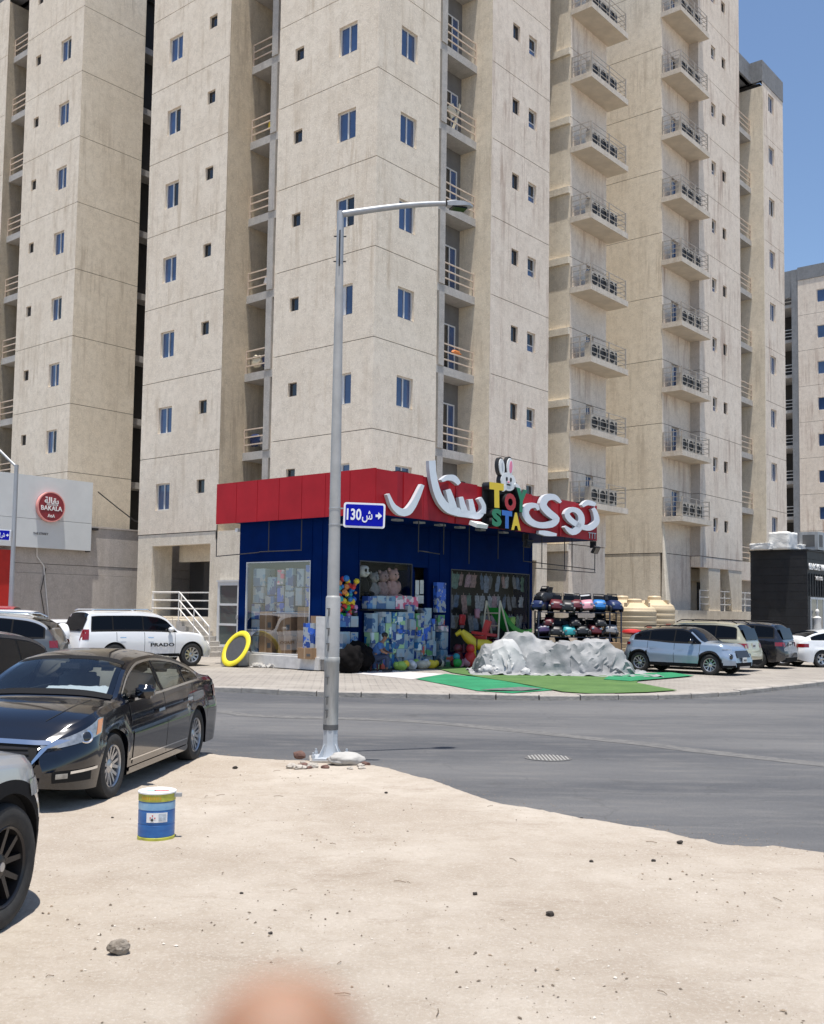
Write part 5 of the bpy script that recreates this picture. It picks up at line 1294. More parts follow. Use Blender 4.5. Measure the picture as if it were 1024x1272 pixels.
# ---- champagne estate-like SUV, dark SUV, silver saloon, two white cars ------
XB = dict(L=4.67, W=1.87, wb=2.82, R=.36, fo=.83, clr=.25, tumble=.34, nose=.55, tail=.38, nosew=.70, tailw=.84, wheel='five', rimm='rim', tw=.24,
    top=[(-2.33,1.0),(-2.30,1.12),(-2.08,1.55),(-1.85,1.66),(-1.0,1.72),(0,1.72),(.45,1.64),(1.05,1.20),(1.2,1.14),(1.8,1.06),(2.15,.97),(2.33,.78)],
    belt=[(-2.33,.95),(-2.1,1.10),(-1,1.07),(.5,1.03),(1.2,1.0),(2.0,.90),(2.33,.72)], glass=(1.15,.50,-1.95,-2.30), side=[-1.98,-1.20,-.15,.98], doors=[-1.15,-.12,.95], paint=P_beige, roof=P_beige, dlo=.07)
def xb_extras(e):
    tail_lamps(e, .82, .98, .58, .30); plate(e, .90, False)
    e['end_patch']('rear_glass', (-.62, .62), 1.10, 1.50, M['car_glass'], .012, front=False); e['end_patch']('rear_bumper', (-.80, .80), .42, .66, e['C'].children[0].data.materials[0], .05, front=False)
    e['end_patch']('lower_bumper', (-.80, .80), .26, .42, M['trim_black'], .03, front=False)
    for s in (-1, 1): MB().tube([(-1.9, s*.62, 1.66), (-1.7, s*.63, 1.75), (.1, s*.64, 1.77), (.3, s*.62, 1.68)], .018, 6).obj('roof_rail', M['trim_black'], e['C'])
hb = atan2(BX.y, BX.x) + radians(3)
def rear_at(x, y, hd, sp): return (x+cos(hd)*sp['L']/2, y+sin(hd)*sp['L']/2)
cx, cy = rear_at(12.05, 36.25, hb, XB)
car('champagne coloured SUV with its tail to the road, beside the silver blue SUV', (cx, cy, PAVEZ), hb, XB, 'SUV', extras=xb_extras)
XD = dict(XB); XD.update(paint=P_navy, roof=P_navy, rimm='rim_dark')
cx, cy = rear_at(14.15, 38.55, hb, XD)
car('dark navy SUV with red tail lamps between the champagne SUV and a silver car', (cx, cy, PAVEZ), hb, XD, 'SUV', extras=xb_extras)
SED2 = dict(SEDAN); SED2.update(paint=P_silver, chrome_dlo=0, wheel='five')
cx, cy = rear_at(16.0, 40.7, hb, SED2)
def plain_extras(e): tail_lamps(e, .74, .90, .45, .30); plate(e, .80, False); e['side_patch']('headlamp', e['cst'](e['xf']-.5), e['cst'](e['xf']-.1), lambda x: .66, lambda x: .78, M['lamp_clear'], .01)
car('silver saloon half hidden between the dark SUV and the white hatchback', (cx, cy, PAVEZ), hb, SED2, extras=plain_extras)
HATCH = dict(SEDAN); HATCH.update(L=4.3, wb=2.6, fo=.85, R=.32, paint=P_white, chrome_dlo=0, wheel='five', tail=.5, tailw=.7,
    top=[(-2.15,.90),(-2.10,1.08),(-1.85,1.22),(-1.2,1.40),(-.5,1.48),(.1,1.47),(.5,1.38),(1.05,1.08),(1.2,1.02),(1.6,.96),(1.95,.84),(2.15,.64)],
    belt=[(-2.15,.86),(-1.9,1.02),(-1.2,1.02),(0,.96),(1.0,.93),(1.7,.84),(2.15,.60)], glass=(1.12,.42,-1.25,-1.95), side=[-1.70,-.98,-.12,.92], doors=[-1.05,-.08,.88])
hw_ = radians(12)
cx, cy = from_wheel((15.75, 39.9), hw_, HATCH, -1, 'r')
car('white hatchback at the right edge with one alloy wheel in view', (cx, cy, PAVEZ), hw_, HATCH, extras=plain_extras)
cx, cy = from_wheel((18.2, 44.9), radians(8), HATCH, -1, 'r')
H2 = dict(HATCH); H2.update(paint=P_white)
car('farther white car whose roof shows above the white hatchback', (cx, cy, PAVEZ), radians(8), H2, extras=plain_extras)

# ---- cars at the left ---------------------------------------------------------
XL = dict(XOVER); XL.update(paint=P_navy, rimm='rim', clad=None)
(cx, cy), hd_ = place((-5.72, 12.0), (-5.32, 14.6), XL, 1)
car('dark blue crossover parked behind the black saloon, at the left edge', (cx, cy, -.02), hd_, XL, 'crossover', extras=xover_extras)
LC = dict(XOVER); LC.update(L=4.8, wb=2.8, W=1.9, paint=P_grey, roof=P_silver, wheel='five', rimm='rim', clad=None, top=[(a*1.09, b*1.10) for a, b in XOVER['top']], belt=[(a*1.09, b*1.10) for a, b in XOVER['belt']], glass=tuple(v*1.09 for v in XOVER['glass']), side=[-2.0, -1.15, -.05, 1.1])
def lc_extras(e):
    tail_lamps(e, .95, 1.15, .70, .24)
    for s in (-1, 1): MB().tube([(-1.7, s*.60, 1.74), (-1.5, s*.62, 1.83), (.1, s*.62, 1.87), (.3, s*.60, 1.80)], .018, 6).obj('roof_rail', M['chrome'], e['C'])
car('grey off-roader with pale roof and dark windows, in front of the grey wall', (-11.35, 27.0, -.06), radians(186), LC, 'off-roader', extras=lc_extras)
car('small white car whose windscreen shows between the grey and the white off-roaders', (-12.6, 36.3, PAVEZ), radians(235), HATCH, extras=plain_extras)
VAN = dict(PRADO); VAN.update(paint=P_red, wheel='five', L=4.8)
car('red car whose roof shows above the grey off-roader', (-15.6, 35.5, PAVEZ+.12), radians(190), VAN, 'car', extras=lambda e: tail_lamps(e, .95, 1.15, .70, .24))
car('white car with curved roof between the red and the grey car', (-13.1, 30.6, PAVEZ), radians(188), dict(PRADO, paint=P_white, wheel='five'), 'car', extras=lambda e: tail_lamps(e, .95, 1.15, .70, .24))
# ================================================================ street furniture, goods and small things
def SP(x, y, z=None):
    v = Vector((-2.47, 32.63, 0)) + AX*x + BX*y; return Vector((v.x, v.y, PAVEZ if z is None else z))
def rounded(x0, x1, y0, y1, z0, z1, r=.02, seg=2):
    mb = MB().box(x0, x1, y0, y1, z0, z1); return mb
def lump(name, mats, parent, c, r, seed=0, amp=.25, freq=1.5, sub=3, smooth=60, squash=1.0, loc=None):
    bm = bmesh.new(); bmesh.ops.create_icosphere(bm, subdivisions=sub, radius=1)
    for v in bm.verts:
        n = mnoise.fractal(Vector((v.co.x*freq+seed, v.co.y*freq, v.co.z*freq)), 1, 2, 3); s_ = 1+amp*n
        v.co = Vector((v.co.x*r[0]*s_+c[0], v.co.y*r[1]*s_+c[1], max(-r[2]*squash, v.co.z*r[2]*s_)+c[2]))
    me = bpy.data.meshes.new(name); bm.to_mesh(me); bm.free(); me.materials.append(mats)
    for p in me.polygons: p.use_smooth = smooth > 30
    return link(name, me, parent, loc)

# ---- main street lamp ----------------------------------------------------------
LP_ = empty('street_lamp', (-1.04, 13.80, 0)); tag(LP_, 'tall grey street lamp with curved arm standing at the edge of the sand', 'street lamp')
M['pole_dirty'] = mat('weathered_galvanised_pole', (.40,.40,.38), .6, .25, var=.22, scale=3.5, aniso=(4,4,.6), bump=.001)
M['tape'] = mat('dark_band', (.10,.10,.10), .7)
mb = MB(); mb.lathe([(.098, .40), (.098, 1.25), (.104, 1.26), (.104, 1.33), (.098, 1.34)], 20); mb.obj('lower_sleeve', M['pole_dirty'], LP_, smooth=40)
mb = MB(); mb.lathe([(.098, 1.34), (.098, 2.12), (.092, 2.14), (.082, 2.15), (.075, 3.3), (.066, 4.6), (.060, 5.6), (.052, 6.65)], 20); mb.obj('pole', M['steel_paint'], LP_, smooth=40)
mb = MB(); mb.lathe([(.05, 6.6), (.048, 7.36), (.045, 7.40), (0, 7.41)], 16); mb.obj('upper_tube', M['steel'], LP_, smooth=40)
for z in (6.70, 7.05):
    mb = MB()
    for a in (0, R90): mb.tube([(cos(a)*-.085, sin(a)*-.085, z), (cos(a)*.085, sin(a)*.085, z)], .010, 6)
    mb.obj('joint_bolt', M['black'], LP_)
MB().box(-.009, .009, -.058, -.05, 6.62, 7.12).obj('slot', M['black'], LP_)
for z in (.42, 1.29): MB().lathe([(.100, z-.035), (.101, z-.03), (.101, z+.03), (.100, z+.035)], 20).obj('band', M['tape'], LP_)
for z in (.55, .72, .98, 1.42, 1.62, 1.88): MB().box(-.055, -.045, -.105, -.09, z, z+.10).box(-.075, -.03, -.104, -.092, z+.09, z+.105).obj('tie_mark', M['tape'], LP_)
def sq_ring(R_, z, rot=0): return [Vector((cos(rot+2*pi*i/20)*R_, sin(rot+2*pi*i/20)*R_, z)) for i in range(20)]
mb = MB(); mb.lathe([(.100, .42), (.100, .24), (.108, .16), (.132, .06), (.142, .035)], 8, Matrix.Rotation(pi/8, 4, 'Z')); mb.obj('base', M['steel_white'], LP_, smooth=25)
for i in range(4):
    a = pi/4+i*R90; Mx = Matrix.Rotation(a, 4, 'Z')
    g_ = MB(); g_.prism([(.10, .0), (.21, .0), (.10, .17)], -.006, .006, 0, Mx @ frame((0, 0, .035), (1,0,0), (0,0,1))); g_.obj('gusset', M['steel_white'], LP_)
    b_ = MB(); b_.lathe([(.0, .11), (.014, .11), (.014, .035)], 8, Matrix.Translation((cos(a)*.29, sin(a)*.29, 0))); b_.lathe([(0, .075), (.026, .075), (.026, .04)], 6, Matrix.Translation((cos(a)*.29, sin(a)*.29, 0))); b_.obj('anchor_bolt', M['steel_white'], LP_)
MB().rbox(0, 0,   .022, .47, .47, .026, radians(6)).obj('base_plate', M['steel_white'], LP_)
MB().rbox(0, 0, -.03, .54, .54, .08, radians(6)).obj('footing', M['kerb'], LP_)
arm = []
for i in range(13):
    t = i/12; arm.append((.02+1.42*t, .50*t, 7.36+.37*(.62*t+.38*sin(t*R90))))
MB().tube(arm, [.047-.012*i/12 for i in range(13)], 12).obj('arm', M['steel'], LP_, smooth=50)
d = Vector((1.42, .50, .05)).normalized()
hd_ = MB(); Mx = Matrix.Translation((1.46, .515, 7.735)) @ Matrix.Rotation(atan2(d.y, d.x), 4, 'Z') @ Matrix.Rotation(-.06, 4, 'Y')
rows = []
for x, w, z0, z1 in ((0, .04, -.03, .035), (.04, .06, -.04, .045), (.12, .10, -.045, .05), (.22, .12, -.04, .035), (.32, .10, -.03, .015), (.40, .02, -.02, .0)):
    rows.append([Mx @ Vector((x, y*w, z)) for y, z in ((-1, z0), (-1, z1*.5), (-.5, z1), (.5, z1), (1, z1*.5), (1, z0), (0, z0-.004), (-1, z0))])
hd_.grid(rows); hd_.obj('lamp_head', M['steel'], LP_, smooth=35, fix=True)
MB().rbox(1.63, .575, 7.69, .22, .15, .02, atan2(d.y, d.x)).obj('lamp_glass', M['car_glass'], LP_)
# street name plate on the pole
M['sign_blue'] = mat('street_sign_blue', (.003,.008,.36), .6, var=.05, spec=.1); M['sign_white'] = mat('street_sign_white', (.80,.81,.84), .5)
def rrect(w, h, r, n=5):
    pts = []
    for cx, cy, a0 in ((w/2-r, h/2-r, 0), (-w/2+r, h/2-r, R90), (-w/2+r, -h/2+r, pi), (w/2-r, -h/2+r, 1.5*pi)):
        for i in range(n+1): a = a0+R90*i/n; pts.append((cx+r*cos(a), cy+r*sin(a)))
    return pts
def street_sign(parent_name, loc, rz, s, digits, label, tilt=0.0):
    SG = empty('street_sign', loc, (0, tilt, rz)); tag(SG, label, 'street sign')
    F = frame((0, 0, 0), (1, 0, 0), (0, 0, 1))
    mb = MB(); mb.prism(rrect(.555*s, .335*s, .035*s), 0, .03*s, 0, F @ Matrix.Translation((0, 0, -.03*s))); mb.obj('frame', M['sign_white'], SG)
    mb = MB(); mb.prism(rrect(.505*s, .285*s, .022*s), 0, .004*s, 0, F); mb.obj('face', M['sign_blue'], SG)
    S_ = Matrix.Diagonal((s, s, s, 1))
    put_text(digits, 'number', M['sign_white'], SG, F @ S_ @ Matrix.Translation((-.150, .0, .006)) @ Matrix.Diagonal((.72, 1.0, 1, 1)))
    put_text('sheen', 'arabic_letter', M['sign_white'], SG, F @ S_ @ Matrix.Translation((.040, .0, .006)) @ Matrix.Diagonal((.58, .85, 1, 1)))
    ar = MB(); ar.prism([(.150, -.016), (.185, -.016), (.185, -.050), (.236, 0), (.185, .050), (.185, .016), (.150, .016)], .003, .009, 0, F @ S_); ar.obj('arrow', M['sign_white'], SG)
    return SG
street_sign('s', (-1.04+.40, 13.72, 3.225), radians(3), 1.0, '130', 'blue plate reading 130 with an arrow, on the tall street lamp', radians(1.2))
for z in (3.10, 3.32): MB().lathe([(.079, z-.008), (.081, z), (.079, z+.008)], 20).box(.07, .14, -.03, -.02, z-.01, z+.01).obj('clamp', M['steel'], LP_)

# ---- far left lamp and its plate
L2 = empty('street_lamp', (-13.9, 36.0, PAVEZ)); tag(L2, 'thinner street lamp in front of the white grocery sign at the left edge', 'street lamp')
MB().lathe([(.12, 0), (.12, .9), (.10, 1.0), (.085, 2.2), (.07, 6.85), (0, 6.86)], 14).obj('pole', M['steel'], L2, smooth=40)
MB().tube([(0, 0, 6.78), (-.25, .1, 6.98), (-.9, .3, 7.55), (-1.8, .6, 8.1)], .05, 8).obj('arm', M['steel'], L2, smooth=50)
street_sign('s', (-14.27, 35.88, 4.42), radians(-10), 1.15, '129', 'small blue plate reading 129 on the thin lamp by the grocery sign', radians(3))

# ---- grocery building with white sign board ---------------------------------------
GB = empty('grocery_building', (-12.53, 48.5, 0), YAW); tag(GB, 'low grey building with a white board and round red grocery sign', 'building')
MB().box(-14, .0, 0, 3, 0, 3.38).obj('wall', M['wall_shadegrey'], GB); MB().box(-14, 0, .015, 3, 3.39, 3.78).obj('wall_band', M['wall_shadegrey'], GB)
MB().box(-14, 5.8, 0, 3, 3.80, 5.52).obj('wall', M['wall_shadegrey'], GB); MB().box(.01, 5.8, .004, 3, 0, 3.38).obj('wall', M['wall_shadegrey'], GB); MB().box(.01, 5.8, .02, 3, 3.39, 3.79).obj('wall_band', M['wall_shadegrey'], GB)
MB().box(-14.05, 5.85, -.05, 3.05, 5.52, 5.58).obj('coping', M['wall_shadegrey'], GB)
MB().box(-14, -.01, -.05, 0, 0, 1.0).obj('plinth', M['wall_shadegrey'], GB)
M['board_white'] = mat('sign_board_white', (.60,.62,.62), .45, var=.05, scale=1.2)
for z0, z1 in ((4.45, 5.66), (5.675, 7.5)):
    MB().box(-9.3, -3.15, -.38, -.12, z0, z1).obj('sign_board', M['board_white'], GB)
MB().box(-3.6, -2.7, -.25, .0, 5.4, 5.5).box(-3.2, -3.12, -.3, .0, 4.4, 5.6).obj('sign_bracket', M['black'], GB)
DS = empty('disc_sign', (-5.25, -.40, 6.22)); DS.parent = GB
Mx = Matrix.Rotation(R90, 4, 'X')
MB().lathe([(0, .16), (.60, .16), (.63, .13), (.63, 0)], 40, Mx).obj('disc', mat('disc_red', (.24,.025,.035), .4, var=.08), DS, smooth=40)
MB().lathe([(.60, .165), (.65, .165), (.65, .0), (.64, .0)], 40, Mx).obj('rim', mat('disc_rim_pink', (.72,.30,.27), .5), DS, smooth=40)
for key, z, w in (('bakala_ar', .25, .75), ('bakala', -.07, .75), ('small', .08, .7), ('number', -.39, .75)):
    me = TXT[key]; F = frame((0, -.165, z), (1,0,0), (0,0,1)) @ Matrix.Diagonal((w, w, 1, 1)); put_text(key, 'sign_letters', M['white'], DS, F)
put_text('small', 'sign_letters', M['tape'], GB, frame((-5.6, -.385, 5.05), (1,0,0), (0,0,1)))
mb = MB(); mb.tube([(-5.6, -.13, 4.45), (-5.55, -.06, 4.1), (-5.2, -.04, 3.7), (-5.1, -.04, 3.0), (-4.85, -.06, 1.2)], .03, 6); mb.obj('cable', M['white_dirty'], GB)
mb = MB(); mb.tube([(-5.1, -.04, 3.6), (-5.3, -.05, 2.6), (-5.0, -.06, 1.2)], .02, 6); mb.obj('cable', M['black'], GB)
MB().box(-9.3, -6.75, -.2, 0.0, 0, 4.3).obj('shutter', mat('red_shutter', (.45,.015,.01), .5, var=.1), GB)
MB().box(-10, 5.8, 3.0, 3.2, 0, 5.4).obj('back_wall', M['core'], GB)
CB = tag(MB().tube([(-15.4, 50.3, 7.6), (-14.6, 50.9, 6.9), (-13.9, 51.6, 6.3), (-13.0, 52.6, 6.0)], .03, 6).obj('cable', M['black'], None), 'loose black cable running down the tan side wall above the grey building', 'cable')
# dark panel painting in the passage's shade behind the middle tower's open bay
MB().box(1.8, 2.0, 8.9, 11.6, 1.62, 4.2).obj('passage_shade', M['core'], T1)

# ---- black cafe building -------------------------------------------------------------
BB = empty('black_building', (19.15, 50.0, 0), YAW); tag(BB, 'flat roofed black building with white lettering at the right edge', 'building')
M['blk_wall'] = mat('black_boarding', (.016,.017,.020), .55, var=.25, scale=2, spec=.35)
for i in range(13):
    z0 = i*.40; MB().box(0, 9, 0, 2.82, z0+.006, min(5.2, z0+.394)).obj('board', M['blk_wall'], BB)
MB().box(.02, 8.9, .02, 2.8, 0, 5.1).obj('core', M['seam'], BB)
for i in range(24): MB().box(.2+i*.36, .28+i*.36, -.05, 0, 3.0, 4.1).obj('fin', M['blk_wall'], BB)
MB().box(-.03, 9.05, -.06, 2.86, 5.2, 5.27).obj('coping', M['blk_wall'], BB)
put_text('blackb', 'sign_letters', M['white'], BB, frame((1.15, -.06, 4.42), (1,0,0), (0,0,1)))
put_text('blackb2', 'sign_letters', M['white_dirty'], BB, frame((1.45, -.07, 3.88), (1,0,0), (0,0,1)))
w_ = MB(); 
for x in (.35, 1.25, 2.15, 3.05, 3.95): w_.box(x, x+.07, -.03, .03, 0.1, 2.9)
w_.box(.35, 4.02, -.032, .028, 2.85, 2.95); w_.obj('window', M['steel_white'], BB)
MB().box(.42, 3.98, -.012, -.004, .1, 2.86).obj('pane', mat('pale_shop_pane', (.16,.17,.18), .08, spec=.8), BB)
mn = MB(); mn.lathe([(.10, .3), (.16, .6), (.20, 1.2), (.16, 1.5), (.20, 1.75), (.06, 1.85), (.055, 1.92), (.09, 1.97), (.10, 2.08), (.06, 2.16), (0, 2.18)], 12, Matrix.Translation((.85, -.16, .2)))
tag(mn.obj('mannequin', M['white_dirty'], None, smooth=60, loc=(19.15, 50.0, 0), rot=YAW), 'white draped mannequin in the window of the black building', 'mannequin')
def covered(name, x, y, z, sx, sy, sz, label, m='white_dirty', seed=0):
    bm = bmesh.new(); bmesh.ops.create_cube(bm, size=1); bmesh.ops.subdivide_edges(bm, edges=bm.edges[:], cuts=7, use_grid_fill=True)
    for v in bm.verts:
        n = mnoise.noise(v.co*5+Vector((seed, 0, 0))); v.co = Vector((v.co.x*sx, v.co.y*sy, (v.co.z+.5)*sz)) * (1+.07*n)
    me = bpy.data.meshes.new(name); bm.to_mesh(me); bm.free(); me.materials.append(M[m])
    for p in me.polygons: p.use_smooth = True
    return tag(link(name, me, None, (x, y, z), YAW), label, 'roof unit')
M['sheet_white'] = mat('white_sheeting', (.72,.71,.68), .7, var=.1, scale=3, bump=.01)
covered('covered_unit', 17.55, 51.3, 5.27, 1.4, 1.0, .30, 'low white wrapped unit at the left end of the black roof', 'sheet_white', 1)
covered('covered_unit', 18.35, 51.0, 5.27, 1.2, 1.0, .85, 'tall white wrapped unit in the middle of the black roof', 'sheet_white', 2)
covered('covered_unit', 19.3, 51.6, 5.27, .9, .7, .30, 'small white wrapped bundle beside the grey box on the black roof', 'sheet_white', 3)
RU = empty('roof_unit', (20.2, 51.9, 5.27), YAW); tag(RU, 'bare grey metal air conditioning unit on the black roof', 'roof unit')
MB().box(-.7, .7, -.45, .45, .05, .95).obj('case', M['steel'], RU); MB().box(-.5, .0, -.46, -.455, .2, .8).box(-.71, -.705, -.3, .3, .2, .8).obj('grille', M['tape'], RU)
covered('covered_unit', 21.6, 53.4, 5.27, 2.0, 1.2, .35, 'cream wrapped unit at the right end of the black roof', 'wall_cream', 4)

# ---- water tanks ----------------------------------------------------------------------
M['tank'] = mat('cream_tank_plastic', (.54,.43,.28), .5, var=.10, scale=1.5, bump=.003)
def tank(x, y, R_, H_, label):
    T = empty('water_tank', (x, y, PAVEZ)); tag(T, label, 'water tank')
    prof = [(R_*.97, 0)]; n = 9
    for i in range(n):
        z0 = H_*(.03+.80*i/n); z1 = H_*(.03+.80*(i+1)/n); prof += [(R_*.965, z0), (R_, z0+(z1-z0)*.22), (R_, z0+(z1-z0)*.8), (R_*.965, z1)]
    prof += [(R_*.94, H_*.86), (R_*.60, H_*.94), (R_*.34, H_*.955)]
    MB().lathe(prof, 36).obj('shell', M['tank'], T, smooth=35)
    MB().lathe([(R_*.34, H_*.95), (R_*.34, H_*1.0), (R_*.28, H_*1.02), (0, H_*1.025)], 24).obj('lid', M['tank'], T, smooth=40)
    for a in (.5, 2.2, 4.0, 5.4): MB().rbox(cos(a)*R_*.72, sin(a)*R_*.72, H_*.92, .22, .14, .16, a).obj('lug', M['tank'], T)
    MB().rbox(-.02+R_*.5, -R_*.88, H_*.55, .28, .02, .05, radians(30)).obj('band_label', mat('tank_label', (.45,.10,.06), .6), T)
tank(9.62, 44.6, .93, 2.55, 'large cream ribbed water tank, the nearer one beside the toy rack')
tank(10.95, 46.6, .90, 2.72, 'cream ribbed water tank half behind the nearer tank')
tank(9.6, 47.2, .9, 2.72, 'cream water tank whose lid shows behind the nearer tank')

ORDN = 'first second third fourth fifth sixth seventh eighth ninth tenth eleventh twelfth thirteenth fourteenth fifteenth sixteenth seventeenth eighteenth nineteenth twentieth'.split()
# ---- goods: printed boxes -----------------------------------------------------------------
def print_mat(name, cols, scale=6.0, seed=0):
    m = bpy.data.materials.new(name); m.use_nodes = True; nt = m.node_tree; b = nt.nodes['Principled BSDF']
    tc = nt.nodes.new('ShaderNodeTexCoord'); oi = nt.nodes.new('ShaderNodeObjectInfo'); ad = nt.nodes.new('ShaderNodeVectorMath'); ad.operation = 'MULTIPLY_ADD'
    cb = nt.nodes.new('ShaderNodeCombineXYZ')
    for k in range(3): nt.links.new(oi.outputs['Random'], cb.inputs[k])
    nt.links.new(cb.outputs[0], ad.inputs[0]); ad.inputs[1].default_value = (37, 17, 29); nt.links.new(tc.outputs['Object'], ad.inputs[2])
    v = nt.nodes.new('ShaderNodeTexVoronoi'); v.inputs['Scale'].default_value = scale; v.inputs['Randomness'].default_value = .8; v.distance = 'CHEBYCHEV'
    nt.links.new(ad.outputs[0], v.inputs['Vector'])
    s = nt.nodes.new('ShaderNodeSeparateColor'); nt.links.new(v.outputs['Color'], s.inputs[0])
    n = nnoise(nt, ad.outputs[0], scale*.9, 4, .6)
    mx = nt.nodes.new('ShaderNodeMath'); mx.operation = 'ADD'; nt.links.new(s.outputs[0], mx.inputs[0]); n3 = nt.nodes.new('ShaderNodeMath'); n3.operation = 'MULTIPLY_ADD'; n3.inputs[1].default_value = .55; n3.inputs[2].default_value = .22; nt.links.new(n, n3.inputs[0]); nt.links.new(n3.outputs[0], mx.inputs[1])
    hf = nt.nodes.new('ShaderNodeMath'); hf.operation = 'MULTIPLY'; hf.inputs[1].default_value = .62; nt.links.new(mx.outputs[0], hf.inputs[0])
    r = nt.nodes.new('ShaderNodeValToRGB'); r.color_ramp.interpolation = 'CONSTANT'
    el = r.color_ramp.elements; el[0].position = 0; el[0].color = (*cols[0], 1); el[1].position = 1/len(cols)*1; el[1].color = (*cols[1], 1)
    for i, c in enumerate(cols[2:]): e_ = el.new((i+2)/len(cols)); e_.color = (*c, 1)
    nt.links.new(hf.outputs[0], r.inputs[0]); nt.links.new(r.outputs[0], b.inputs['Base Color']); b.inputs['Roughness'].default_value = .45
    return m
W3 = (.34,.37,.40)
PM = [print_mat('print_blue_white', [W3, (.05,.17,.40), W3, (.02,.06,.25), (.22,.34,.44)], 4),
      print_mat('print_light_blue', [(.26,.36,.44), (.14,.27,.40), W3, (.30,.40,.48), (.05,.12,.26)], 3.2),
      print_mat('print_deep_blue', [(.02,.08,.40), W3, (.03,.12,.55), W3, (.01,.05,.25)], 4.5),
      print_mat('print_mixed', [(.55,.45,.12), (.55,.10,.06), (.10,.30,.12), W3, (.08,.10,.30)], 5.5),
      print_mat('print_pink', [(.75,.30,.40), W3, (.70,.12,.22), (.80,.62,.66), W3], 6),
      print_mat('print_teal', [(.05,.25,.30), (.60,.68,.70), (.02,.15,.35), (.35,.55,.30), (.05,.10,.25)], 5)]
CARD = mat('brown_cardboard', (.30,.185,.10), .85, var=.12, scale=3, bump=.002); TAPE = mat('packing_tape', (.42,.30,.19), .35)
def goods_box(x, y, z, sx, sy, sz, m, label, name='toy_box', cat='box', group=None, rz=0.0, tape=False):
    mb = MB(); mb.box(-sx/2, sx/2, -sy/2, sy/2, 0, sz)
    if tape:
        T = empty(name, SP(x, y, z), YAW+rz); tag(T, label, cat, group); mb.obj('carton', m, T)
        MB().box(-sx/2-.003, -sx/2-.001, -.03, .03, 0, sz).box(-sx/2, sx/2, -.03, .03, sz+.001, sz+.003).obj('tape', TAPE, T)
        MB().box(-sx/2-.004, -sx/2-.002, -sy/2+.05, -sy/2+.22, sz*.25, sz*.5).obj('print', M['tape'], T); return T
    o = mb.obj(name, m, None, loc=SP(x, y, z), rot=YAW+rz); return tag(o, label, cat, group)
# inside the left window
rnd = random.Random(3)
cols = [(3.28, .62, 'left'), (2.37, .64, 'middle'), (1.45, .66, 'right')]
for (yc, wy, nm) in cols:
    z = .52; hs_ = {'left': [.66, .72], 'middle': [.60, .72], 'right': [.42, .50, .62]}[nm]; 
    for i, h in enumerate(hs_):
        goods_box(.42+rnd.uniform(0, .03), yc+rnd.uniform(-.02,.02), z, .5, wy, h-.006, CARD, 'brown carton %s of the %s stack behind the left shop window' % (['at the bottom', 'second', 'third'][i], nm), 'cardboard_box', 'cardboard box', 'brown cartons in the left window', tape=True); z += h
k = 0
for (yc, zz, wy, h, m, what) in ((3.84, .52, .38, .55, 1, 'pale blue box low at the left end of the left window'), (3.84, 1.08, .42, .55, 1, 'pale blue box second up at the left end of the left window'), (3.84, 1.64, .44, .52, 0, 'blue printed box third up at the left end of the left window'),
        (3.72, 2.18, .62, .55, 1, 'wide pale blue box high at the left end of the left window'), (3.72, 2.74, .60, .62, 1, 'uppermost pale blue box at the left end of the left window'),
        (3.12, 1.92, .50, .52, 0, 'blue and white box resting on the left carton stack'), (3.08, 2.46, .46, .60, 0, 'tilted blue and white box high in the left window'), (2.66, 1.86, .34, .34, 2, 'small deep blue box above the middle cartons'), (2.66, 2.22, .32, .55, 2, 'narrow deep blue box in the middle of the left window'), (2.66, 2.8, .3, .5, 4, 'narrow box with pink print high in the left window'),
        (2.22, 1.88, .40, .70, 1, 'pale box above the middle carton stack'), (2.22, 2.6, .42, .75, 0, 'tall blue and white box at the top of the left window'), (1.72, 2.1, .34, .6, 1, 'pale grey blue box between two tall boxes in the left window'), (1.72, 2.72, .34, .6, 1, 'upper pale grey blue box between two tall boxes'),
        (1.26, 2.08, .40, .62, 2, 'bright blue box above the right carton stack'), (1.26, 2.72, .40, .72, 2, 'bright blue box at the top right of the left window')):
    goods_box(.40+rnd.uniform(0, .06), yc, zz, .45, wy-.02, h-.01, PM[m], what, 'toy_box', 'box', 'boxes in the left window', rnd.uniform(-.12,.12))
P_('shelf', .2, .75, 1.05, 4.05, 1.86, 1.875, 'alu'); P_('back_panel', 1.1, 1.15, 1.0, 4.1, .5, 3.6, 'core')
# beside that window
goods_box(-.22, .82, .42, .34, .62, .34, CARD, 'brown carton on the plinth at the right of the left window', 'cardboard_box', 'cardboard box', tape=True)
goods_box(-.20, .80, .77, .14, .42, .78, PM[2], 'blue poster box leaning on top of the plinth carton', rz=.1)
goods_box(-.14, .36, .42, .06, .40, 1.35, M['white_dirty'], 'tall pale board standing behind the street lamp', 'board', 'board')
goods_box(-.10, .62, 1.5, .05, .45, .28, CARD, 'small brown carton above the blue poster box', 'cardboard_box', 'cardboard box')
# wall of boxes under the display window
x = 1.32; c = 0
while x < 4.45:
    w = rnd.choice((.22, .27, .33, .38, .42)); w = min(w, 4.55-x)
    if w < .15: break
    z = .10; k = 0; ztop = 1.95 if x < 3.0 else rnd.uniform(1.7, 2.3)
    while z < ztop-.14:
        h = min(rnd.choice((.20, .28, .36, .50, .62)), ztop-z); pm = rnd.choice([0, 1, 1, 2, 5, 5, 3] if x < 3.2 else [0, 3, 5, 3, 1, 2])
        ww = w*rnd.uniform(.86, .98)
        goods_box(x+w/2+rnd.uniform(-.01,.01), -.34+rnd.uniform(-.10,.06), z, ww, .34, h-.008, PM[pm], '%s toy box, %s up in the %s column beside the seated man' % (['blue and white','pale blue','deep blue','many coloured','pink','teal'][pm], ORDN[k], ORDN[c]), 'toy_box', 'box', 'toy boxes stacked by the seated man', rnd.uniform(-.09,.09))
        z += h; k += 1
    x += w+.01; c += 1
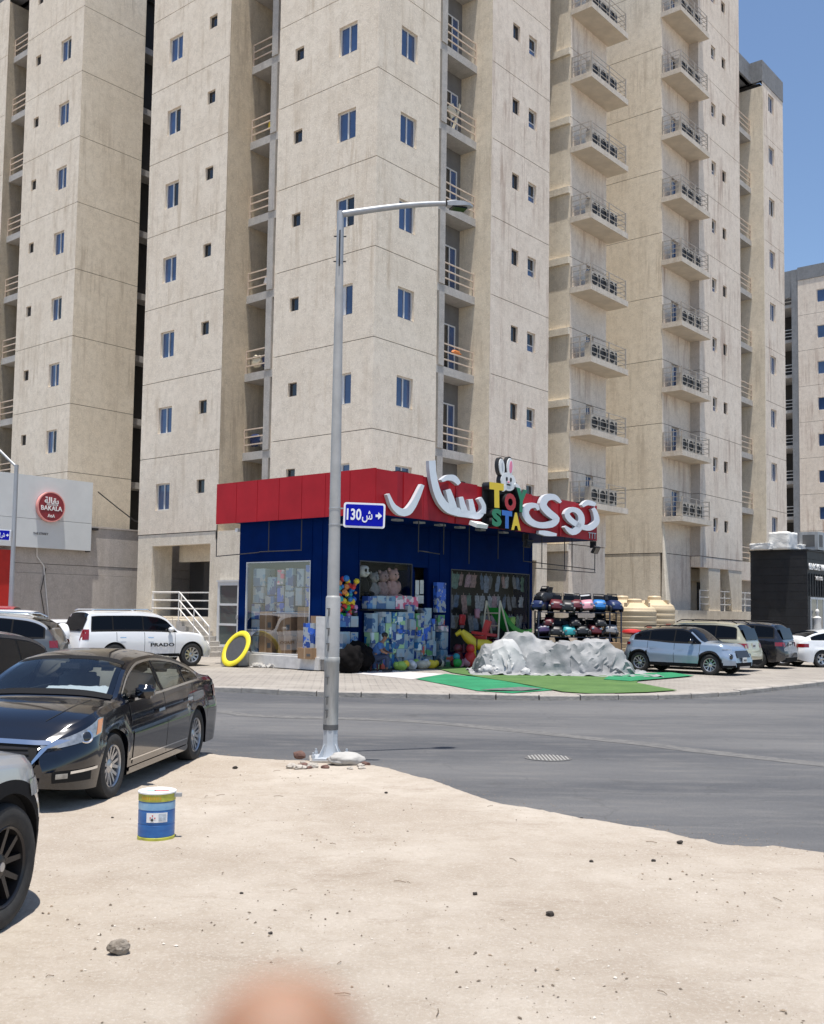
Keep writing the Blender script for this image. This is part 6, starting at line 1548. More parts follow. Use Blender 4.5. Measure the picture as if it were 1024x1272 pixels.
for i, (x, w, h, m) in enumerate(((1.50, .42, .40, 0), (1.95, .44, .42, 1), (2.42, .46, .42, 1), (2.88, .42, .44, 4), (3.30, .38, .45, 4), (3.66, .34, .42, 4))):
    goods_box(x, -.20, 1.99+.05, w, .26, h, PM[m], '%s gift box, %s along the ledge below the plush toys' % ({0:'blue and white',1:'pale blue',4:'pink'}[m], ORDN[i]), 'toy_box', 'box', 'boxes on the ledge')
P_('ledge', 1.2, 3.9, -.42, -.0, 1.98, 2.02, 'black')
for i, (x, z, w, h, m) in enumerate(((4.15, 2.55, .2, .5, 'white_dirty'), (4.40, 2.58, .2, .48, 'white_dirty'), (4.28, 2.25, .46, .28, 'white_dirty'))):
    P_('notice', x-w/2, x+w/2, -.02, -.012, z, z+h, m)
goods_box(5.15, -.22, 1.95, .52, .16, 1.05, PM[2], 'large blue and white boxed toy hung beside the shop door', 'toy_box', 'box')
goods_box(5.10, -.25, 1.50, .38, .2, .36, PM[3], 'small framed box under the large blue boxed toy')
goods_box(5.10, -.35, 1.28, .42, .3, .2, PM[4], 'red and pink box on the tall pale boxes by the door')
goods_box(5.10, -.35, .66, .40, .3, .60, PM[1], 'upper pale blue box of the pair by the door'); goods_box(5.10, -.35, .1, .40, .3, .55, PM[1], 'lower pale blue box of the pair by the door')
for i, (x, z, m) in enumerate(((.35, 1.45, 0), (.72, 1.45, 1), (.35, .7, 1), (.72, .68, 0))):
    goods_box(x, -.18, z, .34, .22, .60 if z < 1 else .34, PM[m], '%s %s boxed toy beside the display of nets' % (('upper','upper','lower','lower')[i], ('blue white','pale blue','pale','blue white')[i]))
# nets of toy balls and windmills
def netbag(x, y, z, r, h, cols, label):
    T = empty('toy_net', SP(x, y, z), YAW); tag(T, label, 'toy bag', 'hanging nets of small toys'); rr = random.Random(int(x*100+z*10))
    for i, c in enumerate(cols):
        mb = MB()
        for q in range(7):
            u = rr.uniform(-r, r); v = rr.uniform(0, h); s = rr.uniform(.05, .11); mb.lathe([(0, -s), (s*.7, -s*.7), (s, 0), (s*.7, s*.7), (0, s)], 7, Matrix.Translation((u, rr.uniform(-.08,.08), v)) @ Matrix.Rotation(rr.uniform(0,3), 4, 'X'))
        mb.obj('toys', c, T)['kind'] = 'stuff'
CO = {n: mat('toy_'+n, c, .45) for n, c in dict(red=(.55,.03,.03), yellow=(.75,.55,.03), orange=(.60,.20,.05), blue=(.03,.12,.50), green=(.03,.38,.06), black=(.015,.015,.018), pink=(.55,.25,.30), purple=(.40,.22,.42), white=(.70,.70,.70), teal=(.03,.30,.32), navy=(.012,.025,.09), maroon=(.10,.012,.018), cyan=(.02,.16,.45), lime=(.35,.55,.10), grey=(.18,.18,.19), cream=(.62,.56,.42)).items()}
netbag(.45, -.15, 2.25, .42, .75, [CO['orange'], CO['yellow'], CO['red'], CO['teal'], CO['cyan']], 'upper net of orange and yellow toys beside the lamp post')
netbag(.45, -.15, 1.75, .42, .6, [CO['black'], CO['red'], CO['blue'], CO['yellow'], CO['purple'], CO['green']], 'lower net of dark and bright toys beside the lamp post')
# plush animals behind the display window
M['fur_w'] = mat('plush_white', (.72,.72,.70), .95, var=.1, scale=12, bump=.01); M['fur_b'] = mat('plush_black', (.015,.015,.015), .95); M['fur_g'] = mat('plush_grey', (.30,.29,.29), .95, var=.2, scale=10, bump=.01)
M['fur_p'] = mat('plush_pink', (.58,.36,.33), .95, var=.15, scale=10, bump=.01); M['fur_d'] = mat('plush_dusky', (.40,.27,.26), .95, var=.2, scale=10, bump=.01)
def plush(x, z, s, head, bodym, label, y=.32, eye='fur_b'):
    T = empty('plush_toy', SP(x, y, z), YAW); tag(T, label, 'plush toy', 'plush toys in the display window')
    lump('body', M[bodym], T, (0, 0, .28*s), (.20*s, .17*s, .28*s), 1, .08); lump('head', M[head], T, (0, -.02, .68*s), (.19*s, .17*s, .17*s), 2, .05)
    for s_ in (-1, 1):
        lump('ear', M[eye if head == 'fur_w' else head], T, (s_*.14*s, 0, .83*s), (.06*s, .04*s, .06*s), 3, .05, sub=2); lump('arm', M[bodym], T, (s_*.21*s, -.05, .36*s), (.07*s, .09*s, .17*s), 4, .05, sub=2)
        lump('leg', M[bodym], T, (s_*.12*s, -.16*s, .08*s), (.08*s, .16*s, .08*s), 5, .05, sub=2); lump('eye', M[eye], T, (s_*.07*s, -.18*s, .70*s), (.045*s if head == 'fur_w' else .02*s, .02*s, .05*s if head == 'fur_w' else .02*s), 6, .02, sub=2)
    lump('muzzle', M['fur_w' if head == 'fur_w' else head], T, (0, -.17*s, .63*s), (.07*s, .05*s, .05*s), 7, .03, sub=2)
plush(1.72, 2.42, 1.25, 'fur_w', 'fur_b', 'black and white panda plush at the left of the display window')
plush(2.25, 2.36, 1.05, 'fur_g', 'fur_g', 'grey bear plush next to the panda'); plush(2.72, 2.36, 1.12, 'fur_d', 'fur_d', 'dusky pink bear plush in the middle of the display window'); plush(3.22, 2.36, 1.22, 'fur_p', 'fur_p', 'pale pink bear plush at the right of the display window')
P_('back_panel', 1.2, 3.86, .75, .8, .2, 3.6, 'core')
# floor plush and small toys in front of the box wall
for i, (x, y, c1, c2, nm) in enumerate(((2.35, -.85, 'lime', 'yellow', 'green and yellow'), (2.95, -.8, 'white', 'purple', 'white and purple'), (3.5, -.8, 'cream', 'lime', 'cream'), (3.95, -.85, 'yellow', 'white', 'yellow'), (4.5, -.75, 'cream', 'black', 'cream and black'))):
    T = empty('soft_toy', SP(x, y), YAW+i); tag(T, '%s soft toy lying on the ground before the boxes' % nm, 'soft toy', 'soft toys on the ground')
    lump('body', CO[c1], T, (0, 0, .14), (.24, .18, .16), i, .2); lump('head', CO[c2], T, (.2, -.05, .20), (.13, .12, .13), i+3, .1); lump('head', CO[c1], T, (-.2, .02, .18), (.11, .10, .11), i+5, .1, sub=2)
# dark sacks
M['sack'] = mat('black_sack', (.006,.005,.005), .8, var=.2, scale=6, bump=.02, spec=.1)
for i, (x, y, r, h) in enumerate(((-.05, -.85, .42, .46), (.52, -.62, .46, .50))):
    tag(lump('black_sack', M['sack'], None, (0, 0, h*.85), (r, r*.85, h), i*4, .28, 1.8, 4, 60, .85, loc=SP(x, y)), '%s bulging black sack on the ground left of the seated man' % ('left', 'right')[i], 'sack', 'black sacks')
# goods inside the long window: hanging packets
T_ = []
for r_, (z, hh) in enumerate(((2.75, .62), (2.0, .6), (1.25, .6))):
    x = 6.2; c = 0
    while x < 11.0:
        w = rnd.uniform(.22, .42); cl = rnd.choice([(.34,.34,.35), (.18,.18,.20), (.48,.48,.50), (.22,.28,.38), (.42,.24,.22), (.10,.16,.26), (.42,.38,.28), (.14,.26,.20), (.50,.30,.34)])
        key = 'pk%s' % (cl,)
        if key not in M: M[key] = mat('packet', cl, .4, col2=tuple(v*.35 for v in cl), scale=9)
        mb = MB(); P = []; lean = rnd.uniform(-1.2, 1.2); hf_ = rnd.uniform(.6, 1.15); tp_ = rnd.uniform(0, 1.6)
        for i in range(6):
            P.append([((-w/2*.9+ (w*.9)*j/4)*(1-.35*abs(i/5-.45)*tp_)+.12*(i/5-1)*lean, .06*mnoise.noise((x, i*.8, j*.8)), hh-(hh*hf_)*(1-i/5)) for j in range(5)])
        mb.grid(P); mb.box(-.02, .02, -.005, .005, hh, hh+.08)
        o = mb.obj('toy_packet', M[key], None, smooth=60, fix=False, loc=SP(x+w/2, .16+rnd.uniform(0, .15), z), rot=YAW); tag(o, '%s packet from the left in the %s hanging row of the long window' % (ORDN[c], ['top', 'middle', 'lower'][r_]), 'toy packet', 'hanging packets in the long window'); x += w+.03; c += 1
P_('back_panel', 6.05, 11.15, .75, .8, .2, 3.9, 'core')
# play things under the canopy
def thing_at(name, x, y, label, cat, rz=0, group=None): 
    T = empty(name, SP(x, y), YAW+rz); tag(T, label, cat, group); return T
T = thing_at('rocking_toy', 6.0, -1.25, 'yellow moulded play horse leaning beside the shop door', 'play horse', -YAW-.1)
mb = MB(); mb.tube([(-.55, 0, 1.25), (-.35, 0, 1.05), (-.1, 0, .80), (.35, 0, .78), (.75, 0, .60)], [.10, .17, .20, .19, .13], 12); mb.obj('body', CO['yellow'], T, smooth=60)
for x in (-.1, .55):
    for y in (-.14, .14): MB().tube([(x, y, .7), (x+.02, y*1.3, .08)], [.08, .055], 8).obj('leg', CO['yellow'], T, smooth=60)
MB().tube([(-.55, 0, 1.25), (-.75, 0, 1.12)], [.10, .07], 10).obj('head', CO['yellow'], T, smooth=60); MB().lathe([(.205, -.02), (.21, 0), (.205, .02)], 14, Matrix.Translation((0, 0, .80)) @ Matrix.Rotation(R90, 4, 'Y')).obj('strap', CO['maroon'], T)
T = thing_at('playground_slide', 8.35, -1.0, 'green slide with pale climbing frame under the canopy', 'slide', 0)
P = []
for i in range(12):
    t = i/11; x = -1.0+2.1*t; z = 2.1-1.15*t-.35*sin(t*pi)+.25*t*t; P.append([(x, -.30, z+.16), (x, -.24, z), (x, .24, z), (x, .30, z+.16)])
mb = MB(); mb.grid(P); mb.grid([[(q[0], q[1], q[2]-.03) for q in r_] for r_ in P]); mb.obj('chute', CO['green'], T, smooth=50, fix=False)
for a, b in (((-1.05, -.3, 2.35), (-1.35, -.4, .1)), ((-1.05, .3, 2.35), (-1.3, .4, .1)), ((-1.05, -.3, 2.35), (-.2, -.45, .1)), ((-1.05, .3, 2.35), (-.2, .45, .1))): MB().tube([a, b], .035, 8).obj('leg', CO['cream'], T, smooth=60)
for k in range(4): MB().tube([(-1.12-.06*k, -.33, 1.9-.45*k), (-1.12-.06*k, .33, 1.9-.45*k)], .025, 6).obj('rung', CO['cream'], T)
T = thing_at('play_table', 7.7, -1.55, 'mauve plastic play table in front of the green slide', 'table', .1)
MB().rbox(0, 0, .95, 1.5, .7, .07, 0, 0, -.12).obj('tabletop', CO['purple'], T)
for x in (-.6, .6):
    for y in (-.28, .28): MB().tube([(x, y, .93), (x*1.05, y*1.1, .0)], .045, 8).obj('leg', CO['purple'], T)
T = thing_at('play_house', 6.7, -1.1, 'red plastic play set behind the yellow horse', 'play set', .2)
MB().rbox(0, 0, 1.15, 1.1, .6, .10, 0, 0, .1, .06).obj('roof', CO['red'], T); MB().box(-.5, -.42, -.25, .25, 0, 1.1).box(.42, .5, -.25, .25, 0, 1.1).obj('side_panel', CO['red'], T); MB().box(-.42, .42, .2, .26, .1, .9).obj('back_panel', CO['pink'], T)
MB().rbox(-.1, -.1, 1.42, .25, .2, .45, .2, 0, .3).obj('chair_back', CO['red'], T)
def ride_on(loc, rz, c, label, s=1.0, seatc='black', group='toy cars on the rack'):
    T = empty('toy_car', loc, (random.uniform(-.10,.10), random.uniform(-.22,.12), rz+random.uniform(-.35,.35))); tag(T, label, 'toy car', group)
    L_, W_, H__ = .95*s, .52*s, .30*s
    rows = []
    for x, w, z0, z1 in ((-.5, .72, .14, .30), (-.46, .92, .08, .42), (-.30, 1, .07, .46), (-.08, 1, .07, .40), (.05, .98, .07, .42), (.18, .98, .07, .45), (.40, .92, .08, .36), (.48, .75, .12, .27)):
        rows.append([(x*L_, y*W_/2*w, z*s) for y, z in ((-.9, z0), (-1, z0+.08), (-.98, (z0+z1)/2+.04), (-.80, z1), (-.4, z1+.015), (.4, z1+.015), (.80, z1), (.98, (z0+z1)/2+.04), (1, z0+.08), (.9, z0), (0, z0), (-.9, z0))])
    mb = MB(); mb.grid(rows); mb.poly([r for r in rows[0][:-1]]); mb.poly([r for r in rows[-1][:-1]][::-1]); mb.obj('body', c, T, smooth=40, merge=True)
    MB().rbox(-.12*L_, 0, .44*s, .24*s, .34*s, .10*s).rbox(-.26*L_, 0, .56*s, .06*s, .34*s, .26*s, ry=-.2).obj('seat', CO[seatc], T)
    MB().rbox(.12*L_, 0, .54*s, .02, .40*s, .16*s, ry=-.5).obj('windscreen', M['car_glass'], T); MB().tube([(.05*L_, -.2*s, .60*s), (.02*L_, -.2*s, .70*s), (.02*L_, .2*s, .70*s), (.05*L_, .2*s, .60*s)], .018*s, 6).obj('roll_bar', CO['black'], T)
    for x in (-.32, .32):
        for y in (-1, 1):
            w = MB(); w.lathe([(0, .05*s), (.07*s, .055*s), (.12*s, .04*s), (.125*s, -.04*s), (0, -.045*s)], 14, Matrix.Translation((x*L_, y*W_*.47, .125*s)) @ Matrix.Rotation(-y*R90, 4, 'X')); w.obj('wheel', CO['black'], T, smooth=40)
    for y in (-1, 1): MB().rbox(.475*L_, y*.16*s, .27*s, .03, .09*s, .05*s).obj('headlight', M['lamp_clear'], T)
    return T
# blue and red jumble in front
for i, (x, y, c, nm) in enumerate(((6.35, -1.35, 'navy', 'navy'), (6.95, -1.45, 'blue', 'blue'), (7.4, -1.7, 'cyan', 'bright blue'))):
    ride_on(SP(x, y), YAW-1.0+.4*i, CO[c], '%s ride-on toy car on the mat under the canopy' % nm, .9, group='toy cars under the canopy')
ride_on(SP(6.9, -1.3, .55), YAW-.4, CO['cyan'], 'sky blue ride-on toy car stacked on two others under the canopy', .8, group='toy cars under the canopy')
ride_on(SP(7.3, -1.5, .52), YAW+.5, CO['red'], 'red ride-on toy car stacked beside the sky blue one', .7, group='toy cars under the canopy')
T = thing_at('toy_buggy', 10.6, -.85, 'black toy buggy with one large spoked wheel at the end of the shop', 'buggy', .25); WH = empty('wheel', (0, 0, 0)); WH.parent = T
Mx = Matrix.Translation((0, 0, 1.55)) @ Matrix.Rotation(R90, 4, 'X') @ Matrix.Rotation(.25, 4, 'Y')
MB().lathe([(.50, -.05), (.56, -.02), (.56, .02), (.50, .05), (.47, 0), (.50, -.05)], 30, Mx).obj('tyre', CO['black'], WH, smooth=50)
for i in range(3): MB().tube([Mx @ Vector((cos(i*pi/3)*.48, sin(i*pi/3)*.48, 0)), Mx @ Vector((-cos(i*pi/3)*.48, -sin(i*pi/3)*.48, 0))], .025, 6).obj('spoke', CO['black'], WH)
MB().tube([(0, .1, 1.55), (.1, .1, .8), (-.2, .0, .0)], .05, 8).obj('stand', CO['black'], T)
lump('hood', CO['black'], T, (0, 0, .75), (.5, .4, .45), 3, .25); 
for x in (-.35, .35): MB().lathe([(.17, -.03), (.2, 0), (.17, .03), (.14, 0), (.17, -.03)], 18, Matrix.Translation((x, -.3, .2)) @ Matrix.Rotation(R90, 4, 'X')).obj('wheel', CO['black'], T, smooth=50)
for i, (x, y, c, nm) in enumerate(((5.35, -.9, 'maroon', 'dark red'), (5.55, -1.3, 'red', 'red'))):
    T = thing_at('soft_toy', x, y, '%s soft toy standing by the yellow horse' % nm, 'soft toy', i)
    lump('body', CO[c], T, (0, 0, .28), (.24, .2, .30), i, .15); lump('head', CO[c], T, (0, 0, .66), (.16, .15, .16), i+2, .1)

# clutter of small inflatables and toys under the canopy
KINDS = ('ball', 'ring', 'bag', 'cube', 'cone')
used_l = set()
for i in range(46):
    x = 5.0+6.0*rnd.random(); y = -rnd.uniform(.35, 1.75); cn = rnd.choice(['red','yellow','blue','pink','cyan','maroon','navy','green','orange','white','purple','grey','teal']); kd = rnd.choice(KINDS); z = rnd.choice([0, 0, .25, .5])*(1 if y > -1.3 else .4)
    r = rnd.uniform(.10, .20); nm = {'navy': 'dark blue', 'cyan': 'sky blue', 'maroon': 'dark red', 'teal': 'blue green'}.get(cn, cn)
    sh = {'ball': 'toy ball', 'ring': 'swim ring', 'bag': 'bagged toy', 'cube': 'boxed toy', 'cone': 'toy cone'}[kd]
    where = 'near the shop door' if x < 6.6 else ('in front of the long window' if x < 9 else 'beyond the long window')
    lv = 'on the ground' if z < .1 else ('on the low heap' if z < .3 else 'on top of the heap')
    lab = '%s %s lying %s %s' % (nm, sh, lv, where)
    if lab in used_l: continue
    used_l.add(lab); Lc = SP(x, y, PAVEZ+z)
    if kd == 'ball': o = lump('toy_ball', CO[cn], None, (0, 0, r), (r, r, r), i, .01, loc=Lc)
    elif kd == 'ring': o = MB().lathe([(r*.9, r*.25), (r*1.25, r*.35), (r*1.5, 0), (r*1.25, -r*.35), (r*.9, -r*.25), (r*.8, 0), (r*.9, r*.25)], 20, Matrix.Translation((0, 0, r*1.3)) @ Matrix.Rotation(rnd.uniform(.6, 1.6), 4, 'X')).obj('swim_ring', CO[cn], None, smooth=60, loc=Lc)
    elif kd == 'bag': o = lump('toy_bag', PM[rnd.choice([1, 3, 4, 5])], None, (0, 0, r*1.2), (r*1.2, r*.8, r*1.3), i, .3, 2, 3, loc=Lc)
    elif kd == 'cube': o = MB().box(-r, r, -r*.7, r*.7, 0, r*2.2).obj('toy_box', PM[rnd.choice([0, 3, 4, 5, 2])], None, loc=Lc, rot=rnd.uniform(0, 3))
    else: o = MB().lathe([(0, 0), (r, 0), (r, .03), (r*.75, .04), (.03, r*2.6), (0, r*2.6)], 16).obj('toy_cone', CO[cn], None, smooth=40, loc=Lc)
    tag(o, lab, sh, 'small toys heaped under the canopy')
for i, (x, z, cn, w, h) in enumerate(((6.7, 1.5, 'red', .30, .38), (7.6, 1.75, 'pink', .25, .36), (9.9, 1.5, 'lime', .3, .3))):
    mb = MB(); mb.grid([[(-w/2+w*a/4, .05*mnoise.noise((x, a*.9, b_*.9)), h*b_/5) for a in range(5)] for b_ in range(6)]); o = mb.obj('hanging_toy', CO[cn], None, smooth=60, fix=False, loc=SP(x, -.10, z), rot=YAW)
    sd3 = o.modifiers.new('thickness', 'SOLIDIFY'); sd3.thickness = .08; tag(o, '%s toy hanging against the glass of the long shop window' % {'lime': 'light green', 'cyan': 'sky blue'}.get(cn, cn), 'hanging toy', 'toys hung on the long window')

# ---- rack with toy cars ---------------------------------------------------------
RK = empty('display_rack', (4.4, 35.9, PAVEZ), radians(3)); tag(RK, 'black steel rack loaded with ride-on toy cars behind the covered pile', 'rack')
M['rack_steel'] = mat('rack_steel_navy', (.02,.025,.05), .5)
for z in (.55, 1.12, 1.98): MB().box(0, 2.95, 0, .75, z-.03, z).obj('shelf', M['rack_steel'], RK)
for x in (0.0, 2.5, 2.9):
    for y in (0, .71): MB().box(x, x+.045, y, y+.045, 0, 2.0).obj('post', M['rack_steel'], RK)
def RKP(x, y, z): return Matrix.Translation((4.4, 35.9, PAVEZ)) @ Matrix.Rotation(radians(3), 4, 'Z') @ Vector((x, y, z))
for i, (x, c, nm, a) in enumerate(((.15, 'navy', 'navy', -2.0), (.62, 'maroon', 'dark maroon', -1.8), (1.05, 'black', 'black', -1.5), (1.32, 'maroon', 'maroon and black', -1.7), (1.75, 'pink', 'pink and white', -1.6), (2.15, 'cyan', 'bright blue', -1.5), (2.62, 'navy', 'dark blue', -1.4))):
    ride_on(RKP(x+.05, .36, 1.98), a, CO[c], '%s toy car, %s from the left on the top shelf of the rack' % (nm, ['first','second','third','fourth','fifth','sixth','seventh'][i]), .92, 'white' if c == 'pink' else 'black')
ride_on(RKP(.30, .36, 2.30), -2.3, CO['black'], 'black toy car piled on the left end of the top shelf', .8)
for i, (x, c, nm, a) in enumerate(((.20, 'purple', 'dark purple', -1.9), (.62, 'black', 'black', -1.4), (1.05, 'teal', 'black and teal', -1.7), (1.5, 'black', 'black', -1.5), (1.95, 'maroon', 'maroon', -1.6), (2.55, 'grey', 'grey', -1.5))):
    ride_on(RKP(x+.05, .36, 1.12), a, CO[c] if c != 'purple' else mat('dark_purple', (.05,.03,.09), .4), '%s toy car, %s from the left on the middle shelf of the rack' % (nm, ['first','second','third','fourth','fifth','sixth'][i]), .92)
    if i % 2 == 0: ride_on(RKP(x+.25, .3, 1.46), a+.3, CO['black' if i else 'maroon'], '%s toy car piled above the %s one of the middle shelf' % ('black' if i else 'maroon', ['first','','third','','fifth'][i]), .7)
for i, x in enumerate((.3, 1.0, 1.7, 2.5)): ride_on(RKP(x, .36, .55), -1.5+i*.2, CO[('black', 'navy', 'black', 'cyan')[i]], 'toy car, %s from the left on the lowest shelf of the rack' % ['first','second','third','fourth'][i], .9)
T = empty('cardboard_box', (6.7, 35.7, PAVEZ)); tag(T, 'brown carton standing under the right end of the rack', 'cardboard box'); MB().box(-.2, .5, -.2, .3, 0, .95).obj('carton', CARD, T)

# ---- pile under a silver sheet ------------------------------------------------------
import numpy as np
def drape(nx, ny, sx, sy, cx, cy, hfun, iters=420, crumple=1.0, seed=1):
    """a sheet let fall over a pile: position based cloth on a grid, colliding with the height of what lies beneath"""
    rs = np.random.RandomState(seed); X, Y = np.meshgrid(np.linspace(-sx/2, sx/2, nx), np.linspace(-sy/2, sy/2, ny), indexing='ij')
    dx = sx/(nx-1); dy = sy/(ny-1); sq = .80   # the sheet is gathered, so it has to fold
    P = np.stack([X*sq+cx, Y*sq*.86+cy, np.zeros_like(X)], -1)
    for q in range(9):
        kx, ky = rs.uniform(-5, 5, 2); P[..., 2] += .035*np.sin(kx*X+ky*Y+rs.uniform(0, 6))
    P[..., 2] += 1.75; V = np.zeros_like(P)
    dg = sqrt(dx*dx+dy*dy)
    cons = []
    def add(ax_, n, L):
        for par in (0, 1): cons.append((ax_, n, par, L))
    def solve(A_, B_, L, k, stretch_only=False):
        d = B_-A_; ln = np.sqrt((d**2).sum(-1, keepdims=True))+1e-9; c = (ln-L)/ln*d*.5*k
        if stretch_only: c = np.where(ln > L, c, c*.15)
        A_ += c; B_ -= c
    dt = .03
    for it in range(iters):
        V *= .93; V[..., 2] -= 9.8*dt; Q = P+V*dt
        for rep in range(5):
            for par in (0, 1):
                m_ = (nx-1-par)//2*2; solve(Q[par:par+m_:2], Q[par+1:par+1+m_:2], dx, 1.0)
                m_ = (ny-1-par)//2*2; solve(Q[:, par:par+m_:2], Q[:, par+1:par+1+m_:2], dy, 1.0)
            for par in (0, 1):
                m_ = (nx-1-par)//2*2; a_, b_ = Q[par:par+m_:2, :-1], Q[par+1:par+1+m_:2, 1:]; solve(a_, b_, dg, .5)
                a_, b_ = Q[par:par+m_:2, 1:], Q[par+1:par+1+m_:2, :-1]; solve(a_, b_, dg, .5)
            for o in range(2):   # light bending
                m_ = (nx-2-o)//4*4
                if m_ > 0: solve(Q[o:o+m_:4], Q[o+2:o+2+m_:4], 2*dx, .10)
                m_ = (ny-2-o)//4*4
                if m_ > 0: solve(Q[:, o:o+m_:4], Q[:, o+2:o+2+m_:4], 2*dy, .10)
            h = hfun(Q[..., 0], Q[..., 1]); pen = h-Q[..., 2]; hit = pen > 0
            e = .03; gx = (hfun(Q[..., 0]+e, Q[..., 1])-hfun(Q[..., 0]-e, Q[..., 1]))/(2*e); gy = (hfun(Q[..., 0], Q[..., 1]+e)-hfun(Q[..., 0], Q[..., 1]-e))/(2*e)
            w = 1/(1+gx*gx+gy*gy); pen = np.where(hit, pen, 0)
            Q[..., 0] -= gx*pen*w*.9; Q[..., 1] -= gy*pen*w*.9; Q[..., 2] += pen*np.maximum(w, .25)
            if rep == 4:
                fr = np.where(hit, .35, 1.0)[..., None]; Q[..., :2] = P[..., :2]+(Q[..., :2]-P[..., :2])*fr
        V = (Q-P)/dt; sp_ = np.sqrt((V**2).sum(-1, keepdims=True)); V *= np.minimum(1, 3.0/(sp_+1e-9)); P = Q
    h = hfun(P[..., 0], P[..., 1]); P[..., 2] = np.maximum(P[..., 2], h)
    return P
PILE = [(2.75, 33.25, .55, .75, .90), (3.45, 33.4, .50, .60, 1.24), (4.15, 33.5, .50, .5, 1.05), (4.7, 33.2, .4, .5, .90), (5.25, 33.45, .55, .65, 1.0), (6.0, 33.5, .45, .6, 1.10), (6.45, 33.3, .38, .5, .78), (3.9, 32.95, .35, .3, .75), (5.6, 32.95, .45, .3, .55), (6.8, 33.2, .25, .3, .35)]
def pile_h(x, y):
    h = np.full_like(x, PAVEZ+.012)
    for (cx_, cy_, rx, ry, hh) in PILE:
        d = np.maximum(np.abs(x-cx_)/rx, np.abs(y-cy_)/ry); r = np.sqrt(((x-cx_)/rx)**2+((y-cy_)/ry)**2); d = .5*d+.5*r
        h = np.maximum(h, PAVEZ+hh*np.clip((1.22-d)/.38, 0, 1)**.7)
    return h
def wrinkle(P, hf, amp, seed):
    """sharp creases pressed into the fallen sheet"""
    n1, n2 = P.shape[:2]; gx = np.gradient(P, axis=0); gy = np.gradient(P, axis=1); N = np.cross(gx, gy); N /= np.linalg.norm(N, axis=-1, keepdims=True)+1e-9
    for i in range(n1):
        for j in range(n2):
            q = P[i, j]; a_ = q[0]*2.3+.9*q[2]+1.5*mnoise.noise(Vector((q[0]*.8, q[1]*.8+seed, q[2]*.8))); v = Vector((a_+seed, q[2]*.35, q[1]*.5)); w = Vector((q[0]*5.5-1.5*q[2], q[1]*1.2+seed, q[2]*.7)); x_ = Vector((q[0]*1.1-q[2], seed, q[1]*1.3+q[2]))
            r = (1-min(1, abs(mnoise.noise(v))*6))**.8*1.1 + (1-min(1, abs(mnoise.noise(w))*5))*.18 + .9*(1-min(1, abs(mnoise.noise(x_))*7))
            P[i, j] += N[i, j]*amp*(r-.45)
    P[..., 2] = np.maximum(P[..., 2], PAVEZ+.02); return P
DP = wrinkle(drape(76, 50, 6.9, 4.3, 4.85, 33.25, pile_h, 260), pile_h, .055, 3)
def crisp(mb, G, rs=random.Random(2)):
    base = len(mb.v); R_, C_ = len(G), len(G[0])
    for row in G: mb.v += [tuple(q) for q in row]
    for i in range(R_-1):
        for j in range(C_-1):
            a = base+i*C_+j; b, c, d = a+1, a+C_+1, a+C_
            zs = [mb.v[k][2] for k in (a, b, c, d)]
            if abs(zs[0]-zs[2]) < abs(zs[1]-zs[3]): mb.f += [(a, b, c), (a, c, d)]
            else: mb.f += [(a, b, d), (b, c, d)]
            mb.m += [0, 0]
tp = MB(); crisp(tp, DP.tolist())
def tarp_mat():
    m = mat('silver_grey_sheet', (.21,.21,.212), .6, col2=(.33,.33,.33), scale=1.3, bump=.012, bscale=9, spec=.3); return m
to = tag(tp.obj('covered_pile', tarp_mat(), None, smooth=34, fix=False), 'large pile hidden under a crumpled silver grey sheet on the green mats', 'covered pile')
sd_ = to.modifiers.new('thickness', 'SOLIDIFY'); sd_.thickness = .012
BT = mat('white_cover', (.44,.437,.43), .7, var=.08, scale=2, bump=.01, bscale=9)
def bund_h(x, y):
    d = np.sqrt(((x-2.98)/.62)**2+((y-32.75)/.50)**2); return np.maximum(PAVEZ+.012, PAVEZ+1.08*np.clip(1.12-d**2, 0, 1)**.6)
DB = wrinkle(drape(36, 32, 2.6, 2.2, 2.9, 32.75, bund_h, 200, seed=4), bund_h, .035, 8); wb = MB(); crisp(wb, DB.tolist())
wo_ = tag(wb.obj('white_bundle', BT, None, smooth=24, fix=False), 'white cloth cover over a bulge at the left end of the silver sheet', 'cover'); sd2 = wo_.modifiers.new('thickness', 'SOLIDIFY'); sd2.thickness = .012; sd2.offset = 1
for i, (x, y, r) in enumerate(((2.42, 32.4, .16), (2.30, 32.55, .13), (3.55, 32.05, .12))):
    tag(lump('white_sack', BT, None, (0, 0, r*.8), (r*1.3, r, r), i, .35, 2.5, 3, 60, .8, loc=(x, y, PAVEZ)), ['small crumpled white sack left of the white bundle', 'farther small white sack behind the crumpled one', 'small white sack right of the white bundle'][i], 'sack', 'small white sacks')
# blue wrapped stack
M['blue_wrap'] = print_mat('blue_wrap', [(.02,.07,.35), (.12,.22,.50), (.02,.10,.45), (.40,.45,.55), (.03,.06,.25)], 5)
T = empty('wrapped_bundle', (8.25, 37.4, PAVEZ)); tag(T, 'stack of toys wrapped in blue film between the grey sheet and the silver blue SUV', 'bundle')
lump('film', M['blue_wrap'], T, (0, 0, .60), (.44, .40, .66), 2, .16, 1.8, 4, 20, .9); MB().lathe([(.0, 1.2), (.30, 1.22), (.36, 1.28), (.33, 1.36), (.12, 1.40), (0, 1.40)], 16, Matrix.Translation((-.28, 0, 0))).obj('red_tub', CO['red'], T, smooth=50)
lump('ball', CO['red'], T, (-.12, -.40, .45), (.12, .08, .12), 1, .1); lump('ball', CO['lime'], T, (-.14, -.41, .64), (.10, .07, .08), 2, .1, sub=2)

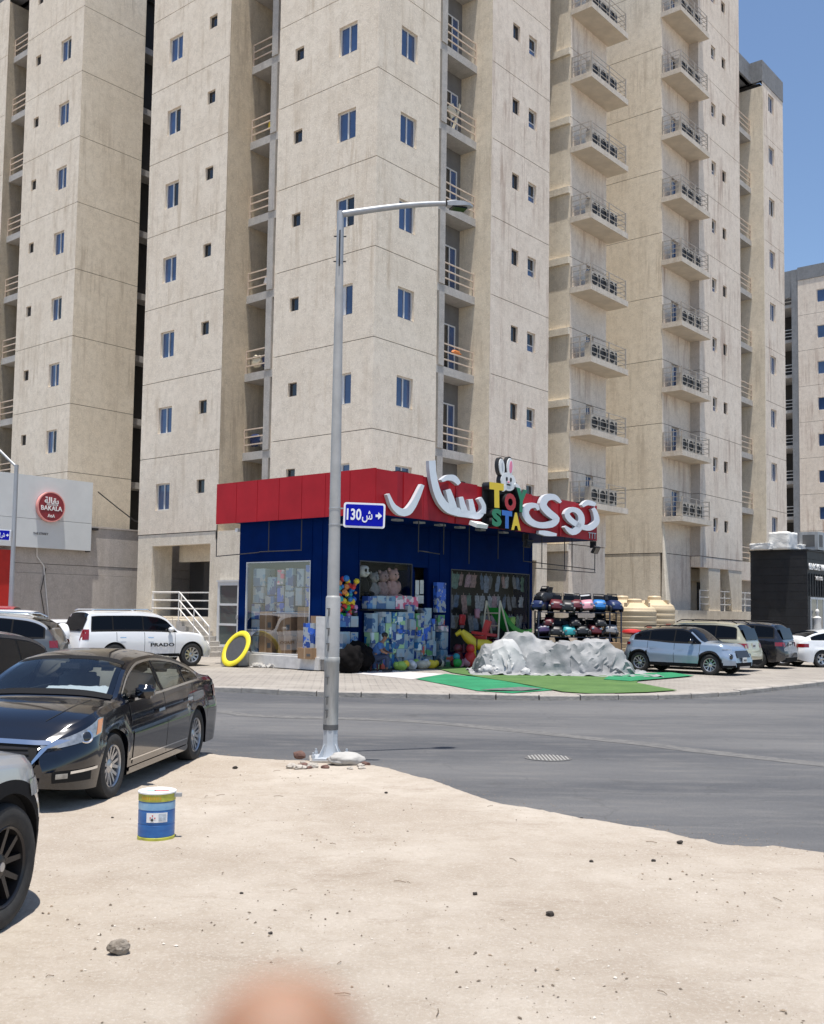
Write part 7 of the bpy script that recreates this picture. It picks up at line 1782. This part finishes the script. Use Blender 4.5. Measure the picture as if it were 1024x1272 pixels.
# ---- mats --------------------------------------------------------------------------
def mat_sheet(name, pts, m, z, label, seed=0, cat='mat'):
    bm = bmesh.new(); vs = [bm.verts.new((x, y, 0)) for x, y in pts]; f = bm.faces.new(vs)
    bmesh.ops.triangulate(bm, faces=[f]); bmesh.ops.subdivide_edges(bm, edges=bm.edges[:], cuts=5, use_grid_fill=True)
    for v in bm.verts: v.co.z = z + .008 + .008*mnoise.noise(Vector((v.co.x*1.3+seed, v.co.y*1.3, 0)))
    me = bpy.data.meshes.new(name); bm.normal_update(); bm.to_mesh(me); bm.free(); me.materials.append(m)
    if me.polygons[0].normal.z < 0: me.flip_normals()
    o = link(name, me); sd = o.modifiers.new('thickness', 'SOLIDIFY'); sd.thickness = .008; sd.offset = -1
    return tag(o, label, cat, 'mats in front of the shop')
def turf(name, c1, c2):
    return mat(name, c1, .9, col2=c2, scale=1.1, bump=.012, bscale=60, coords='World')
TE = turf('emerald_turf', (.008,.15,.06), (.02,.24,.10)); TO = turf('olive_turf', (.05,.115,.025), (.095,.18,.045)); TW = mat('pale_lino', (.52,.49,.47), .7, var=.15, scale=1, coords='World')
mat_sheet('floor_mat', [(.05, 29.42), (1.05, 32.07), (-.22, 33.3), (-.66, 33.9), (-2.16, 32.3), (-1.0, 30.8)], TW, PAVEZ+.002, 'pale vinyl floor sheet in front of the seated man', 1)
mat_sheet('floor_mat', [(.17, 29.44), (1.11, 32.08), (2.27, 30.19), (3.55, 25.89), (2.44, 24.75), (1.65, 25.3)], TE, PAVEZ+.010, 'bright emerald turf mat nearest the kerb', 2)
mat_sheet('floor_mat', [(.76, 35.8), (4.6, 38.5), (7.9, 37.4), (7.3, 32.5), (6.3, 29.0), (6.75, 26.3), (5.8, 25.5), (4.4, 24.85), (3.7, 25.3), (3.0, 27.9), (1.32, 32.6)], TO, PAVEZ+.022, 'olive green turf mat spread under the covered pile', 3)
mat_sheet('floor_mat', [(6.05, 31.7), (7.2, 33.4), (8.6, 34.2), (8.9, 32.6), (6.23, 29.46), (5.6, 30.1)], TE, PAVEZ+.036, 'emerald turf mat at the right of the covered pile', 4)
mat_sheet('floor_mat', [(1.71, 25.25), (2.81, 26.43), (3.3, 25.9), (2.7, 25.2)], M['road_worn'], PAVEZ+.040, 'narrow grey strip of sheeting lying across the green mats', 5)

# ---- trampoline, buckets, rubble, steps ------------------------------------------------
nT = Vector((-.61, -.65, .46)).normalized(); q = nT.to_track_quat('Z', 'Y')
TR = empty('trampoline', (-5.80, 34.55, PAVEZ+.60)); TR.rotation_mode = 'QUATERNION'; TR.rotation_quaternion = q; tag(TR, 'small round trampoline with yellow edge leaning on the grey plinth', 'trampoline')
MB().lathe([(.47, .02), (.50, .045), (.62, .045), (.66, .015), (.65, -.02), (.47, -.01), (.47, .02)], 40).obj('edge_pad', mat('yellow_pad', (.75,.62,.03), .5, var=.08, scale=3), TR, smooth=50)
MB().lathe([(0, .0), (.48, .0)], 40).obj('jump_mat', mat('trampoline_mesh', (.06,.06,.065), .7, var=.15, scale=8), TR)
for i in range(5): MB().tube([(cos(i*2*pi/5)*.6, sin(i*2*pi/5)*.6, 0), (cos(i*2*pi/5)*.6, sin(i*2*pi/5)*.6, -.2)], .015, 6).obj('leg', M['black'], TR)
bk = empty('plaster_bucket', (-3.62, 34.0, PAVEZ)); tag(bk, 'dirty white builder bucket at the foot of the shop plinth', 'bucket')
MB().lathe([(0, .01), (.15, .01), (.17, .30), (.185, .31), (.185, .34), (.165, .34), (.155, .12), (0, .12)], 22).obj('tub', M['white_dirty'], bk, smooth=40); MB().tube([(-.18, 0, .32), (-.1, -.16, .16), (.1, -.16, .16), (.18, 0, .32)], .008, 5).obj('handle', M['steel'], bk)
RB = mat('rubble_plaster', (.40,.38,.35), .9, var=.25, scale=5, bump=.01)
for i in range(16):
    x = -5.2+i*.10+rnd.uniform(-.05,.05); y = 34.35-.02*i+rnd.uniform(-.22,.08); r = rnd.uniform(.05, .14)
    tag(lump('rubble', RB, None, (0, 0, r*.5), (r*1.3, r, r*.7), i, .4, 2, 2, 10, .7, loc=(x, y, PAVEZ)), 'lump of broken plaster in the heap left of the white bucket', 'rubble', 'rubble by the shop plinth')
# manhole / drain pattern in the road
DG = empty('road_drain', (1.95, 14.65, ROADZ+.004)); tag(DG, 'worn oval metal cover set in the asphalt', 'manhole cover')
pts = [(cos(2*pi*i/28)*.33, sin(2*pi*i/28)*.30) for i in range(28)]
mb = MB(); mb.prism(pts, -.02, .004); mb.obj('plate', mat('worn_cover', (.11,.105,.10), .7, var=.3, scale=8), DG)
for i in range(-5, 6): MB().box(i*.052-.012, i*.052+.012, -.30*sqrt(max(.05, 1-(i/6)**2)), .30*sqrt(max(.05, 1-(i/6)**2)), .004, .012).obj('rib', mat('cover_rib', (.30,.29,.27), .6) if i == -5 else bpy.data.materials['cover_rib'], DG)

# ---- the blue tin on the sand -------------------------------------------------------------
BK = empty('chemical_tin', (-2.14, 8.94, -.005), radians(-12)); tag(BK, 'blue and yellow chemical tin with a white lid standing on the sand', 'tin')
TB = mat('tin_blue', (.012,.085,.30), .35, col2=(.03,.17,.45), scale=5, aniso=(1,1,3)); TY = mat('tin_yellow_green', (.42,.42,.06), .45, var=.3, scale=12); TLB = mat('tin_light_blue', (.10,.28,.52), .4, col2=(.30,.48,.62), scale=7)
R_ = .153
def ringp(z0, z1, m, name, r=R_): MB().lathe([(r-.006, z0), (r, z0+.004), (r, z1-.004), (r-.006, z1)], 40).obj(name, m, BK, smooth=40)
MB().lathe([(0, .002), (R_-.004, .002), (R_-.003, .40), (0, .40)], 40).obj('can_core', TB, BK, smooth=40)
ringp(.0, .038, TY, 'bottom_band', R_+.003); ringp(.038, .14, TB, 'body'); ringp(.145, .255, TB, 'body'); ringp(.26, .325, TLB, 'body'); ringp(.33, .395, TY, 'top_band', R_+.002)
MB().lathe([(R_-.002, .395), (R_+.006, .395), (R_+.006, .408), (R_-.006, .412), (R_-.02, .402), (0, .404)], 40).obj('lid', M['white'], BK, smooth=40)
MB().rbox(.03, .02, .4045, .12, .05, .001, .4).obj('lid_print', mat('lid_print_red', (.6,.12,.12), .5), BK); MB().rbox(-.05, -.01, .4045, .08, .04, .001, .2).obj('lid_print', mat('lid_print_green', (.25,.45,.40), .5), BK)
def curved_patch(name, a0, a1, z0, z1, r, m, n=8):
    P = [[(cos(lerp(a0, a1, i/n))*r, sin(lerp(a0, a1, i/n))*r, z) for i in range(n+1)] for z in (z0, z1)]
    return MB().grid(P).obj(name, m, BK, fix=False)
a0 = -R90+radians(12)-.32; curved_patch('hazard_label', a0, a0+1.15, .165, .245, R_+.003, M['white'])
for (a, z, s) in ((a0+.32, .188, .024), (a0+.22, .205, .012), (a0+.46, .203, .012), (a0+.34, .222, .012)):
    Mx = Matrix.Rotation(a, 4, 'Z') @ Matrix.Translation((R_+.0045, 0, z)) @ Matrix.Rotation(R90, 4, 'Y'); MB().prism([(s*.6, 0), (0, s*.6), (-s*.6, 0), (0, -s*.6)], 0, .001, 0, Mx).obj('hazard_mark', M['black'] if s > .02 else CO['red'], BK)
curved_patch('label_text', a0+.66, a0+1.08, .178, .236, R_+.0045, mat('label_print', (.45,.50,.55), .6, var=.3, scale=60))
for i, ch in enumerate('x'*9):
    a = a0-.35+i*.13; curved_patch('band_lettering', a, a+.07, .35, .378, R_+.004, mat('letter_orange', (.55,.30,.03), .5) if i == 0 else bpy.data.materials['letter_orange'], 2)
MB().rbox(R_+.025, .03, .375, .06, .04, .03, .3).obj('catch', M['steel'], BK)

# ---- rocks, scattered stones, rubble at the lamp foot ----------------------------------------
ROCK = mat('brown_rock', (.10,.08,.06), .9, col2=(.34,.30,.25), scale=14, bump=.006)
tag(lump('rock', ROCK, None, (0, 0, .04), (.062, .045, .045), 11, .30, 1.3, 3, 15, .8, loc=(-1.62, 5.98, sand_h(-1.62, 5.98)-.005)), 'fist sized pitted brown rock on the sand near the bottom left', 'rock')
DS_ = mat('dark_stone', (.035,.028,.022), .8, var=.4, scale=30)
for i, (x, y, r, l) in enumerate(((2.32, 8.96, .045, 'black stone on the right of the sand lot near the road'), (.93, 6.87, .045, 'dark stone with pale top in the middle of the sand'), (-.82, 6.39, .022, 'tiny black bolt on the sand below the lamp'), (-.24, 11.26, .03, 'small dark stone right of the lamp foot'),
        (-2.13, 12.85, .05, 'dark shred of rubber near the black saloon'), (-2.75, 9.77, .022, 'small dark chip left of the blue tin'), (1.72, 10.42, .03, 'small dark pebble near the road edge'), (.47, 7.31, .03, 'dark twig end in a hollow of the sand'), (-1.14, 7.27, .02, 'small dark chip in front of the blue tin'), (1.45, 8.3, .03, 'dark splinter right of centre on the sand'), (1.95, 8.35, .03, 'flat dark chip between two pale patches'))):
    tag(lump('small_stone', DS_, None, (0, 0, r*.3), (r*.62, r*.45, r*.38), i*3, .5, 2, 2, 10, .8, loc=(x, y, sand_h(x, y))), l, 'stone', 'dark stones on the sand')
tag(lump('white_sandbag', mat('pale_bag', (.40,.385,.36), .8, var=.08, scale=4, bump=.006), None, (0, 0, .06), (.24, .15, .09), 8, .16, 1.6, 4, 60, .8, loc=(-.80, 13.38, 0)), 'smooth pale stone like bag against the lamp footing', 'bag')
BRK = mat('red_brick_piece', (.13,.07,.055), .85, var=.3, scale=12); CR_ = mat('concrete_lump', (.42,.38,.33), .9, var=.2, scale=12, bump=.01)
tag(lump('brick_piece', BRK, None, (0, 0, .05), (.085, .06, .06), 3, .25, 1.2, 2, 10, .8, loc=(-1.44, 13.76, 0)), 'dark red broken brick left of the lamp footing', 'brick')
for i in range(14):
    x = rnd.uniform(-1.5, -.55); y = rnd.uniform(12.9, 13.5); r = rnd.uniform(.02, .06)
    tag(lump('rubble', CR_ if i % 3 else BRK, None, (0, 0, r*.4), (r*1.3, r, r*.7), i*2, .4, 2, 2, 10, .7, loc=(x, y, sand_h(x, y))), 'small lump of rubble in front of the lamp footing', 'rubble', 'rubble at the lamp foot')
# gravel and grit: nobody could count it
gr = [MB(), MB(), MB()]; rg = random.Random(5)
def stone(mb, x, y, z, r):
    i = len(mb.v); a = rg.uniform(0, 6.28); k = [rg.uniform(.6, 1.2) for _ in range(6)]
    for j, (dx, dy, dz) in enumerate(((1,0,0), (0,1,0), (-1,0,0), (0,-1,0), (0,0,.8), (0,0,-.6))):
        u, v = dx*cos(a)-dy*sin(a)*.7, dx*sin(a)+dy*cos(a)*.7; mb.v.append((x+u*r*k[j], y+v*r*k[j], z+dz*r*k[j]*.7))
    for f in ((0,1,4), (1,2,4), (2,3,4), (3,0,4), (1,0,5), (2,1,5), (3,2,5), (0,3,5)): mb.f.append(tuple(i+q for q in f)); mb.m.append(0)
for n in range(7000):
    y = 3.6 + 12*rg.random()**1.3; x = rg.uniform(-.46, .46)*y*1.0
    if curve(NEAR, x) - y < .1: continue
    cl = mnoise.noise((x*.7, y*.7, 8)); 
    if rg.random() > .45+cl*.9: continue
    r = .0035 + .009*rg.random()**4 * (1.6 if cl > .25 else 1)
    stone(gr[rg.choice((0, 0, 1, 2))], x, y, sand_h(x, y)+r*.25, r)
for n in range(900):   # grit along the road edge
    x = rg.uniform(-4.5, 5.5); y = curve(NEAR, x)+rg.gauss(.1, .22); r = rg.uniform(.003, .010); stone(gr[rg.choice((0, 2, 2))], x, y, max(sand_h(x, y), ROADZ)+r*.2, r)
for mb, m, n_ in zip(gr, (mat('grit_dark', (.14,.11,.08), .9), mat('grit_pale', (.60,.55,.48), .9), mat('grit_brown', (.26,.20,.14), .9)), ('dark', 'pale', 'brown')):
    tag(mb.obj('gravel', m, None, fix=False), '%s grit and pebbles scattered over the sand lot' % n_, 'gravel', kind='stuff')
tw = MB()
for n in range(36):
    y = 4.2+9*rg.random(); x = rg.uniform(-.38, .42)*y; a = rg.uniform(0, 6.28); L_ = rg.uniform(.03, .11); z = sand_h(x, y)+.006
    tw.tube([(x, y, z), (x+cos(a)*L_*.5+rg.uniform(-.01,.01), y+sin(a)*L_*.5, z+.006), (x+cos(a)*L_, y+sin(a)*L_, z)], .0022, 4)
tag(tw.obj('dry_twigs', mat('dry_twig', (.14,.10,.06), .9), None, fix=False), 'dry twigs and straws scattered over the sand lot', 'twigs', kind='stuff')

# ---- the seated man ---------------------------------------------------------------------------
def skin_body(name, joints, edges, m, parent=None, sub=2):
    me = bpy.data.meshes.new(name); me.from_pydata([j[0] for j in joints], edges, []); o = link(name, me, parent)
    o.modifiers.new('skin', 'SKIN'); 
    for i, j in enumerate(joints):
        sv = me.skin_vertices[0].data[i]; sv.radius = (j[1], j[1]) if not isinstance(j[1], tuple) else j[1]; sv.use_root = (i == 0)
    sb = o.modifiers.new('smooth', 'SUBSURF'); sb.levels = sub; sb.render_levels = sub; me.materials.append(m); return o
PN = empty('person', (-1.12, 32.95, PAVEZ), radians(-8)); tag(PN, 'person in a blue shirt and dark trousers sitting bent over a tablet among the boxes', 'person')
SK = mat('skin_brown', (.22,.11,.065), .6); SH = mat('blue_shirt', (.05,.13,.33), .8, var=.15, scale=8); TRS = mat('dark_trousers', (.03,.045,.09), .8, var=.2, scale=8); HR = mat('black_hair', (.012,.01,.01), .7)
# facing +x; stool seat at .34
J = [((0, 0, .46), (.15, .16)), ((.05, 0, .62), (.13, .16)), ((.14, 0, .80), (.13, .18)), ((.22, 0, .93), (.06, .07)), ((.27, 0, .99), .05), ((.31, 0, 1.06), (.085, .075)), ((.33, 0, 1.14), (.085, .075)),
     ((.16, .20, .86), .062), ((.26, .26, .66), .048), ((.42, .14, .60), .036), ((.16, -.20, .86), .062), ((.26, -.27, .66), .048), ((.42, -.13, .58), .036),
     ((.06, .11, .44), .10), ((.40, .14, .50), .075), ((.36, .14, .24), .055), ((.34, .14, .07), .042), ((.06, -.11, .44), .10), ((.42, -.12, .50), .075), ((.40, -.12, .24), .055), ((.40, -.12, .07), .042)]
E_ = [(0,1),(1,2),(2,3),(3,4),(4,5),(5,6),(2,7),(7,8),(8,9),(2,10),(10,11),(11,12),(0,13),(13,14),(14,15),(15,16),(0,17),(17,18),(18,19),(19,20)]
skin_body('body', J, E_, SK, PN)
skin_body('shirt', [((0, 0, .48), (.165, .18)), ((.05, 0, .62), (.15, .18)), ((.14, 0, .80), (.145, .195)), ((.20, 0, .90), (.10, .11)), ((.16, .21, .86), .078), ((.23, .26, .70), .064), ((.16, -.21, .86), .078), ((.23, -.27, .70), .064)], [(0,1),(1,2),(2,3),(2,4),(4,5),(2,6),(6,7)], SH, PN)
skin_body('trousers', [((.0, 0, .43), (.165, .17)), ((.06, .11, .43), .115), ((.40, .14, .50), .09), ((.36, .14, .24), .072), ((.345, .14, .12), .064), ((.06, -.11, .43), .115), ((.42, -.12, .50), .09), ((.40, -.12, .24), .072), ((.40, -.12, .12), .064)], [(0,1),(1,2),(2,3),(3,4),(0,5),(5,6),(6,7),(7,8)], TRS, PN)
hr = lump('hair', HR, PN, (.30, 0, 1.165), (.105, .098, .085), 1, .06, 2, 3)
for s in (-1, 1):
    lump('ear', SK, PN, (.31, s*.088, 1.11), (.015, .008, .028), 1, .02, 1, 2); lump('eye', HR, PN, (.408, s*.032, 1.11), (.008, .010, .006), 1, .01, 1, 2)
    MB().rbox(.40, s*.13, .045, .27, .10, .07).obj('shoe', CO['black'], PN)
    hd2 = []
    for k in range(4): MB().tube([(.43, s*(.12-.02*k+.02), .60), (.48, s*(.12-.02*k+.02), .60), (.50, s*(.10-.02*k+.02), .575)], [.011, .010, .008], 6).obj('finger', SK, PN, smooth=60)
    MB().tube([(.42, s*.09, .61), (.45, s*.06, .635)], [.012, .010], 6).obj('thumb', SK, PN, smooth=60); lump('palm', SK, PN, (.42, s*.12, .60), (.035, .04, .015), 1, .05, 1, 2)
lump('nose', SK, PN, (.42, 0, 1.085), (.018, .012, .018), 1, .02, 1, 2); MB().rbox(.405, 0, 1.045, .01, .04, .006).obj('mouth', mat('lips', (.20,.07,.05), .6), PN)
tb = MB().rbox(.50, 0, .605, .20, .26, .012, 0, 0, 0, -.2).obj('tablet', CO['grey'], None, loc=(-1.12, 32.95, PAVEZ), rot=radians(-8)); tag(tb, 'grey tablet held on the lap of the seated man', 'tablet')
ST_ = empty('stool', (-1.14, 32.95, PAVEZ)); tag(ST_, 'low red plastic stool under the seated man', 'stool')
MB().lathe([(0, .30), (.15, .30), (.16, .27), (.15, .26)], 16).obj('seat', CO['maroon'], ST_)
for i in range(4): MB().tube([(cos(i*R90+.7)*.12, sin(i*R90+.7)*.12, .27), (cos(i*R90+.7)*.16, sin(i*R90+.7)*.16, 0)], .018, 6).obj('leg', CO['maroon'], ST_)

# ---- clothes and clutter on balconies -----------------------------------------------------------
for i, (a, b, k, c1, c2, lb) in enumerate(((1.35, 6.9, 5, 'yellow', 'purple', 'yellow and purple washing on a recessed balcony near the top left'), (1.35, 6.9, 3, 'white', 'grey', 'pale bedding over a recessed balcony rail left of the lamp'), (1.35, 7.6, 2, 'cream', 'navy', 'cream and navy clutter behind a left recess balcony rail'), (1.35, 7.6, 1, 'navy', 'grey', 'navy bundle behind the low left recess balcony rail'))):
    T = empty('washing', AB(a, b, Z0+ST*k), YAW); tag(T, lb, 'washing', 'things on the balconies')
    lump('cloth', CO[c1], T, (.05, .35, .50), (.10, .30, .26), i, .4, 2, 3); lump('cloth', CO[c2], T, (.08, -.3, .42), (.10, .35, .28), i+4, .4, 2, 3)
T = empty('washing', AB(6.2, .95, Z0+ST*2), YAW); tag(T, 'orange cloth over a recessed balcony rail right of the corner', 'washing', 'things on the balconies'); lump('cloth', CO['orange'], T, (0, 0, .80), (.30, .06, .09), 2, .4, 2, 3)
T = empty('leaning_board', AB(6.2, 1.1, Z0+ST*5), YAW); tag(T, 'pale board leaning on a recessed balcony rail high above the shop', 'board', 'things on the balconies'); MB().rbox(0, 0, .75, .12, .06, 1.5, 0, 0, 0, .35).rbox(-.3, 0, .95, .5, .06, .5, 0, 0, 0, .9).obj('plank', CO['cream'], T)
T = empty('washing', AB(.26+1.4, 20.38+6.6, Z0+ST*5), YAW); tag(T, 'red cloth hanging on a balcony at the far left edge', 'washing', 'things on the balconies'); lump('cloth', CO['red'], T, (0, 0, .6), (.12, .4, .3), 2, .4, 2, 3)

# ---- fingertip in front of the lens -----------------------------------------------------------------
FG = mat('finger_skin', (.27,.145,.085), .5, var=.05, scale=80); FG.node_tree.nodes['Principled BSDF'].inputs['Subsurface Weight'].default_value = .3; FG.node_tree.nodes['Principled BSDF'].inputs['Subsurface Radius'].default_value = (.006,.002,.001); FG.node_tree.nodes['Principled BSDF'].inputs['Subsurface Scale'].default_value = 1.0
fx, fy, fz = -.0102, .088, 1.95-.0390
rows = []
for (d_, r, z) in ((0, .0, .0085), (0, .0035, .0079), (0, .0058, .0062), (0, .0074, .0035), (0, .0081, -.001), (.0004, .0083, -.007), (.0012, .0080, -.014), (.0024, .0079, -.022), (.0040, .0084, -.028), (.0060, .0086, -.036), (.009, .0088, -.050), (.013, .0094, -.064), (.017, .0100, -.078)):
    rows.append([(fx+r*cos(2*pi*i/24)*.96+d_*.4, fy+r*sin(2*pi*i/24)*.85-d_, fz+z) for i in range(25)])
mb = MB(); mb.grid(rows); FO = empty('fingertip', (0, 0, 0)); tag(FO, 'blurred pink fingertip close to the lens at the bottom edge', 'fingertip')
mb.obj('finger', FG, FO, smooth=180, fix=True, merge=True)
nl = []
for i in range(7): nl.append([(fx+.0052*sin(lerp(-1, 1, j/8))*(1-.04*i)*1.05, fy-.0072*cos(lerp(-1, 1, j/8))*.88-.0006, fz+.004-.0018*i) for j in range(9)])
MB().grid(nl).obj('nail', mat('nail', (.72,.42,.34), .3), FO, smooth=180, fix=True)
